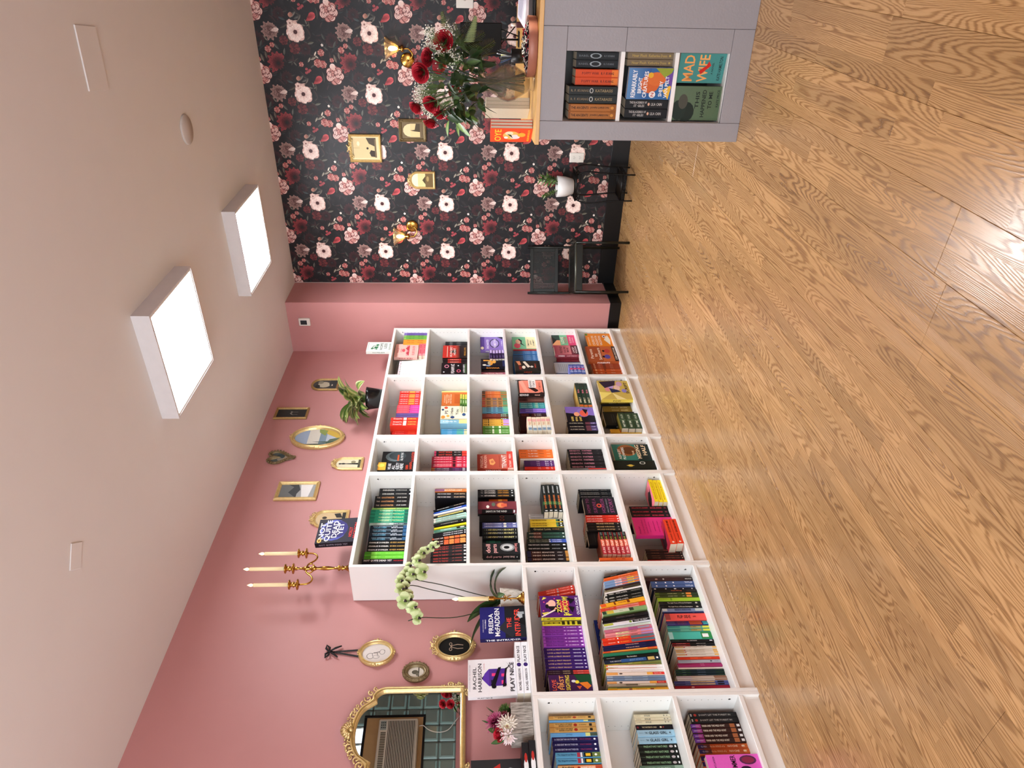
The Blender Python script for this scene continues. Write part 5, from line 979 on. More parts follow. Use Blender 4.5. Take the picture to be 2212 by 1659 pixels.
# ================================================================ BOOKS
ST = {}
for ln in STYLES.strip().split('\n'):
    p = [q.strip() for q in ln.split('|')] + [''] * 6
    ST[p[0]] = dict(d=p[1], base=p[2], bands=p[3], texts=p[4], front=p[5])
MESH = {}
def book_meshes(st, Tk, H, Wd, back=False):
    k = (st, round(Tk, 4), round(H, 3), round(Wd, 3))
    if k in MESH: return MESH[k]
    s = ST[st]; base = s['base']; mb = MB(); tb = min(.0012, Tk * .12)
    mb.box(0, tb, tb, Wd, 0, H, base); mb.box(Tk - tb, Tk, tb, Wd, 0, H, base)
    r = min(.0022, Tk * .2)      # spine with rounded corners
    mb.add([(0, tb + r, 0), (r, 0, 0), (Tk - r, 0, 0), (Tk, tb + r, 0), (Tk, tb + r, H), (Tk - r, 0, H), (r, 0, H), (0, tb + r, H)], [(0, 1, 2, 3)[::-1], (4, 5, 6, 7)[::-1], (0, 7, 6, 1)[::-1], (1, 6, 5, 2)[::-1], (2, 5, 4, 3)[::-1], (0, 3, 4, 7)[::-1]], base)
    # spine print: reading runs top to bottom
    F = Face(mb, Matrix(((0, 1, 0, r), (0, 0, -1, 0), (-1, 0, 0, H), (0, 0, 0, 1))), H, Tk - 2 * r); F.z = .0002
    if s['bands']:
        for q in s['bands'].split(','):
            a, c = q.split(':'); a0, a1 = map(float, a.split('-'))
            F.rect(a0, 0, a1, 1, c)
    if s['texts']:
        for q in s['texts'].split(';'):
            q = q.strip().split(' '); a0, a1 = map(float, q[0].split('-')); txt = ' '.join(q[3:])
            yy = .5
            if '@' in q[1]: hh, yy = map(float, q[1].split('@'))
            else: hh = float(q[1])
            if txt == 'o': F.ell((a0 + a1) / 2, yy, (a1 - a0) / 2, hh / 2, q[2], 10)
            elif txt == '#': F.rect(a0, yy - hh / 2, a1, yy + hh / 2, q[2])
            else: F.text(a0, a1, yy, hh, q[2], txt, .02)
    # front cover: spine edge on its left
    F = Face(mb, Matrix(((0, 0, 1, Tk), (1, 0, 0, 0), (0, 1, 0, 0), (0, 0, 0, 1))), Wd, H); F.z = .0002; F.res = 2 if Wd > .08 else 1
    if s['front']: F.dsl(s['front'])
    else:
        if s['bands']:
            c = s['bands'].split(',')[-1].split(':')[1]; F.rect(.08, .08, .92, .45, c)
    cover = mb.build('cover', PRINT); me = cover.data; bpy.data.objects.remove(cover)
    g = .002
    pm = MB(); pm.box(tb + .0002, Tk - tb - .0002, tb + r, Wd - g, g * .6, H - g * .6)
    pg = pm.build('page_block', PAGES); pme = pg.data; bpy.data.objects.remove(pg)
    MESH[k] = (me, pme); return MESH[k]
ORD = ['first', 'second', 'third', 'fourth', 'fifth', 'sixth', 'seventh', 'eighth', 'ninth', 'tenth']
NUM = ['zero', 'one', 'two', 'three', 'four', 'five', 'six', 'seven', 'eight', 'nine', 'ten']
REST = MB(); LABELS = {}
def put_book(st, M, Tk, H, Wd, label, group):
    me, pm = book_meshes(st, Tk, H, Wd)
    if st in ('?',): return
    b = thing('book', label, 'book', M, group); link('cover', me, b); link('page_block', pm, b); return b
def rest_book(st, M, Tk, H, Wd):
    for me, mi in zip(book_meshes(st, Tk, H, Wd), (0, 1)):
        o = len(REST.v); at = me.attributes['Col'].data
        REST.v += [tuple(M @ v.co) for v in me.vertices]
        for p in me.polygons:
            REST.f.append([o + i for i in p.vertices]); REST.m.append(mi); REST.sm.append(False); REST.c.append(tuple(at[p.loop_start].color))
def label_of(st, i, n, c, u, mode):
    d = ST[st]['d']; place = (['top', 'second', 'third', 'fourth', 'fifth', 'lowest'] if u < 5 else ['top', 'middle', 'lowest'])[c - 1] + ' shelf, ' + UNIT[u][4] + ' bookcase'
    if n == 1: lab = d + (', lying flat, ' if mode == 'k' else ', facing out, ' if mode == 'f' else ', ') + place
    elif mode == 'k': lab = '%s, %s of %s, %s' % (d, 'top' if i == n - 1 else 'bottom' if i == 0 else ORD[n - 1 - i] + ' down', 'flat ' + NUM[n], place)
    else: lab = '%s, %s of %s from pier, %s' % (d, ORD[n - 1 - i], NUM[n], place)
    return lab
area = sorted(RUNS, key=lambda r: -(((r[7] - r[6]) / r[2]) * r[9] * (1 if r[0] != 'k' else 1) / (1 + max(0, (r[6] + 1.2)) * .55) ** 2 + (9 if r[0] == 'f' else 0)))
kept = set(); cnt = 0
for r in area:
    if cnt + r[2] > 268: continue
    kept.add(id(r)); cnt += r[2]
for r in RUNS:
    mode, st, n, u, c, X, Y0, Y1, z, h, ang, TT = r
    z += .0005
    grp = 'books in the %s bookcase' % UNIT[u][4]
    for i in range(n):
        if mode in 'sl':
            p = (Y1 - Y0) / n; a = ang[1] + (ang[0] - ang[1]) * ((i + .5) / n) if mode == 'l' else 0
            Tk = p * cos(radians(a)) * .985 - .0003; H = h / (cos(radians(a)) if a else 1); Wd = min(.145, X + .268)
            J = random.Random(hash((st, u, c)) % 9999 + i) if False else random.Random(len(st) * 31 + u * 7 + c * 3 + i)
            M = T(X - J.uniform(0, .008), Y0 + i * p, z) @ Rz(90) @ Ry(a)
        elif mode == 'f':
            Tk = TT; H = h; Wd = Y1 - Y0
            M = T(X, Y0, z) @ Rz(90) @ T(0, Tk, 0) @ Rz(-90)
        else:
            Tk = h / n - .0008; H = (Y1 - Y0) * .98; Wd = min(.13, X + .262)
            j = random.Random(i + n).uniform(-.004, .004)
            M = T(X - abs(j), Y0 + j, z + i * h / n) @ Rz(90) @ Matrix(((0, 0, -1, H), (0, 1, 0, 0), (1, 0, 0, 0), (0, 0, 0, 1)))
        if id(r) in kept: put_book(st, M, Tk, H, Wd, label_of(st, i, n, c, u, mode), grp)
        else: rest_book(st, M, Tk, H, Wd)
o = stuff(REST.build('small_paperbacks', [PRINT, PAGES]))
tag(o, 'thin paperbacks filling the remaining gaps between the larger books on the bookcase shelves', 'books')
# ================================================================ CEILING
def led_panel(x0, y0, label):
    t = thing('ceiling_light', label, 'ceiling light', T(x0, y0, 2.875))
    h = ZC - 2.875; mb = MB(); w = .6; b = .008
    for a in ((0, b, 0, w), (w - b, w, 0, w), (b, w - b, 0, b), (b, w - b, w - b, w)): mb.box(*a, 0, h)
    mb.build('housing', mat('light_housing', '#d5d3d2', rough=.5), t)
    mb = MB()
    for a in ((b, b + .012, b, w - b), (w - b - .012, w - b, b, w - b), (b + .012, w - b - .012, b, b + .012), (b + .012, w - b - .012, w - b - .012, w - b)): mb.box(*a, .003, .01)
    mb.build('rim', mat('light_rim', '#e6e4e0', rough=.4), t)
    MB().box(b + .012, w - b - .012, b + .012, w - b - .012, .008, .012).build('diffuser', mat('light_diffuser', '#ffffff', emit='#f8f9ff', estr=PANEL_EMIT), t)
def panel_lamp(x0, y0):
    o = light('panel_lamp', 'AREA', (x0 + .3, y0 + .3, 2.87), PANEL_WATTS, (.94, .97, 1), shape='SQUARE', size=.55, spread=radians(150), to=(x0 + .3, y0 + .3, 0)); o.rotation_euler = (0, 0, 0)
for q in ((.76, .35), (.77, 1.815)): panel_lamp(*q)
led_panel(.76, .35, 'square surface-mounted light panel, the one closer to the candelabra')
led_panel(.77, 1.815, 'square surface-mounted light panel, the one closer to the floral wallpaper')
mb = MB(); mb.lathe([(.082, 0), (.082, -.006), (.076, -.012), (.001, -.013)], 32)
tag(mb.build('ceiling_cover', mat('cover_white', '#c4beb8', rough=.6)), 'flat round white cover plate on the ceiling beyond the square patch', 'cover').location = (1.94, 1.54, ZC)
t = thing('access_panel', 'small rectangular raised access panel on the ceiling over the counter side', 'ceiling panel', T(2.40, .62, ZC))
MB().bbox(-.125, .125, -.09, .09, -.006, 0, .002).build('frame', CEIL, t)
MB().bbox(-.105, .105, -.07, .07, -.0045, .0, .001).build('door', CEIL, t); t.matrix_world = T(2.42, .68, ZC) @ Rz(8)
t = MB().bbox(-.055, .055, -.04, .04, -.004, 0, .002).build('blank_plate', CEIL); t.matrix_world = T(.76, -.62, ZC) @ Rz(40)
tag(t, 'small flush blanking plate on the ceiling nearly above the gilt mirror', 'cover')
# ================================================================ PICTURES AND MIRROR
def offset(pts, d):
    n = len(pts); out = []
    for i in range(n):
        a = Vector(pts[i - 1]); b = Vector(pts[i]); c = Vector(pts[(i + 1) % n])
        e1 = (b - a).normalized(); e2 = (c - b).normalized()
        n1 = Vector((-e1.y, e1.x)); n2 = Vector((-e2.y, e2.x)); m = (n1 + n2)
        if m.length < 1e-6: m = n1
        m.normalize(); k = 1 / max(.45, m.dot(n1)); out.append(tuple(b + m * d * k))
    return out
def outline(shape, w, h):
    """counter-clockwise outline centred on 0"""
    if shape == 'rect': return [(-w / 2, -h / 2), (w / 2, -h / 2), (w / 2, h / 2), (-w / 2, h / 2)]
    if shape == 'oval': return [(w / 2 * cos(2 * pi * i / 40), h / 2 * sin(2 * pi * i / 40)) for i in range(40)]
    if shape == 'arch':
        r = w / 2; c = h / 2 - r * .95
        return [(-w / 2, -h / 2), (w / 2, -h / 2), (w / 2, c)] + [(r * cos(pi * i / 16), c + r * .95 * sin(pi * i / 16)) for i in range(1, 16)] + [(-w / 2, c)]
    if shape == 'heart':
        o = []
        for i in range(36):
            q = 2 * pi * i / 36 - pi / 2
            x = 16 * sin(q + pi / 2) ** 3; y = 13 * cos(q + pi / 2) - 5 * cos(2 * (q + pi / 2)) - 2 * cos(3 * (q + pi / 2)) - cos(4 * (q + pi / 2))
            o.append((-x / 34 * w, (y + 3) / 30 * h))
        return o[::-1] if False else [p for p in o][::-1]
    return shape
def area2(p): return sum(p[i - 1][0] * p[i][1] - p[i][0] * p[i - 1][1] for i in range(len(p)))
def ring(mb, pts, prof, smooth=False, M=None):
    """profile: list of (inset, height) swept round the outline"""
    if area2(pts) < 0: pts = pts[::-1]
    n = len(pts); rows = [[(x, y, z) for x, y in offset(pts, d)] for d, z in prof]
    vs = [p for r in rows for p in r]
    fs = [(k * n + i, k * n + (i + 1) % n, (k + 1) * n + (i + 1) % n, (k + 1) * n + i) for k in range(len(prof) - 1) for i in range(n)]
    mb.add(vs, fs, '#fff', 0, M, smooth)
LW = Matrix(((0, 0, 1, XL), (1, 0, 0, 0), (0, 1, 0, 0), (0, 0, 0, 1)))       # left wall: local x -> +Y, y -> up, z -> into the room
FW = Matrix(((1, 0, 0, 0), (0, 0, -1, YF - .0032), (0, 1, 0, 0), (0, 0, 0, 1)))     # wallpaper wall
def picture(Wm, cx, cy, w, h, shape, fw, m, art, label, orn=None, depth=.016, rot=0, mat_board=None):
    t = thing('picture_frame', label, 'picture frame', Wm @ T(cx, cy, .001) @ Rz(rot))
    o = outline(shape, w, h); mb = MB(); d = depth
    ring(mb, o, [(0, 0), (0, d * .55), (fw * .12, d * .8), (fw * .3, d), (fw * .5, d * .72), (fw * .62, d * .9), (fw * .8, d * .8), (fw, d * .35), (fw, d * .15)])
    mb.build('frame', m, t)
    inner = offset(o if area2(o) > 0 else o[::-1], fw * .93); mb = MB()
    x0 = min(p[0] for p in inner); x1 = max(p[0] for p in inner); y0 = min(p[1] for p in inner); y1 = max(p[1] for p in inner)
    base, spec = art
    mb.add([(x, y, d * .3) for x, y in inner], [tuple(range(len(inner)))], base)
    F = Face(mb, T(x0, y0, d * .3), x1 - x0, y1 - y0); F.res = 2
    if shape != 'heart': F.clip = [((x - x0) / (x1 - x0), (y - y0) / (y1 - y0)) for x, y in (inner if area2(inner) > 0 else inner[::-1])]
    if spec: F.dsl(spec)
    mb.build('picture', PRINT, t)
    if orn:
        for q in (range(4) if orn in (corners, oval4) else (None,)):
            mb = MB(); orn(mb, w, h, d) if q is None else orn(mb, w, h, d, q); mb.build('ornament', m, t)
    return t
def scroll(mb, c, r, a0, turns, rad, z, sg=1, n=18):
    pts = []
    for i in range(n):
        f = i / (n - 1); q = a0 + sg * turns * 2 * pi * f; rr = r * (1 - .8 * f)
        pts.append((c[0] + rr * cos(q), c[1] + rr * sin(q), z + rad * .6 * f))
    mb.tube(pts, [rad * (1 - .45 * i / (n - 1)) for i in range(n)], 6)
    mb.ball(pts[-1], rad * 1.2, 6)
def beads(n, r, off=0):
    def f(mb, w, h, d):
        for i in range(n):
            q = 2 * pi * i / n; mb.ball(((w / 2 - off) * cos(q), (h / 2 - off) * sin(q), d * .8), r, 6)
    return f
def crest(mb, w, h, d):
    y = h / 2
    for sg in (-1, 1):
        scroll(mb, (sg * w * .13, y - .002), w * .1, pi / 2, .9 * 1, .005, d * .8, sg)
        scroll(mb, (sg * w * .3, y - w * .08), w * .09, pi / 2, .9, .0045, d * .8, sg)
        mb.ball((sg * w * .2, y + .003, d * .8), .006, 6)
    for q in (-.5, 0, .5): mb.tube([(0, y - .008, d * .8), (sin(q) * .02, y - .008 + cos(q) * .022, d * .9)], [.004, .006], 6)
def corners(mb, w, h, d, q=0):
    for sx in ((-1, 1)[q % 2],):
        for sy in ((-1, 1)[q // 2],):
            mb.ball((sx * (w / 2 - .01), sy * (h / 2 - .01), d * .8), .009, 8)
            scroll(mb, (sx * (w / 2 - .012), sy * (h / 2 - .03)), .009, 0, .8, .003, d * .8, sx * sy)
            scroll(mb, (sx * (w / 2 - .03), sy * (h / 2 - .012)), .009, 0, .8, .003, d * .8, -sx * sy)
def wavy(mb, w, h, d):
    n = 22
    for i in range(n):
        for sy in (-1, 1):
            mb.ball((-w / 2 + w * (i + .5) / n, sy * (h / 2 - .003), d * .6), .0065, 6)
    for i in range(int(n * h / w)):
        for sx in (-1, 1): mb.ball((sx * (w / 2 - .003), -h / 2 + h * (i + .5) / int(n * h / w), d * .6), .0065, 6)
    crest(mb, w, h, d)
def oval4(mb, w, h, d, k=None):
    for q in ((0, pi / 2, pi, 3 * pi / 2) if k is None else (k * pi / 2,)):
        for e in (-.16, 0, .16):
            mb.ball((w / 2 * cos(q + e) * 1.0, h / 2 * sin(q + e) * 1.0, d * .8), .008 - abs(e) * .02, 6)
def oval_top(mb, w, h, d):
    oval4(mb, w, h, d); crest(mb, w * 1.0, h, d)
def chunky(mb, w, h, d):
    for i in range(22):
        q = 2 * pi * i / 22; c = (w / 2 - .008) * cos(q), (h / 2 - .008) * sin(q)
        scroll(mb, c, .007, q, .8, .0028, d * .8, 1 if i % 2 else -1, 9)
def heart_roses(mb, w, h, d):
    for (x, y) in outline('heart', w, h): mb.ball((x, y, d * .8), .0085, 6); mb.ball((x * .93, y * .93, d), .005, 6)
picture(LW, 2.303, 2.574, .175, .235, 'arch', .02, GOLD2, ('#4a4a48', 'e .5 .55 .32 .26 #b9b39c/e .3 .8 .2 .1 #2e3230/p #3a4040 0,0 1,0 1,.28 .6,.34 .3,.26 0,.36/e .75 .7 .16 .12 #8d8a78/e .45 .2 .1 .03 #cfcab4'), 'arched gilt frame with a grey pond landscape, above the black potted plant')
picture(LW, 1.88, 2.767, .15, .262, 'rect', .019, GOLD2, ('#2c2f2e', 'p #8f8f84 .3,.42 .5,.5 .7,.46 .78,.56 .66,.52 .5,.56 .36,.5/r .34 .28 .38 .44 #7d7d74/r .64 .28 .68 .46 #7d7d74'), 'upright gilt frame with a pale horse on a dark ground, highest by the oval')
picture(LW, 1.554, 2.503, .275, .405, 'oval', .034, GOLD, ('#b7c0cc', 'g 0 .4 1 1 #d9d6c8 #9aabc0/r 0 .3 1 .45 #7f94a4/p #c9a94a .4,0 1,0 1,.4 .7,.3/p #60705a 0,0 .5,0 .4,.22 0,.34/p #3f5548 .02,.1 .16,.1 .12,.75 .08,.9/p #465c4c .14,.1 .28,.1 .24,.6/p #8a9a58 .6,.34 .9,.3 1,.5 .8,.48'), 'large oval gilt frame with a cypress landscape', oval4, depth=.03)
picture(LW, 1.319, 2.716, .155, .2, 'heart', .02, BRONZE, ('#54605e', 'e .45 .35 .28 .3 #a59a84/e .62 .6 .25 .18 #39484a/e .3 .6 .15 .12 #8f8a78'), 'heart-shaped bronze frame edged with tiny roses', heart_roses)
picture(LW, 1.2425, 2.228, .14, .215, 'arch', .022, GOLD, ('#d8cfb0', 'p #2a2a26 .4,.1 .6,.1 .54,.6 .6,.7 .5,.92 .42,.7 .46,.6/e .5 .84 .08 .06 #1c1c1a/e .7 .3 .15 .1 #8a8468/r 0 0 1 .1 #4a4636'), 'small arched gold frame with a dark standing figure', crest)
picture(LW, .948, 2.532, .185, .285, 'rect', .026, GOLD, ('#8b8e8c', 'g 0 0 1 1 #a5a8a6 #6d716f/p #3c4142 .0,.5 .4,.75 .8,.62 1,.8 1,.5 .6,.42 .3,.5/p #e9eae6 .0,.16 1,.08 1,.44 0,.34'), 'rectangular gilt frame with a grey seascape and bright glare', depth=.022)
picture(LW, .672, 2.263, .165, .235, 'arch', .022, GOLD, ('#c6ae84', 'p #2a2622 .6,.1 .95,.2 .9,.4 .6,.3/e .6 .7 .1 .08 #3a342a/r 0 0 1 .12 #232320'), 'arched gold frame half hidden behind the standing black book', crest)
RIB = mat('black_ribbon', '#0c0b0c', rough=.7)
picture(LW, -.356, 1.849, .158, .193, 'oval', .022, GOLD, ('#dcd6cf', 'e .35 .7 .16 .14 #8f8a84/e .35 .7 .13 .11 #dcd6cf/e .42 .55 .12 .1 #77726c/e .42 .55 .1 .08 #dcd6cf/e .3 .5 .1 .12 #8f8a84/e .3 .5 .08 .1 #dcd6cf/p #6d6862 .62,.2 .66,.22 .5,.6 .48,.56/e .55 .3 .14 .1 #8a857f/e .55 .3 .12 .08 #dcd6cf/r .3 .44 .5 .46 #a7a19a'), 'oval gold frame with a pencil sketch, hung from a black ribbon', oval4, depth=.02)
t = thing('ribbon_bow', 'black ribbon bow with long tails holding the oval sketch', 'bow', LW @ T(-.345, 2.10, .008))
mb = MB()
for x0, x1 in ((-.002, .012), (.004, -.03)):
    mb.add([(x0 - .004, 0, 0), (x0 + .004, 0, 0), (x1 + .005, -.165, -.004), (x1 - .005, -.165, -.004), (x0 - .004, 0, .002), (x0 + .004, 0, .002), (x1 + .005, -.165, -.002), (x1 - .005, -.165, -.002)], [(0, 1, 2, 3), (4, 7, 6, 5), (0, 4, 5, 1), (1, 5, 6, 2), (0, 3, 7, 4)])
mb.build('strap', RIB, t)
for a, l in ((25, .045), (155, .04)):
    mb = MB(); c_, s_ = cos(radians(a)), sin(radians(a))
    mb.tube([(0, 0, 0), (c_ * l * .5 - s_ * .01, s_ * l * .5 + c_ * .01, .008), (c_ * l, s_ * l, .004), (c_ * l * .5 + s_ * .01, s_ * l * .5 - c_ * .01, .004), (0, 0, 0)], [.003, .006, .004, .006, .003], 6); mb.build('loop', RIB, t)
for a, l in ((-60, .07), (-125, .06)):
    MB().tube([(0, 0, .003), (cos(radians(a)) * l * .5, sin(radians(a)) * l * .5, .009), (cos(radians(a)) * l, sin(radians(a)) * l, .003)], [.003, .006, .004], 6).build('tail', RIB, t)
MB().ball((0, 0, .004), .009, 8).build('knot', RIB, t)
picture(LW, -.3235, 1.4345, .178, .225, 'oval', .03, GOLD, ('#121312', 'e .36 .62 .09 .05 #a5917c/e .36 .62 .06 .03 #121312/e .62 .62 .09 .05 #a5917c/e .62 .62 .06 .03 #121312/e .49 .6 .04 .03 #a5917c/p #a5917c .47,.58 .4,.4 .42,.22 .38,.22 .36,.4 .45,.6/p #a5917c .52,.58 .58,.4 .54,.22 .58,.22 .62,.4 .54,.6'), 'oval gold frame with a bow drawn on black', oval_top, depth=.024)
picture(LW, -.4755, 1.632, .118, .142, 'oval', .03, BRONZE, ('#cfcabb', 'e .5 .55 .2 .2 #5a5648/r 0 .3 1 .36 #3a382f/e .3 .4 .16 .1 #6d695a'), 'small oval bronze frame with a carved openwork rim', chunky, depth=.02)
# wallpaper wall pictures
picture(FW, 1.412, 2.209, .222, .262, 'rect', .02, GOLD, ('#d7c79c', 'r .08 .08 .94 .96 #cdb98a/p #3a3128 .12,.1 .38,.12 .42,.3 .3,.36 .14,.3/e .5 .42 .05 .04 #2e2720/p #4a4033 .55,.1 .95,.1 .95,.46 .7,.36/r .1 .1 .9 .16 #6d5f48/e .7 .75 .1 .05 #e6dab6/r .5 .7 .52 .95 #b09c70/r .06 .94 .94 .97 #8f7c55'), 'rectangular gilt frame with a scalloped rim and seated figure, topmost on floral wallpaper', wavy)
picture(FW, 1.558, 1.8125, .178, .225, 'rect', .026, BRONZE, ('#6d5e44', 'e .5 .58 .4 .36 #dcc79a/r .1 .06 .9 .6 #d9c18e/p #4a3f2e .4,.06 .44,.4 .5,.62 .54,.4 .9,.34 .9,.06/r .1 .06 .9 .16 #6a5a42'), 'square-shouldered bronze frame with an arched church print, between roses and wallpaper', corners)
picture(FW, 1.155, 1.75, .15, .222, 'arch', .02, GOLD, ('#d9c792', 'g 0 .4 1 1 #d9c48c #e6dab8/r 0 0 1 .36 #6d5a38/p #4a4028 .2,.36 .5,.5 .8,.36/e .6 .25 .2 .06 #a08a58'), 'small arched gold frame with a beaded crest, beneath the other wallpaper pictures', crest)
# gilt mirror with shoulders, domed centre and shell crown
def mirror():
    cy, cz0, cz1 = -.8, 1.354, 1.949
    t = thing('mirror', 'large gilt mirror with a shell crown and scrollwork', 'mirror', LW @ T(cy, 0, .004))
    def shape(d):
        """outline of the frame, inset by d"""
        hw = .232 - d; pts = [(hw, 1.372 + d)]
        for i in range(7): q = radians(62 * i / 6); pts.append((.15 + (.082 - d) * cos(q), 1.765 + (.082 - d) * sin(q)))
        pts.append((.168 - d * .75, 1.838 - d * 1.05))
        for i in range(11): q = radians(14 + 76 * i / 10); pts.append(((.152 - d * .9) * cos(q), 1.835 + (.09 - d) * sin(q)))
        return pts + [(-x, y) for x, y in pts[::-1][1:]]
    mb = MB(); w = .026; prof = [(0, 0), (0, .018), (.003, .024), (.009, .027), (.013, .019), (.017, .024), (.022, .02), (w, .01), (w, .004)]
    rows = [[(x, y, z) for x, y in shape(d)] for d, z in prof]; n = len(rows[0])
    mb.add([p for r in rows for p in r], [(k * n + i, k * n + (i + 1) % n, (k + 1) * n + (i + 1) % n, (k + 1) * n + i) for k in range(len(prof) - 1) for i in range(n)])
    mb.build('frame', GOLD, t)
    inner = shape(w - .001); mb = MB(); mb.add([(x, y, .006) for x, y in inner], [tuple(range(len(inner)))])
    gm = mat('mirror_glass', '#e9ecea', rough=.0, metal=1, var=0); mb.build('glass', gm, t)
    mb = MB(); z = .024            # shell crown
    c = (0, 1.915)
    for i in range(9):
        q = radians(18 + i * 18); r = .052 * (1 - .12 * abs(i - 4) / 4)
        mb.tube([(c[0] + .012 * cos(q), c[1] + .012 * sin(q), z), (c[0] + r * .6 * cos(q), c[1] + r * .6 * sin(q), z + .012), (c[0] + r * cos(q), c[1] + r * sin(q), z + .002)], [.003, .0075, .008], 6)
    mb.ball((c[0], c[1] + .004, z + .006), .012, 8); mb.build('shell', GOLD, t)
    for sg in (-1, 1):
        mb = MB()
        for (x, y, r, a, rad) in ((.045, 1.925, .02, 90, .0055), (.078, 1.915, .022, 30, .006), (.11, 1.9, .02, 60, .0055), (.14, 1.875, .018, 20, .005), (.168, 1.857, .02, 70, .0055), (.2, 1.845, .016, 40, .005), (.218, 1.822, .015, 10, .0045), (.062, 1.94, .014, 200, .004), (.095, 1.926, .013, 180, .004), (.13, 1.908, .012, 150, .004)):
            scroll(mb, (sg * x, y), r, radians(a) if sg > 0 else pi - radians(a), .95, rad, .016, sg)
        mb.build('scrollwork', GOLD, t); mb = MB()
        for (x, y, r, a) in ((.222, 1.385, .02, 0), (.205, 1.37, .016, 90), (.232, 1.42, .018, 40), (.236, 1.45, .016, 300), (.228, 1.478, .014, 60), (.18, 1.366, .014, 200), (.24, 1.4, .012, 20)):
            scroll(mb, (sg * x, y), r, radians(a) if sg > 0 else pi - radians(a), .95, .0055, .018, sg)
        mb.build('corner_scroll', GOLD, t)
    return t
mirror()
# ================================================================ SCONCES, PLATES
def sconce(x, z, yaw, label):
    t = thing('wall_sconce', label, 'wall lamp', FW @ T(x, z, .001) @ Sc(1.15))
    MB().lathe([(.001, .014), (.03, .012), (.043, .007), (.047, 0)], 28).build('wall_plate', BRASS, t)
    d = Vector((sin(radians(yaw)), 0, cos(radians(yaw))))
    mb = MB(); pts = []
    for i in range(12):
        q = pi * i / 11; pts.append(Vector((0, -.012 - .018 * sin(q) * 1.4, .012)) + d * (.075 * i / 11))
    p1 = pts[-1]; pts += [p1 + Vector((0, .02, 0)), p1 + Vector((0, .035, 0))]
    mb.tube(pts, .0055, 8); mb.ball((0, -.004, .018), .008, 8); mb.build('arm', BRASS, t)
    e = pts[-1]; M = T(*e) @ Rx(-90)
    mb = MB(); mb.lathe([(.004, -.004), (.02, 0), (.022, .012), (.013, .018), (.017, .028), (.012, .034)], 18, M=M); mb.build('cup', BRASS, t)
    fl = lambda q, zz: 1 + .14 * max(0, (zz - .05) / .07) * sin(12 * q)
    mb = MB(); mb.lathe([(.014, .03), (.026, .045), (.038, .07), (.05, .095), (.068, .115), (.0675, .1165), (.048, .095), (.034, .07), (.024, .046), (.01, .033)], 32, M=M, wob=fl)
    mb.build('glass_shade', SHADE, t)
    mb = MB(); mb.lathe([(.001, .035), (.008, .04), (.013, .06), (.016, .078), (.01, .094), (.001, .1)], 12, M=M)
    mb.build('bulb', mat('warm_bulb', '#fff2d8', emit='#ffdfae', estr=26), t)
SHADE = glassy('amber_glass', '#f6e6c4', .72, .08)
sconce(2.075, 1.826, 78, 'brass wall sconce with a fluted glass shade, beside the red roses')
sconce(.751, 1.858, -78, 'brass wall sconce with a fluted glass shade, above the black chair')
PLAST = mat('white_plastic', '#e4e0d6', rough=.4, var=.02)
t = thing('wall_outlet', 'white double power outlet low on the floral wallpaper', 'outlet', FW @ T(1.357, .4425, .001))
MB().bbox(-.039, .039, -.06, .06, 0, .006, .002).build('cover_plate', PLAST, t)
for y in (-.024, .024):
    mb = MB(); mb.lathe([(.017, .006), (.017, .009), (.001, .0091)], 18, M=T(0, y, 0), smooth=False)
    mb.box(-.008, -.0055, y - .005, y + .005, .0091, .0096, '#222', 1); mb.box(.0055, .008, y - .005, y + .005, .0091, .0096, '#222', 1); mb.box(-.002, .002, y - .011, y - .008, .0091, .0096, '#222', 1)
    mb.build('socket', [PLAST, PRINT], t)
t = thing('wall_switch', 'square cream wall plate above the counter monitor', 'switch plate', FW @ T(2.492, 1.378, .001))
MB().bbox(-.057, .057, -.064, .064, 0, .006, .002).build('cover_plate', PLAST, t)
mb = MB(); mb.lathe([(.011, .006), (.011, .009), (.004, .0095), (.0035, .014), (.001, .0142)], 14, '#bdb8ac'); mb.build('cable_jack', PAINT, t)
t = thing('thermostat', 'small white thermostat with a dark display, high on the pier', 'thermostat', Matrix(((1, 0, 0, .0225), (0, 0, -1, YP - .0005), (0, 1, 0, 2.816), (0, 0, 0, 1))))
MB().bbox(-.036, .036, -.05, .05, 0, .022, .004).build('body', PLAST, t)
MB().bbox(-.022, .02, -.022, .034, .022, .0232, .0005).build('display', mat('dark_display', '#2b3338', rough=.2), t)
# ================================================================ DISPLAY BOOKS ON THE BOOKCASES
def shelf_M(X, Y, Z, mode, Tk, H, tilt=0, yaw=0):
    M = T(X, Y, Z + .0006) @ Rz(90 + yaw)
    if mode == 'f': return M @ Rx(-tilt) @ T(0, Tk, 0) @ Rz(-90)
    if mode == 'k': return M @ Matrix(((0, 0, -1, H), (0, 1, 0, 0), (1, 0, 0, 0), (0, 0, 0, 1)))
    return M
put_book('hopeless', shelf_M(-.06, 2.49, 2.02, 'f', .028, .215), .028, .215, .16, 'white book with a green vine standing on top of a bookcase', 'display books on the tall bookcases')
put_book('dead_yet', shelf_M(-.05, .245, 2.02, 'f', .036, .24, 4), .036, .24, .2, 'black violet book with large white title, standing beside the candelabra', 'display books on the tall bookcases')
put_book('intruder', shelf_M(-.055, -.437, 1.06, 'f', .03, .238, 3), .03, .238, .2, 'navy book with red and white title standing beside the orchid', 'display books on the low bookcases')
put_book('nice_flat', shelf_M(-.06, -.752, 1.06, 'k', .032, .29), .032, .285, .15, 'white hardcover lying flat under another white hardcover', 'display books on the low bookcases')
put_book('nice_flat', shelf_M(-.064, -.75, 1.0926, 'k', .032, .29), .032, .285, .15, 'white hardcover lying flat beneath the purple house book', 'display books on the low bookcases')
put_book('nice_face', shelf_M(-.095, -.735, 1.1252, 'f', .026, .235, 3), .026, .235, .205, 'pale grey book with a purple house and snake-like tail', 'display books on the low bookcases')
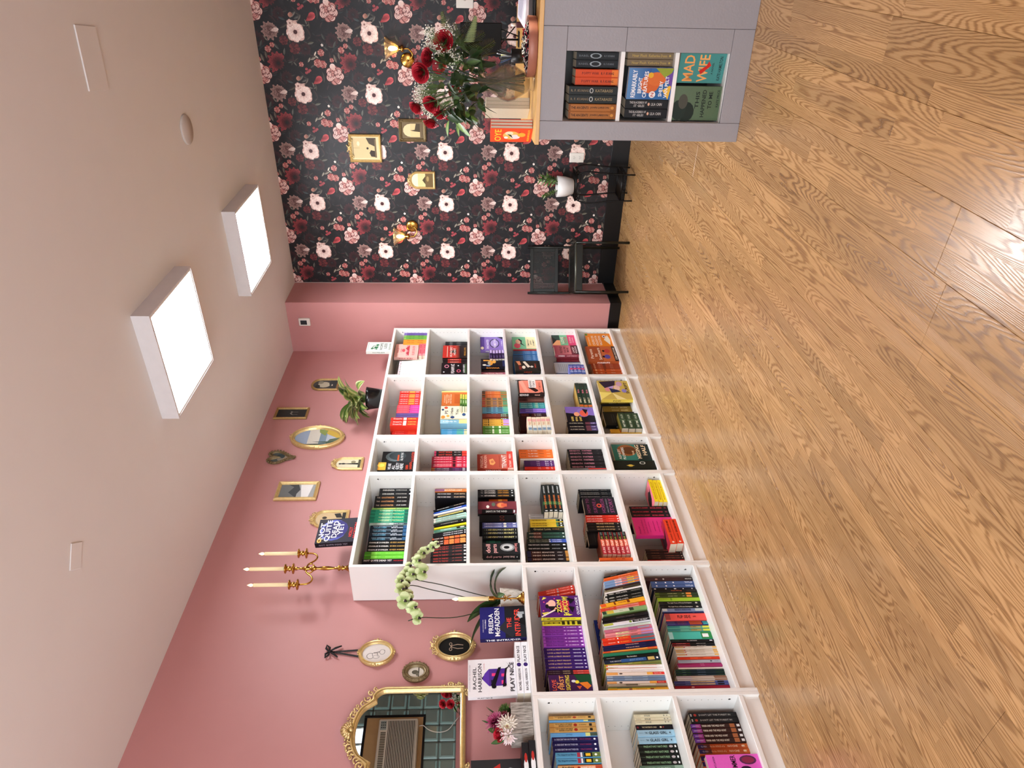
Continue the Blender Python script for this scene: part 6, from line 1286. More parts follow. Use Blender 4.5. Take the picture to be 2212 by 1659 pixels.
put_book('blood_flat', shelf_M(-.06, -1.22, 1.06, 'k', .03, .24), .03, .24, .15, 'charcoal hardcover lying flat under another charcoal one', 'display books on the low bookcases')
put_book('blood_flat', shelf_M(-.068, -1.225, 1.0906, 'k', .03, .24), .03, .24, .15, 'charcoal hardcover lying flat, upper of two, by the flower box', 'display books on the low bookcases')
put_book('blood_face', shelf_M(-.155, -1.2, 1.1212, 'f', .03, .225, 2), .03, .225, .19, 'charcoal book with a red feather standing on two flat ones', 'display books on the low bookcases')
# ================================================================ CANDELABRA AND CANDLESTICK
CANDLE = mat('ivory_candle', '#ecdcae', rough=.5, var=.02, emit='#f0d9a0', estr=.12); FLAME = mat('led_flame', '#ffe9c0', emit='#ffcf80', estr=3)
def candle_on(t, x, y, z, h, r=.0105):
    MB().lathe([(r, 0), (r, h - .004), (r * .6, h), (.001, h)], 16, M=T(x, y, z)).build('candle', CANDLE, t)
    MB().lathe([(.003, 0), (.0075, .008), (.0085, .016), (.004, .027), (.001, .034)], 12, M=T(x, y, z + h - .002)).build('flame_bulb', FLAME, t)
t = thing('candelabra', 'brass three-armed candelabra with lit ivory candles', 'candelabra', T(-.12, .103, 2.0205))
BR = mat('polished_brass', '#b8893f', rough=.18, metal=1, var=.2, scale=70)
mb = MB(); mb.lathe([(.052, 0), (.05, .006), (.034, .016), (.02, .026), (.012, .04), (.009, .052), (.016, .06), (.008, .068), (.018, .08), (.0075, .09), (.007, .11), (.012, .14), (.012, .165), (.0065, .205), (.01, .21), (.017, .225), (.008, .234), (.01, .25), (.013, .262), (.013, .275), (.007, .285), (.006, .31), (.011, .322), (.006, .334), (.006, .345)], 20); mb.build('stem', BR, t)
cup = [(.006, 0), (.03, .006), (.031, .01), (.014, .014), (.01, .024), (.018, .03), (.01, .038), (.014, .046), (.028, .052), (.027, .056), (.011, .056), (.001, .056)]
mb = MB(); mb.lathe(cup, 20, M=T(0, 0, .33)); mb.build('cup', BR, t); candle_on(t, 0, 0, .384, .205)
for sg, zc in ((1, .278), (-1, .283)):
    mb = MB(); pts = [(0, sg * .006, .265), (0, sg * .03, .262), (0, sg * .045, .245), (0, sg * .06, .225), (0, sg * .085, .215), (0, sg * .108, .228), (0, sg * .117, .25), (0, sg * .118, zc)]
    P = []
    for i in range(len(pts) - 1):
        for k in range(4):
            f = k / 4; a, b = Vector(pts[i]), Vector(pts[i + 1]); P.append(a.lerp(b, f))
    for _ in range(3): P = [P[0]] + [(P[i - 1] + P[i] * 2 + P[i + 1]) / 4 for i in range(1, len(P) - 1)] + [P[-1]]
    P.append(Vector(pts[-1])); mb.tube(P, .005, 8)
    mb.tube([(0, sg * .03, .262), (0, sg * .036, .24), (0, sg * .022, .225), (0, sg * .012, .235)], .004, 8); mb.build('arm', BR, t)
    mb = MB(); mb.lathe(cup, 20, M=T(0, sg * .118, zc)); mb.build('cup', BR, t); candle_on(t, 0, sg * .118, zc + .054, .2)
t = thing('candlestick', 'single brass candlestick with bow ornament and lit ivory candle, by orchid pot', 'candlestick', T(-.035, -.205, 1.0605))
fl = lambda q, z: 1 + (.06 * sin(14 * q) if z < .02 else 0)
mb = MB(); mb.lathe([(.036, 0), (.036, .006), (.028, .01), (.03, .014), (.02, .02), (.02, .026), (.01, .032), (.005, .04), (.005, .15), (.012, .158), (.014, .166), (.013, .186), (.014, .19), (.001, .19)], 28, wob=fl); mb.build('stem', BR, t)
mb = MB()
for a in (35, 145): mb.tube([(.004, 0, .1), (.006, cos(radians(a)) * .012, .1 + sin(radians(a)) * .016), (.004, cos(radians(a)) * .026, .1 + sin(radians(a)) * .014), (.006, cos(radians(a)) * .014, .098), (.004, 0, .1)], .0032, 6)
for a in (-70, -110): mb.tube([(.004, 0, .1), (.008, cos(radians(a)) * .02, .085), (.004, cos(radians(a)) * .05, .068)], .003, 6)
mb.build('bow', BR, t); candle_on(t, 0, 0, .188, .165, .0115)
# ================================================================ PLANTS
def strap_leaf(mb, base, d, up, L, Wd, droop, ca, cb, n=9, edge=None, fold=.25, twist=0):
    """long leaf from base along horizontal direction d, rising by up, drooping"""
    d = Vector(d).normalized(); side = Vector((-d.y, d.x, 0)); P = []; ds = 1 / n; ang = up
    p = Vector(base); pts = [p.copy()]
    for i in range(n):
        ang -= droop / n; p = p + (d * cos(ang) + Vector((0, 0, sin(ang)))) * (L / n); pts.append(p.copy())
    vs = []; cs = []
    for i, q in enumerate(pts):
        f = i / n; w = Wd * (sin(pi * min(1, f * .93 + .06)) ** .7) / 2
        a = ang; nrm = Vector((0, 0, 1))
        sd = (side * cos(twist * f) + nrm * sin(twist * f))
        for k, c in ((-1, edge or ca), (-.5, ca), (0, cb), (.5, ca), (1, edge or ca)):
            vs.append(q + sd * w * k + nrm * abs(k) * w * fold); cs.append(lin(c))
    fs = [(i * 5 + j, i * 5 + j + 1, i * 5 + j + 6, i * 5 + j + 5) for i in range(n) for j in range(4)]
    mb.add(vs, fs, cs, 0, None, True)
# --- orchid on the low bookcase
t = thing('orchid', 'green orchid with arching sprays in a white patterned pot', 'plant', T(-.12, -.145, 1.0605))
POT = mat('ceramic_white', '#ddd9ce', rough=.35, bump=.1)
MB().lathe([(.04, 0), (.046, .004), (.056, .05), (.066, .12), (.066, .125), (.061, .125), (.058, .11), (.001, .108)], 32).build('pot', POT, t)
mb = MB()
for i in range(12):
    for sg in (-1, 1):
        pts = []
        for k in range(7):
            f = k / 6; r = .0495 + .0165 * (.15 + .75 * f); q = 2 * pi * i / 12 + sg * f * 1.05
            pts.append(((r + .0012) * cos(q), (r + .0012) * sin(q), .02 + .09 * f))
        mb.tube(pts, .0013, 4)
mb.build('diamond_relief', POT, t)
mb = MB()
R = random.Random(3)
for i in range(26): q = R.uniform(0, 6.3); r = R.uniform(0, .05); mb.ball((r * cos(q), r * sin(q), .11), R.uniform(.006, .012), 6, '#4a3a28')
mb.build('bark', PAINT, t)
for d, up, L, Wd, dr in (((.35, .9, 0), 1.25, .27, .075, 2.5), ((.5, .85, 0), 1.0, .24, .07, 2.3), ((-.1, -1, 0), .95, .34, .075, .7), ((.15, -.9, 0), 1.25, .26, .07, .7), ((.8, -.4, 0), .9, .15, .045, 1.7), ((.1, -1, 0), .8, .33, .05, .9)):
    mb = MB(); strap_leaf(mb, (0, 0, .11), d, up, L, Wd, dr, '#2f4a26', '#54703f'); mb.build('leaf', LEAF, t)
def orchid_bloom(t, p, face, s=.034, seed=0):
    """five rounded sepals and petals round a dark lip"""
    R = random.Random(seed); z = Vector(face).normalized(); x = Vector((0, 0, 1)).cross(z).normalized(); y = z.cross(x)
    M = Matrix(((x.x, y.x, z.x, p[0]), (x.y, y.y, z.y, p[1]), (x.z, y.z, z.z, p[2]), (0, 0, 0, 1))) @ Rz(R.uniform(-25, 25))
    mb = MB()
    for a, L, Wd in ((90, 1, .8), (210, .95, .75), (330, .95, .75), (12, 1.08, 1.15), (168, 1.08, 1.15)):
        vs = []; cs = []
        for i, (f, w) in enumerate(((0.05, .15), (.3, .8), (.6, 1), (.85, .75), (1, .15))):
            for k in (-1, 0, 1):
                vs.append((f * L * s, k * w * Wd * s / 2, .004 + .006 * sin(f * 3) - abs(k) * .003 + (.004 if a in (12, 168) else 0)))
                cs.append(lin('#c9d8a0' if i > 1 else '#8fa85c'))
        mb.add(vs, [(i * 3 + j, i * 3 + j + 1, i * 3 + j + 4, i * 3 + j + 3) for i in range(4) for j in range(2)], cs, 0, M @ Rz(a), True)
    b = mb.build('blossom', PETAL, t)
    mb = MB(); mb.ball((0, 0, .008), .0045, 6, '#e9e6b8', M=M); mb.tube([(0, -.002, .007), (0, -.008, .014), (0, -.016, .01)], [.004, .0065, .003], 6, '#26141a', M=M)
    mb.ball((.005, -.004, .01), .0035, 6, '#2a161c', M=M); mb.ball((-.005, -.004, .01), .0035, 6, '#2a161c', M=M); mb.build('lip', PAINT, b)
rel = lambda x, y, z: (x + .12, y + .145, z - 1.0605)
def smooth(pts, k=3, it=3):
    P = []
    for i in range(len(pts) - 1):
        for j in range(k): P.append(Vector(pts[i]).lerp(Vector(pts[i + 1]), j / k))
    P.append(Vector(pts[-1]))
    for _ in range(it): P = [P[0]] + [(P[i - 1] + P[i] * 2 + P[i + 1]) / 4 for i in range(1, len(P) - 1)] + [P[-1]]
    return P
for nm, pts in (('s1', [(-.12, -.14, 1.17), (-.1, -.125, 1.3), (-.06, -.1, 1.45), (-.02, -.1, 1.56), (.0, -.1, 1.66), (.02, -.04, 1.7), (.04, .05, 1.66), (.05, .11, 1.55)]),
                ('s2', [(-.12, -.15, 1.17), (-.11, -.155, 1.3), (-.08, -.13, 1.45), (-.04, -.13, 1.58), (-.01, -.12, 1.66), (.03, -.17, 1.72), (.05, -.26, 1.71), (.05, -.33, 1.66)]),
                ('s3', [(-.12, -.16, 1.17), (-.1, -.24, 1.3), (-.07, -.3, 1.42), (-.03, -.33, 1.53), (.02, -.36, 1.6), (.04, -.4, 1.66)])):
    P = smooth([rel(*p) for p in pts]); MB().tube(P, .0026, 6, '#26301c').build('stem', PAINT, t)
for i, (p, s) in enumerate((((.06, .10, 1.535), .026), ((.06, .085, 1.56), .03), ((.05, .065, 1.59), .032), ((.06, .04, 1.61), .034), ((.04, .01, 1.64), .036), ((.07, -.03, 1.63), .038), ((.03, -.035, 1.68), .032), ((.09, -.125, 1.6), .046), ((.03, -.075, 1.69), .036), ((.06, -.115, 1.66), .036), ((.03, -.11, 1.71), .034), ((.0, -.06, 1.64), .034),
        ((.06, -.16, 1.715), .036), ((.05, -.195, 1.69), .034), ((.04, -.15, 1.68), .03), ((.08, -.24, 1.705), .042), ((.03, -.235, 1.67), .036), ((.04, -.27, 1.66), .036), ((.08, -.305, 1.685), .045), ((.03, -.31, 1.65), .034), ((.08, -.36, 1.63), .044), ((.05, -.39, 1.61), .036))):
    R = random.Random(i); orchid_bloom(t, rel(*p), (1, -.5 + R.uniform(-.5, .5), R.uniform(-.3, .3)), s * .95, i)
# --- variegated plant in black pot on the tall bookcase
t = thing('potted_plant', 'variegated broad-leaved plant in a glossy black pot', 'plant', T(-.09, 1.81, 2.0205))
wob = lambda q, z: 1 + .015 * sin(5 * q + z * 60)
MB().lathe([(.062, 0), (.07, .003), (.085, .1), (.092, .125), (.088, .125), (.08, .1), (.001, .1)], 26, wob=wob).build('pot', mat('glossy_black_pot', '#0f1011', rough=.25, bump=.5, bscale=40), t)
MB().lathe([(.08, .102), (.03, .106), (.001, .107)], 14, '#2a2018').build('soil', PAINT, t)
R = random.Random(12)
for i in range(34):
    a = R.uniform(0, 2 * pi); up = R.uniform(.3, 1.45); L = R.uniform(.13, .23) * (1.15 if up > 1 else .9)
    mb = MB(); c1, c2 = R.choice([('#4a6a2c', '#c4c676'), ('#3f5e2a', '#a8b45c'), ('#6f8a3c', '#e6dfa0'), ('#33502a', '#6f8a44')])
    hh = R.uniform(.0, .06)
    mb.tube([(0, 0, .1), (.03 * cos(a), .03 * sin(a), .15 + hh)], .003, 5, '#5c7a34')
    strap_leaf(mb, (.03 * cos(a), .03 * sin(a), .15 + hh), (cos(a), sin(a), 0), up, L, R.uniform(.065, .1), R.uniform(.8, 2.0), c1, c2, 8, edge=R.choice(['#dfe0a8', '#3d5a2a', '#b9c07a']), twist=R.uniform(-.8, .8)); mb.build('leaf', LEAF, t)
# --- flower function set
def rose_bloom(p, d, r, name, parent, seed=0, cols=('#5e0710', '#8f0f1c', '#b3182a')):
    """rose: rings of cupped petals opening outwards"""
    R = random.Random(seed); z = Vector(d).normalized(); x = z.orthogonal().normalized(); y = z.cross(x)
    M = Matrix(((x.x, y.x, z.x, p[0]), (x.y, y.y, z.y, p[1]), (x.z, y.z, z.z, p[2]), (0, 0, 0, 1))); mb = MB()
    for ring_, (n, rad, hgt, open_) in enumerate(((3, .12, .62, .05), (4, .26, .66, .12), (5, .42, .62, .25), (5, .6, .52, .45), (6, .78, .38, .75), (6, .92, .2, 1.1))):
        for i in range(n):
            q = 2 * pi * (i + ring_ * .37) / n + R.uniform(-.1, .1); half = pi / n * 1.35; vs = []; cs = []
            for j in range(4):
                f = j / 3; rr = r * (rad * (.35 + .65 * f) + open_ * .18 * f * f); zz = r * (-.5 + (hgt + .5) * f) - (r * .12 * open_ * f * f)
                for k in range(5):
                    g = (k - 2) / 2; w = half * g * (.5 + .5 * sin(pi * (.2 + .55 * f)))
                    vs.append((rr * cos(q + w), rr * sin(q + w), zz - r * .09 * g * g * f + (r * .03 if k % 2 else 0) * f))
                    cs.append(lin(cols[0] if j < 1 else cols[1] if j < 3 else cols[2]))
            mb.add(vs, [(j * 5 + k, j * 5 + k + 1, j * 5 + k + 6, j * 5 + k + 5) for j in range(3) for k in range(4)], cs, 0, M, True)
    mb.lathe([(.001, -.55 * r), (.35 * r, -.5 * r), (.5 * r, -.3 * r)], 10, '#2f4a1e', M=M)
    return mb.build(name, PETAL, parent)
def blade(mb, p, d, L, Wd, ca, cb, bend=.3, roll=0):
    p = Vector(p); d = Vector(d).normalized(); s = d.cross(Vector((0, 0, 1)));
    if s.length < .1: s = Vector((1, 0, 0))
    s.normalize(); n = s.cross(d); s = (s * cos(roll) + n * sin(roll)); n = s.cross(d); vs = []; cs = []
    for i in range(7):
        f = i / 6; c = p + d * L * f - Vector((0, 0, 1)) * bend * L * f * f; w = Wd / 2 * sin(pi * min(1, f * .94 + .04)) ** .8
        for k, cc in ((-1, ca), (0, cb), (1, ca)): vs.append(c + s * w * k + n * abs(k) * w * .25); cs.append(lin(cc))
    mb.add(vs, [(i * 3 + j, i * 3 + j + 1, i * 3 + j + 4, i * 3 + j + 3) for i in range(6) for j in range(2)], cs, 0, None, True)
# --- flower box under the mirror
t = thing('flower_box', 'weathered grey wooden box of burgundy, white and red flowers', 'flower arrangement', T(-.135, -.862, 1.0605))
def wood_grey():
    m = bpy.data.materials.new('weathered_wood'); m.use_nodes = True; N = m.node_tree.nodes; L = m.node_tree.links; b = N['Principled BSDF']; b.inputs['Roughness'].default_value = .8
    g = N.new('ShaderNodeNewGeometry'); mp = N.new('ShaderNodeMapping'); mp.inputs['Scale'].default_value = (300, 300, 28); n = N.new('ShaderNodeTexNoise'); n.inputs['Detail'].default_value = 5; n.inputs['Scale'].default_value = 1
    L.new(g.outputs['Position'], mp.inputs[0]); L.new(mp.outputs[0], n.inputs['Vector']); cr = N.new('ShaderNodeValToRGB'); E_ = cr.color_ramp.elements
    E_[0].position = .32; E_[0].color = lin('#4a423a'); E_[1].position = .62; E_[1].color = lin('#b5ada2'); L.new(n.outputs['Fac'], cr.inputs[0]); L.new(cr.outputs[0], b.inputs['Base Color'])
    bp = N.new('ShaderNodeBump'); bp.inputs['Strength'].default_value = .6; bp.inputs['Distance'].default_value = .002; L.new(n.outputs['Fac'], bp.inputs['Height']); L.new(bp.outputs[0], b.inputs['Normal']); return m
WG = wood_grey()
for a in ((.052, .06, -.078, .078), (-.06, -.052, -.078, .078), (-.052, .052, -.078, -.07), (-.052, .052, .07, .078)): MB().bbox(*a, 0, .1, .002).build('side_board', WG, t)
MB().box(-.052, .052, -.07, .07, 0, .006).build('base_board', WG, t)
MB().box(-.05, .05, -.068, .068, .06, .08, '#1d2a16').build('floral_foam', PAINT, t)
mb = MB(); R = random.Random(5)
for i in range(420):
    a = R.uniform(0, 6.3); e = math.asin(R.uniform(-.5, 1)); d = Vector((cos(a) * cos(e), sin(a) * cos(e), sin(e))); c = Vector((.01, .062, .122)); mb.tube([c + d * .02, c + d * R.uniform(.034, .04)], [.0012, .0004], 3, R.choice(['#4f7a2a', '#6d9a3c', '#33561e']), cap=False)
mb.ball((.01, .062, .122), .026, 10, '#35551f'); mb.build('green_trick_flower', PAINT, t)
def mum(p, d, r, n, cols, name, curl=.5, wd=.1, seed=1):
    R = random.Random(seed); z = Vector(d).normalized(); x = z.orthogonal().normalized(); y = z.cross(x)
    M = Matrix(((x.x, y.x, z.x, p[0]), (x.y, y.y, z.y, p[1]), (x.z, y.z, z.z, p[2]), (0, 0, 0, 1))); mb = MB()
    for k in range(n):
        f = k / n; q = k * 2.4; e = (.05 + 1.35 * (1 - f) ** .8); L = r * (.45 + .55 * f)
        vs = []; cs = []; o = r * .08
        for i in range(4):
            g = i / 3; rr = o + L * g * cos(pi / 2 - (pi / 2 - e) if False else (pi / 2 * (1 - f))) ; 
            th = (1 - f) * 1.35 - .15; rr = o + L * g * cos(th) + 0; zz = L * g * sin(th) - curl * .0 + (-.12 * r * f * g * g)
            w = r * wd * (1, 1.25, 1.15, .3)[i]
            for s_ in (-1, 1): vs.append((rr * cos(q) - s_ * w * sin(q) / 2, rr * sin(q) + s_ * w * cos(q) / 2, zz)); cs.append(lin(cols[min(2, i)]))
        mb.add(vs, [(i * 2, i * 2 + 1, i * 2 + 3, i * 2 + 2) for i in range(3)], cs, 0, M, True)
    return mb.build(name, PETAL, t)
mum((.03, .0, .175), (1, .1, .7), .056, 70, ('#3a0718', '#6a1230', '#a8406a'), 'burgundy_bloom', wd=.16)
mum((.05, -.035, .12), (1, -.5, .15), .058, 60, ('#e8dca0', '#ece6d2', '#d9cfbf'), 'white_chrysanthemum', wd=.15, seed=4)
mum((.035, -.075, .115), (.7, -1, -.1), .045, 34, ('#e6d8c8', '#ecdfd6', '#e4cfcc'), 'white_chrysanthemum', wd=.18, seed=6)
mum((.035, .03, .13), (1, .3, .4), .028, 30, ('#c79a3c', '#5e1424', '#7a1c2e'), 'burgundy_bloom', wd=.2, seed=8)
mum((.045, .01, .105), (1, .1, .1), .022, 26, ('#b0843a', '#4a0f1c', '#63162a'), 'burgundy_bloom', wd=.2, seed=9)
rose_bloom((.03, -.062, .16), (.6, -.4, .8), .03, 'red_rose', t, 3, ('#7a0a14', '#b0162a', '#d02a3e'))
for i, (p, d, L) in enumerate((((.0, .03, .12), (.1, .55, 1), .12), ((.0, .02, .12), (.1, .25, 1), .11), ((0, .0, .13), (.2, .1, 1), .12), ((.0, -.07, .12), (.2, -.3, .9), .09), ((.02, -.04, .15), (.4, -.1, 1), .07))):
    mb = MB(); blade(mb, p, d, L, .026, '#33502c', '#4f6f3c', .1); mb.build('leaf', LEAF, t)
# --- plant stand with white pot
t = thing('plant_stand', 'black wrought iron plant stand with two tiers', 'plant stand', T(1.2, 3.09, 0) @ Rz(0))
hw = .108
for sx in (-1, 1):
    for sy in (-1, 1):
        pts = smooth([(sx * (hw - .01), sy * (hw - .012), .475), (sx * (hw + .018), sy * (hw - .005), .42), (sx * (hw + .022), sy * hw, .36), (sx * (hw + .008), sy * hw, .25), (sx * (hw - .002), sy * hw, .12), (sx * (hw - .002), sy * hw, .0)], 3, 4)
        MB().tube(pts, .0065, 6).build('leg', DBLACK, t)
for z in (.475, .1):
    mb = MB(); mb.tube([(-hw, -hw, z), (hw, -hw, z), (hw, hw, z), (-hw, hw, z), (-hw, -hw, z)], .006, 6)
    for i in range(9): mb.tube([(-hw, -hw + 2 * hw * (i + .5) / 9, z), (hw, -hw + 2 * hw * (i + .5) / 9, z)], .0022, 4)
    mb.build('tier', DBLACK, t)
    mb = MB()
    for sd in range(4):
        M = Rz(90 * sd) @ T(0, -hw, z - .004) @ Rx(90)
        for k in range(-3, 4): scroll(mb_ := MB(), (k * .03, -.014), .012, 0, .9, .0028, 0, 1 if k % 2 else -1, 10); mb.add(mb_.v, mb_.f, '#fff', 0, M, True)
        mb.tube([(M @ Vector((-hw, -.028, 0))), (M @ Vector((hw, -.028, 0)))], .003, 5)
    mb.build('scroll_apron', DBLACK, t)
t = thing('potted_plant', 'small glossy-leaved plant in a hammered white pot on the iron stand', 'plant', T(1.175, 3.09, .4815))
fac = lambda q, z: 1 + .012 * sin(9 * q + z * 140) * cos(5 * q - z * 90)
MB().lathe([(.05, 0), (.062, .006), (.08, .07), (.085, .14), (.082, .141), (.077, .14), (.07, .12), (.001, .12)], 36, wob=fac).build('pot', mat('hammered_white', '#dddbd8', rough=.4, bump=.4, bscale=30), t)
R = random.Random(8)
for i in range(9):
    a = R.uniform(0, 6.3); L = R.uniform(.1, .2); d = Vector((cos(a) * .45, sin(a) * .45 - .05, 1)).normalized(); b0 = Vector((cos(a) * .03, sin(a) * .03, .11)); mb = MB()
    mb.tube([b0, b0 + d * L], .003, 5, '#3f5a26')
    for k in range(10):
        f = .25 + .75 * k / 10; sgn = 1 if k % 2 else -1; s_ = d.cross(Vector((0, 0, 1)) + Vector((.1, .2, 0))).normalized()
        blade(mb, b0 + d * L * f, s_ * sgn + d * .9, .05, .026, '#2c4a1c', '#6f9a44' if k % 3 else '#c9d8a8', .1)
    mb.build('frond', LEAF, t)
# ================================================================ CHAIR
t = thing('chair', 'black metal side chair with a cane-pattern back, by the pier', 'chair', T(.592, 2.775, 0) @ Rz(27))
CH = mat('dark_green_black', '#12150f', rough=.38, metal=.2, var=.08, spec=.4); w = .205; D = .4
for sx in (-1, 1):
    MB().tube([(sx * w, 0, 0), (sx * w, 0, .455)], .011, 10).build('front_leg', CH, t)
    MB().tube([(sx * w * .98, D - .0, 0), (sx * w * .98, D - .03, .47), (sx * w * .98, D + .02, .825)], .011, 10).build('back_post', CH, t)
    MB().tube([(sx * w, -.005, .445), (sx * w, D - .03, .445)], .011, 10).build('side_rail', CH, t)
def cane(mb, M, wd, hh, nx, ny, margin, r):
    """perforated sheet: border, grid bars"""
    mb.bbox(-wd / 2, wd / 2, 0, margin, -.006, .006, .002, M=M); mb.bbox(-wd / 2, wd / 2, hh - margin, hh, -.006, .006, .002, M=M)
    mb.bbox(-wd / 2, -wd / 2 + margin, margin, hh - margin, -.006, .006, .002, M=M); mb.bbox(wd / 2 - margin, wd / 2, margin, hh - margin, -.006, .006, .002, M=M)
    iw, ih = wd - 2 * margin, hh - 2 * margin
    for i in range(nx + 1): x = -iw / 2 + iw * i / nx; mb.box(x - r, x + r, margin, hh - margin, -.002, .002, M=M)
    for j in range(ny + 1): y = margin + ih * j / ny; mb.box(-iw / 2, iw / 2, y - r, y + r, -.0025, .0015, M=M)
mb = MB(); cane(mb, T(0, D - .02, .555) @ Rx(83), .385, .25, 26, 16, .03, .0034); mb.build('backrest', CH, t)
mb = MB(); cane(mb, T(0, .0, .455) @ Rx(0), .39, D - .03, 26, 24, .035, .0036); mb.build('seat', CH, t)
MB().bbox(-w + .012, w - .012, -.006, .004, .395, .45, .003).build('front_apron', CH, t)
MB().tube([(-w, .0, .452), (w, .0, .452)], .008, 8).build('front_rail', mat('grey_rail', '#5a5d52', rough=.3, metal=.6), t)  # front rail in a lighter, shinier grey metal than the frame
# ================================================================ COUNTER
CM = T(2.058, .914, 0) @ Rz(5.4)
GREY = mat('grey_counter_paint', '#949193', rough=.5, var=.03, scale=15, bump=.25, bscale=110)
PINE = mat('pine_worktop', '#d3a45c', rough=.4, var=.12, scale=14)
t = thing('counter', 'grey painted sales counter with a built-in book niche at its end', 'counter', CM)
def cb(name, x0, x1, y0, y1, z0, z1, m=GREY, b=.0015):
    MB().bbox(x0, x1, y0, y1, z0, z1, b).build(name, m, t)
cb('stile', 0, .0865, 0, .018, 0, 1.0); cb('stile', .395, .497, 0, .018, .1, .605); cb('stile', .395, .497, 0, .018, .606, .885)
cb('top_rail', .0875, .497, 0, .018, .886, 1.0); cb('bottom_rail', .0875, .497, 0, .018, 0, .099)
cb('front_panel', .498, 1.75, -.003, .018, 0, 1.0)
cb('side_panel', 0, .016, .018, 1.72, 0, 1.0); cb('inner_panel', .58, .6, .018, 1.72, 0, 1.0); cb('end_panel', .016, .58, 1.7, 1.72, 0, 1.0)
cb('back_panel', .6, 1.75, .53, .55, 0, 1.0)
for a in (.071, .396): cb('niche_side', a, a + .0155, .018, .3, .08, .9, WHITE)
for z in (.1, .359, .621): cb('niche_shelf', .087, .396, .019, .3, z - .02, z, WHITE)
cb('niche_top', .087, .396, .019, .3, .886, .9, WHITE); cb('niche_back', .087, .396, .3, .305, .08, .9, mat('niche_dark', '#4a4642', rough=.6))
t = thing('worktop', 'pale pine worktop lying on the grey counter', 'worktop', CM)
MB().bbox(-.022, .62, -.02, 1.74, 1.0004, 1.022, .002).build('long_board', PINE, t)
MB().bbox(.6212, 1.78, -.02, .57, 1.0004, 1.022, .002).build('front_board', PINE, t)
def niche(st, x, z, mode, Tk, H, Wd, y=.03, yaw=0, label='', tilt=0):
    M = CM @ T(x, y, z + .0006) @ Rz(yaw)
    if mode == 'f': M = M @ T(0, Tk, 0) @ Rz(-90)
    put_book(st, M, Tk, H, Wd, label, 'books in the counter niche')
for i in (0, 1):
    e = ('outer', 'inner')[i]
    niche('ancients', .096 + i * .034, .621, 's', .0333, .235, .14, .022, 0, 'amber patterned hardcover, %s of two, top of the counter niche' % e)
    niche('katabasis', .167 + i * .038, .621, 's', .037, .238, .15, .022, 0, 'black green hardcover, %s of two, top of the counter niche' % e)
    niche('poppy', .246 + i * .035, .621, 's', .0343, .208, .13, .05, 0, 'burnt orange hardcover, %s of two, top of the counter niche' % e)
    niche('babel', .321 + i * .035, .621, 's', .034, .205, .13, .075, 0, 'black hardcover with silver birds, %s of two, in the counter niche' % e)
    niche('blackbird', .101 + i * .043, .359, 's', .042, .215, .15, .045, -6, 'thick black hardcover, %s of two, middle of the counter niche' % e)
    niche('nearflesh', .333 + i * .031, .359, 's', .029, .222, .13, .055, 0, 'tan grey paperback, %s of two, middle of the counter niche' % e)
niche('remark', .188, .359, 'f', .03, .216, .14, .03, -7, 'blue and orange octopus book facing out, middle of the counter niche')
niche('happened', .094, .1, 'f', .03, .232, .155, .045, 0, 'misty green book facing out, bottom of the counter niche')
niche('madwife', .262, .1, 'f', .03, .225, .133, .07, -10, 'teal book with orange capitals, bottom of the counter niche')
ZT = 1.0225
# ---------------------------------------------------------------- vase of red roses
VX, VY = 2.29, 1.06
vs_ = thing('flower_vase', 'clear glass vase of red roses on the counter', 'vase', T(VX, VY, ZT))
VG = glassy('vase_glass', '#f7f4ec', .97, .02, 0, .12)
mb = MB(); mb.lathe([(.001, .0), (.034, .0), (.036, .008), (.03, .02), (.05, .05), (.078, .095), (.086, .13), (.076, .165), (.052, .2), (.042, .225), (.044, .25), (.05, .276), (.048, .276), (.042, .25), (.039, .225), (.048, .2), (.072, .165), (.082, .13), (.074, .095), (.046, .052), (.026, .024), (.001, .02)], 36); mb.build('glass', VG, vs_)
mb = MB(); mb.lathe([(.001, .025), (.026, .026), (.046, .053), (.073, .096), (.081, .13), (.076, .15), (.001, .15)], 30); mb.build('water', glassy('vase_water', '#f3eee0', .97, .02, 0, .08), vs_)
bq = thing('rose_bouquet', 'bouquet of red roses, white gypsophila and fern in a vase', 'bouquet', T(VX, VY, ZT))
R = random.Random(21)
def rl(x, z, y=1.12): return (x - VX, y - VY, z - ZT)
ROSES = [((2.2, 1.6, .9), .036, (-.7, -.6, .6)), ((2.14, 1.53, .86), .036, (-1, -.5, .3)), ((2.465, 1.47, 1.10), .046, (.3, -1, .3)), ((2.39, 1.55, 1.12), .04, (.1, -.8, .8)), ((2.325, 1.585, 1.08), .044, (-.1, -1, .5)), ((2.335, 1.61, 1.16), .036, (.2, -.2, 1)), ((2.185, 1.535, 1.06), .043, (-.5, -1, .5)), ((2.135, 1.495, 1.08), .036, (-1, -.4, .2)), ((2.2, 1.57, 1.18), .034, (-.6, .2, 1)), ((2.1, 1.46, 1.25), .036, (-1, .4, .3)), ((2.33, 1.5, 1.28), .036, (0, 1, .6)), ((2.2, 1.42, 1.3), .034, (-.6, .8, .3))]
for i, ((x, z, y), r, d) in enumerate(ROSES):
    p = rl(x, z, y); rose_bloom(p, d, r, 'rose', bq, i)
    MB().tube(smooth([tuple(Vector(p) - Vector(d).normalized() * r * .5), (p[0] * .45, p[1] * .45, .36), (p[0] * .08, p[1] * .1, .25), (-p[0] * .22, -p[1] * .2, .05)], 4, 3), .0028, 6, '#3c4a22').build('stem', PAINT, bq)
for i in range(12):
    a = R.uniform(0, 6.3); MB().tube([(.03 * cos(a), .03 * sin(a), .28), (R.uniform(-.015, .015), R.uniform(-.015, .015), .19), (-.045 * cos(a), -.045 * sin(a), .05)], .0024, 5, R.choice(['#55502a', '#6b5a34', '#3c4422'])).build('stem', PAINT, bq)
mb = MB()                   # gypsophila
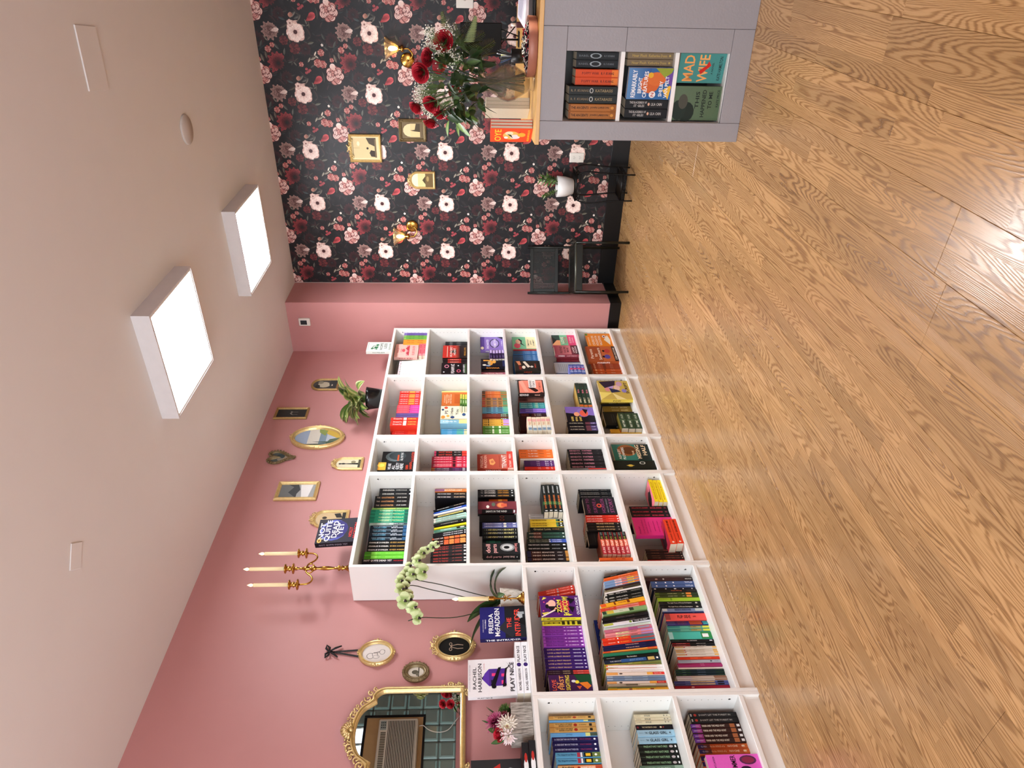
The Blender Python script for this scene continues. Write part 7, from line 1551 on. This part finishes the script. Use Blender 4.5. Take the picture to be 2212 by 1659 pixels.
for (x, z, y), sp in (((2.5, 1.54, 1.1), .035), ((2.5, 1.44, 1.12), .045), ((2.42, 1.49, 1.09), .045), ((2.4, 1.43, 1.08), .05), ((2.25, 1.58, 1.12), .045), ((2.22, 1.6, 1.1), .04), ((2.2, 1.55, 1.14), .05), ((2.16, 1.57, 1.1), .04), ((2.29, 1.56, 1.2), .05), ((2.12, 1.54, 1.2), .05), ((2.3, 1.4, 1.07), .04), ((2.15, 1.47, 1.3), .05), ((2.44, 1.54, 1.2), .05), ((2.2, 1.41, 1.08), .03)):
    c = Vector(rl(x, z, y)); b0 = c - Vector((c.x * .4, c.y * .4, .1))
    for k in range(int(sp * 2600)):
        p = c + Vector((R.gauss(0, sp * .42), R.gauss(0, sp * .42), R.gauss(0, sp * .42))); rr = R.uniform(.0022, .0042)
        mb.ball(p, rr, 5, R.choice(['#f4f0e2', '#e8e4cf', '#fbf8ee'])); 
        if k % 3 == 0: mb.tube([b0, p], .0006, 3, '#5f7a3c', cap=False)
stuff(mb.build('gypsophila', PETAL, bq))
for i in range(120):         # broad leaves
    x = R.uniform(2.12, 2.46); z = R.uniform(1.29, 1.52); y = R.uniform(.9, 1.2); p = Vector(rl(x, z, y)) * .85; p.z = z - ZT - .02
    d = Vector((p.x * 3 + R.uniform(-.4, .4), p.y * 3 + R.uniform(-.6, .3), R.uniform(-.5, .8))); mb = MB()
    blade(mb, p, d, R.uniform(.05, .09), R.uniform(.028, .045), R.choice(['#14260f', '#1b3014', '#2b4520']), R.choice(['#22381a', '#46642f', '#1a2f14']), .25, R.uniform(-1, 1)); mb.build('leaf', LEAF, bq)
for p, d, L in (((2.13, 1.42, 1.06), (-.5, -.4, -.3), .13), ((2.12, 1.4, 1.08), (-.8, -.2, .1), .12), ((2.16, 1.38, 1.04), (-.3, -.6, -.6), .13), ((2.1, 1.45, 1.1), (-.8, .1, .2), .11), ((2.09, 1.39, 1.08), (-.7, -.3, -.5), .1)):
    mb = MB(); blade(mb, rl(*p[:2], p[2]), d, L * .75, .034, '#3f5e24', '#7d9a48', .15, .5); mb.build('leaf', LEAF, bq)
def fern(p, d, L, c):
    mb = MB(); d = Vector(d).normalized(); s = d.cross(Vector((.2, -1, .1))).normalized(); P = Vector(p); mb.tube([P, P + d * L], .0014, 4, c)
    for k in range(16):
        f = .12 + .88 * k / 16; w = .05 * (1 - f) ** .7 + .008
        for sg in (-1, 1): blade(mb, P + d * L * f, s * sg + d * .5, w, .009, c, '#7d8a3c', .05)
    mb.build('fern', LEAF, bq)
for p, d, L in (((2.43, 1.4, 1.1), (.35, 0, -.6), .15), ((2.45, 1.38, 1.1), (.8, .1, -.4), .14), ((2.4, 1.34, 1.08), (.5, 0, -.8), .14), ((2.38, 1.36, 1.1), (.9, 0, .3), .17), ((2.36, 1.33, 1.08), (.2, 0, -1), .12), ((2.46, 1.42, 1.12), (.9, .1, .35), .14), ((2.2, 1.33, 1.06), (-.5, 0, -.6), .13), ((2.14, 1.38, 1.08), (-.7, 0, -.8), .13)):
    fern(rl(*p[:2], p[2]), d, L, '#4a5a26')
# ---------------------------------------------------------------- things on the counter
def standing(st, x, y, ang, n, Tk, H, Wd, labels):
    for i in range(n):
        M = T(x, y, ZT + .0006) @ Rz(ang) @ T(-i * (Tk + .0006) - Tk, -Wd, 0)
        put_book(st, M, Tk, H, Wd, labels[i], 'books standing on the counter')
standing('oye', 2.085, 1.02, 222, 3, .016, .213, .135, ['orange book with yellow title standing on the counter, front of three', 'orange book on the counter, between the other two of three', 'orange book on the counter, closest of three to the vase'])
standing('pagestack', 2.13, 1.27, 212, 3, .019, .235, .14, ['cream-paged book behind the orange ones, outermost of three', 'cream-paged book behind the orange ones, middle of three', 'cream-paged book behind the vase, innermost of three'])
t = thing('tray', 'round copper-coloured tray heaped with small printed badges, at the counter edge', 'tray', T(2.45, 1.075, ZT))
CU = mat('copper_rose', '#a46a56', rough=.45, metal=.1, var=.05)
mb = MB(); mb.lathe([(.001, 0), (.128, 0), (.132, .004), (.134, .042), (.132, .044), (.128, .042), (.126, .006), (.001, .005)], 48); mb.build('dish', CU, t)
R = random.Random(2); mb = MB()
for i in range(170):
    a = R.uniform(0, 6.3); r = sqrt(R.random()) * .115; q = Rz(R.uniform(0, 360)) @ Rx(R.uniform(-50, 50)) @ Ry(R.uniform(-40, 40)); M = T(r * cos(a), r * sin(a), .018 + .034 * (1 - (r / .13) ** 2) + R.uniform(0, .012)) @ q
    s_ = R.uniform(.009, .016); c = R.choice(['#eee8e0', '#17141a', '#1c181d', '#e9e4da', '#a8283a', '#2b2b33', '#d8cfc4'])
    mb.box(-s_, s_, -s_ * .7, s_ * .7, 0, .0015, c, M=M); mb.box(-s_ * .6, s_ * .6, -s_ * .25, s_ * .25, .0015, .0018, '#17141a' if c[1] in 'ed' else '#e6e0d6', M=M)
stuff(mb.build('badge', PRINT, t))
t = thing('laptop', 'closed dark grey laptop lying on the counter', 'laptop', T(2.62, 1.25, ZT) @ Rz(12))
MB().bbox(-.16, .16, -.11, .11, .003, .012, .003).build('base', mat('dark_grey_shell', '#2d2f30', rough=.4), t); MB().bbox(-.16, .16, -.11, .11, .0125, .02, .003).build('lid', MATS['dark_grey_shell'], t)
for sx in (-.13, .13):
    for sy in (-.09, .09): MB().lathe([(.006, 0), (.006, .003)], 8, M=T(sx, sy, 0)).build('foot', BLACK, t)
t = thing('price_sheet', 'white printed sheet resting behind the laptop', 'paper', T(2.6, 1.52, ZT + .001) @ Rz(-20))
mb = MB(); F = Face(mb, T(-.1, -.07, .025) @ Rx(14), .2, .14); mb.box(-.1, .1, -.0, .0008, 0, .001, '#e6e2ec', M=T(0, -.07, .025)); F.rect(0, 0, 1, 1, '#e6e2ee')
for k in range(9): F.rect(.1, .12 + k * .09, .9 - (k % 3) * .12, .15 + k * .09, '#8d8898')
mb.box(-.1, .1, -.07, .07, -.001, .024, '#ded8e6'); mb.build('sheet', PRINT, t)
t = thing('round_purse', 'lavender rounded pouch on the far side of the counter', 'pouch', T(2.7, 1.75, ZT + .001))
mb = MB(); mb.lathe([(.001, 0), (.06, .002), (.075, .02), (.06, .045), (.02, .055), (.001, .056)], 20); mb.build('body', mat('lavender_cloth', '#8f82b0', rough=.7, bump=.3), t)
MB().tube([(-.07, 0, .022), (0, -.075, .022), (.07, 0, .022)], .0025, 6).build('zip', DBLACK, t)
t = thing('monitor', 'small black monitor on a slanted stand at the back of the counter', 'monitor', T(2.335, 2.35, ZT) @ Rz(2))
MB().bbox(-.095, .095, -.01, .01, .115, .38, .003).build('screen', mat('monitor_black', '#020202', rough=.5, var=0, spec=.2), t)
MB().bbox(-.04, .05, -.05, .06, 0, .006, .002).build('foot', BLACK, t)
MB().tube([(0, .03, .006), (.0, .02, .2)], .006, 8).build('post', BLACK, t); MB().tube([(.1, .02, .006), (-.03, .012, .12)], .004, 6).build('brace', BLACK, t); MB().tube([(.02, .03, .006), (.06, .012, .12)], .004, 6).build('brace', BLACK, t)
t = thing('pen_cup', 'dark mesh pen cup with a yellow highlighter behind the vase', 'pen holder', T(2.34, 1.6, ZT))
MB().lathe([(.001, 0), (.036, 0), (.038, .09), (.036, .09), (.034, .004), (.001, .003)], 24).build('cup', BLACK, t)
R = random.Random(4)
for i in range(9):
    a = R.uniform(0, 6.3); c = ['#e8e23a', '#202226', '#2a2c30', '#15171a', '#8a8f94', '#2b3a5a', '#1b1d20', '#c9ccd0', '#26282c'][i]
    MB().tube([(-.02 * cos(a), -.02 * sin(a), .01), (.035 * cos(a), .035 * sin(a), .15 + R.uniform(-.01, .02))], .0035 if i else .007, 6, c).build('highlighter' if i == 0 else 'pen', PAINT, t)
t = thing('nail_polish', 'small burgundy bottle with a white cap on the counter', 'bottle', T(2.46, 1.95, ZT))
MB().bbox(-.015, .015, -.015, .015, 0, .045, .003, '#4a1824').build('bottle', PAINT, t); MB().lathe([(.009, .045), (.009, .075), (.001, .076)], 12, '#efeae4').build('cap', PAINT, t)
# ================================================================ AIR CONDITIONER ON THE GLASS BLOCK WALL
t = thing('plywood_panel', 'bare plywood panel framed in black, holding the air conditioner', 'panel', T(XR - .012, 0, 0))
PLY = mat('plywood', '#b79363', rough=.6, var=.2, scale=9)
MB().bbox(-.012, .012, .98, 2.11, 1.925, 2.6, .001).build('board', PLY, t)
for a in ((.95, .98, 1.9, 2.63), (2.11, 2.14, 1.9, 2.63), (.98, 2.11, 2.6, 2.63), (.98, 2.11, 1.9, 1.925)): MB().bbox(-.02, .012, *a, .002).build('edge_strip', BLACK, t)
t = thing('air_conditioner', 'cream window air conditioner with dark horizontal louvres', 'air conditioner', T(XR - .0245, 0, 0))
AC = mat('ac_cream', '#d2cab8', rough=.5, var=.02)
MB().bbox(-.16, -.0, 1.36, 2.0, 1.975, 2.43, .012).build('casing', AC, t)
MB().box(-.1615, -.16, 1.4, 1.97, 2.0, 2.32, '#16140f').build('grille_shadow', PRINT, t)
for k in range(17): MB().box(-.168, -.161, 1.4, 1.97, 2.004 + k * .0187, 2.0125 + k * .0187).build('louver', AC, t)
mb = MB(); mb.box(-.162, -.16, 1.86, 1.97, 2.34, 2.41, '#9aa39c')
for k in range(3):
    for j in range(3): mb.box(-.1635, -.162, 1.88 + k * .03, 1.895 + k * .03, 2.35 + j * .02, 2.36 + j * .02, '#26282a')
mb.build('control_panel', PRINT, t)
mb = MB()
for k in range(22): mb.box(-.162, -.16, 1.4 + k * .02, 1.41 + k * .02, 2.34, 2.4, '#4a4436')
mb.build('vent_slots', PRINT, t)
tag(MB().tube(smooth([(XR - .03, 1.99, 1.97), (XR - .04, 2.0, 1.92), (XR - .04, 1.93, 1.86), (XR - .03, 1.9, 1.75), (XR - .03, 1.92, 1.62), (XR - .03, 2.02, 1.56), (XR - .02, 2.1, 1.5)], 4, 4), .005, 6).build('power_cord', PLAST), 'white power cord hanging from the air conditioner in a loop', 'cord')
for o in list(S.objects):
    if o.type == 'EMPTY' and o.parent is None and not o.get('category') and o.get('kind') != 'structure': o['kind'] = 'helper'
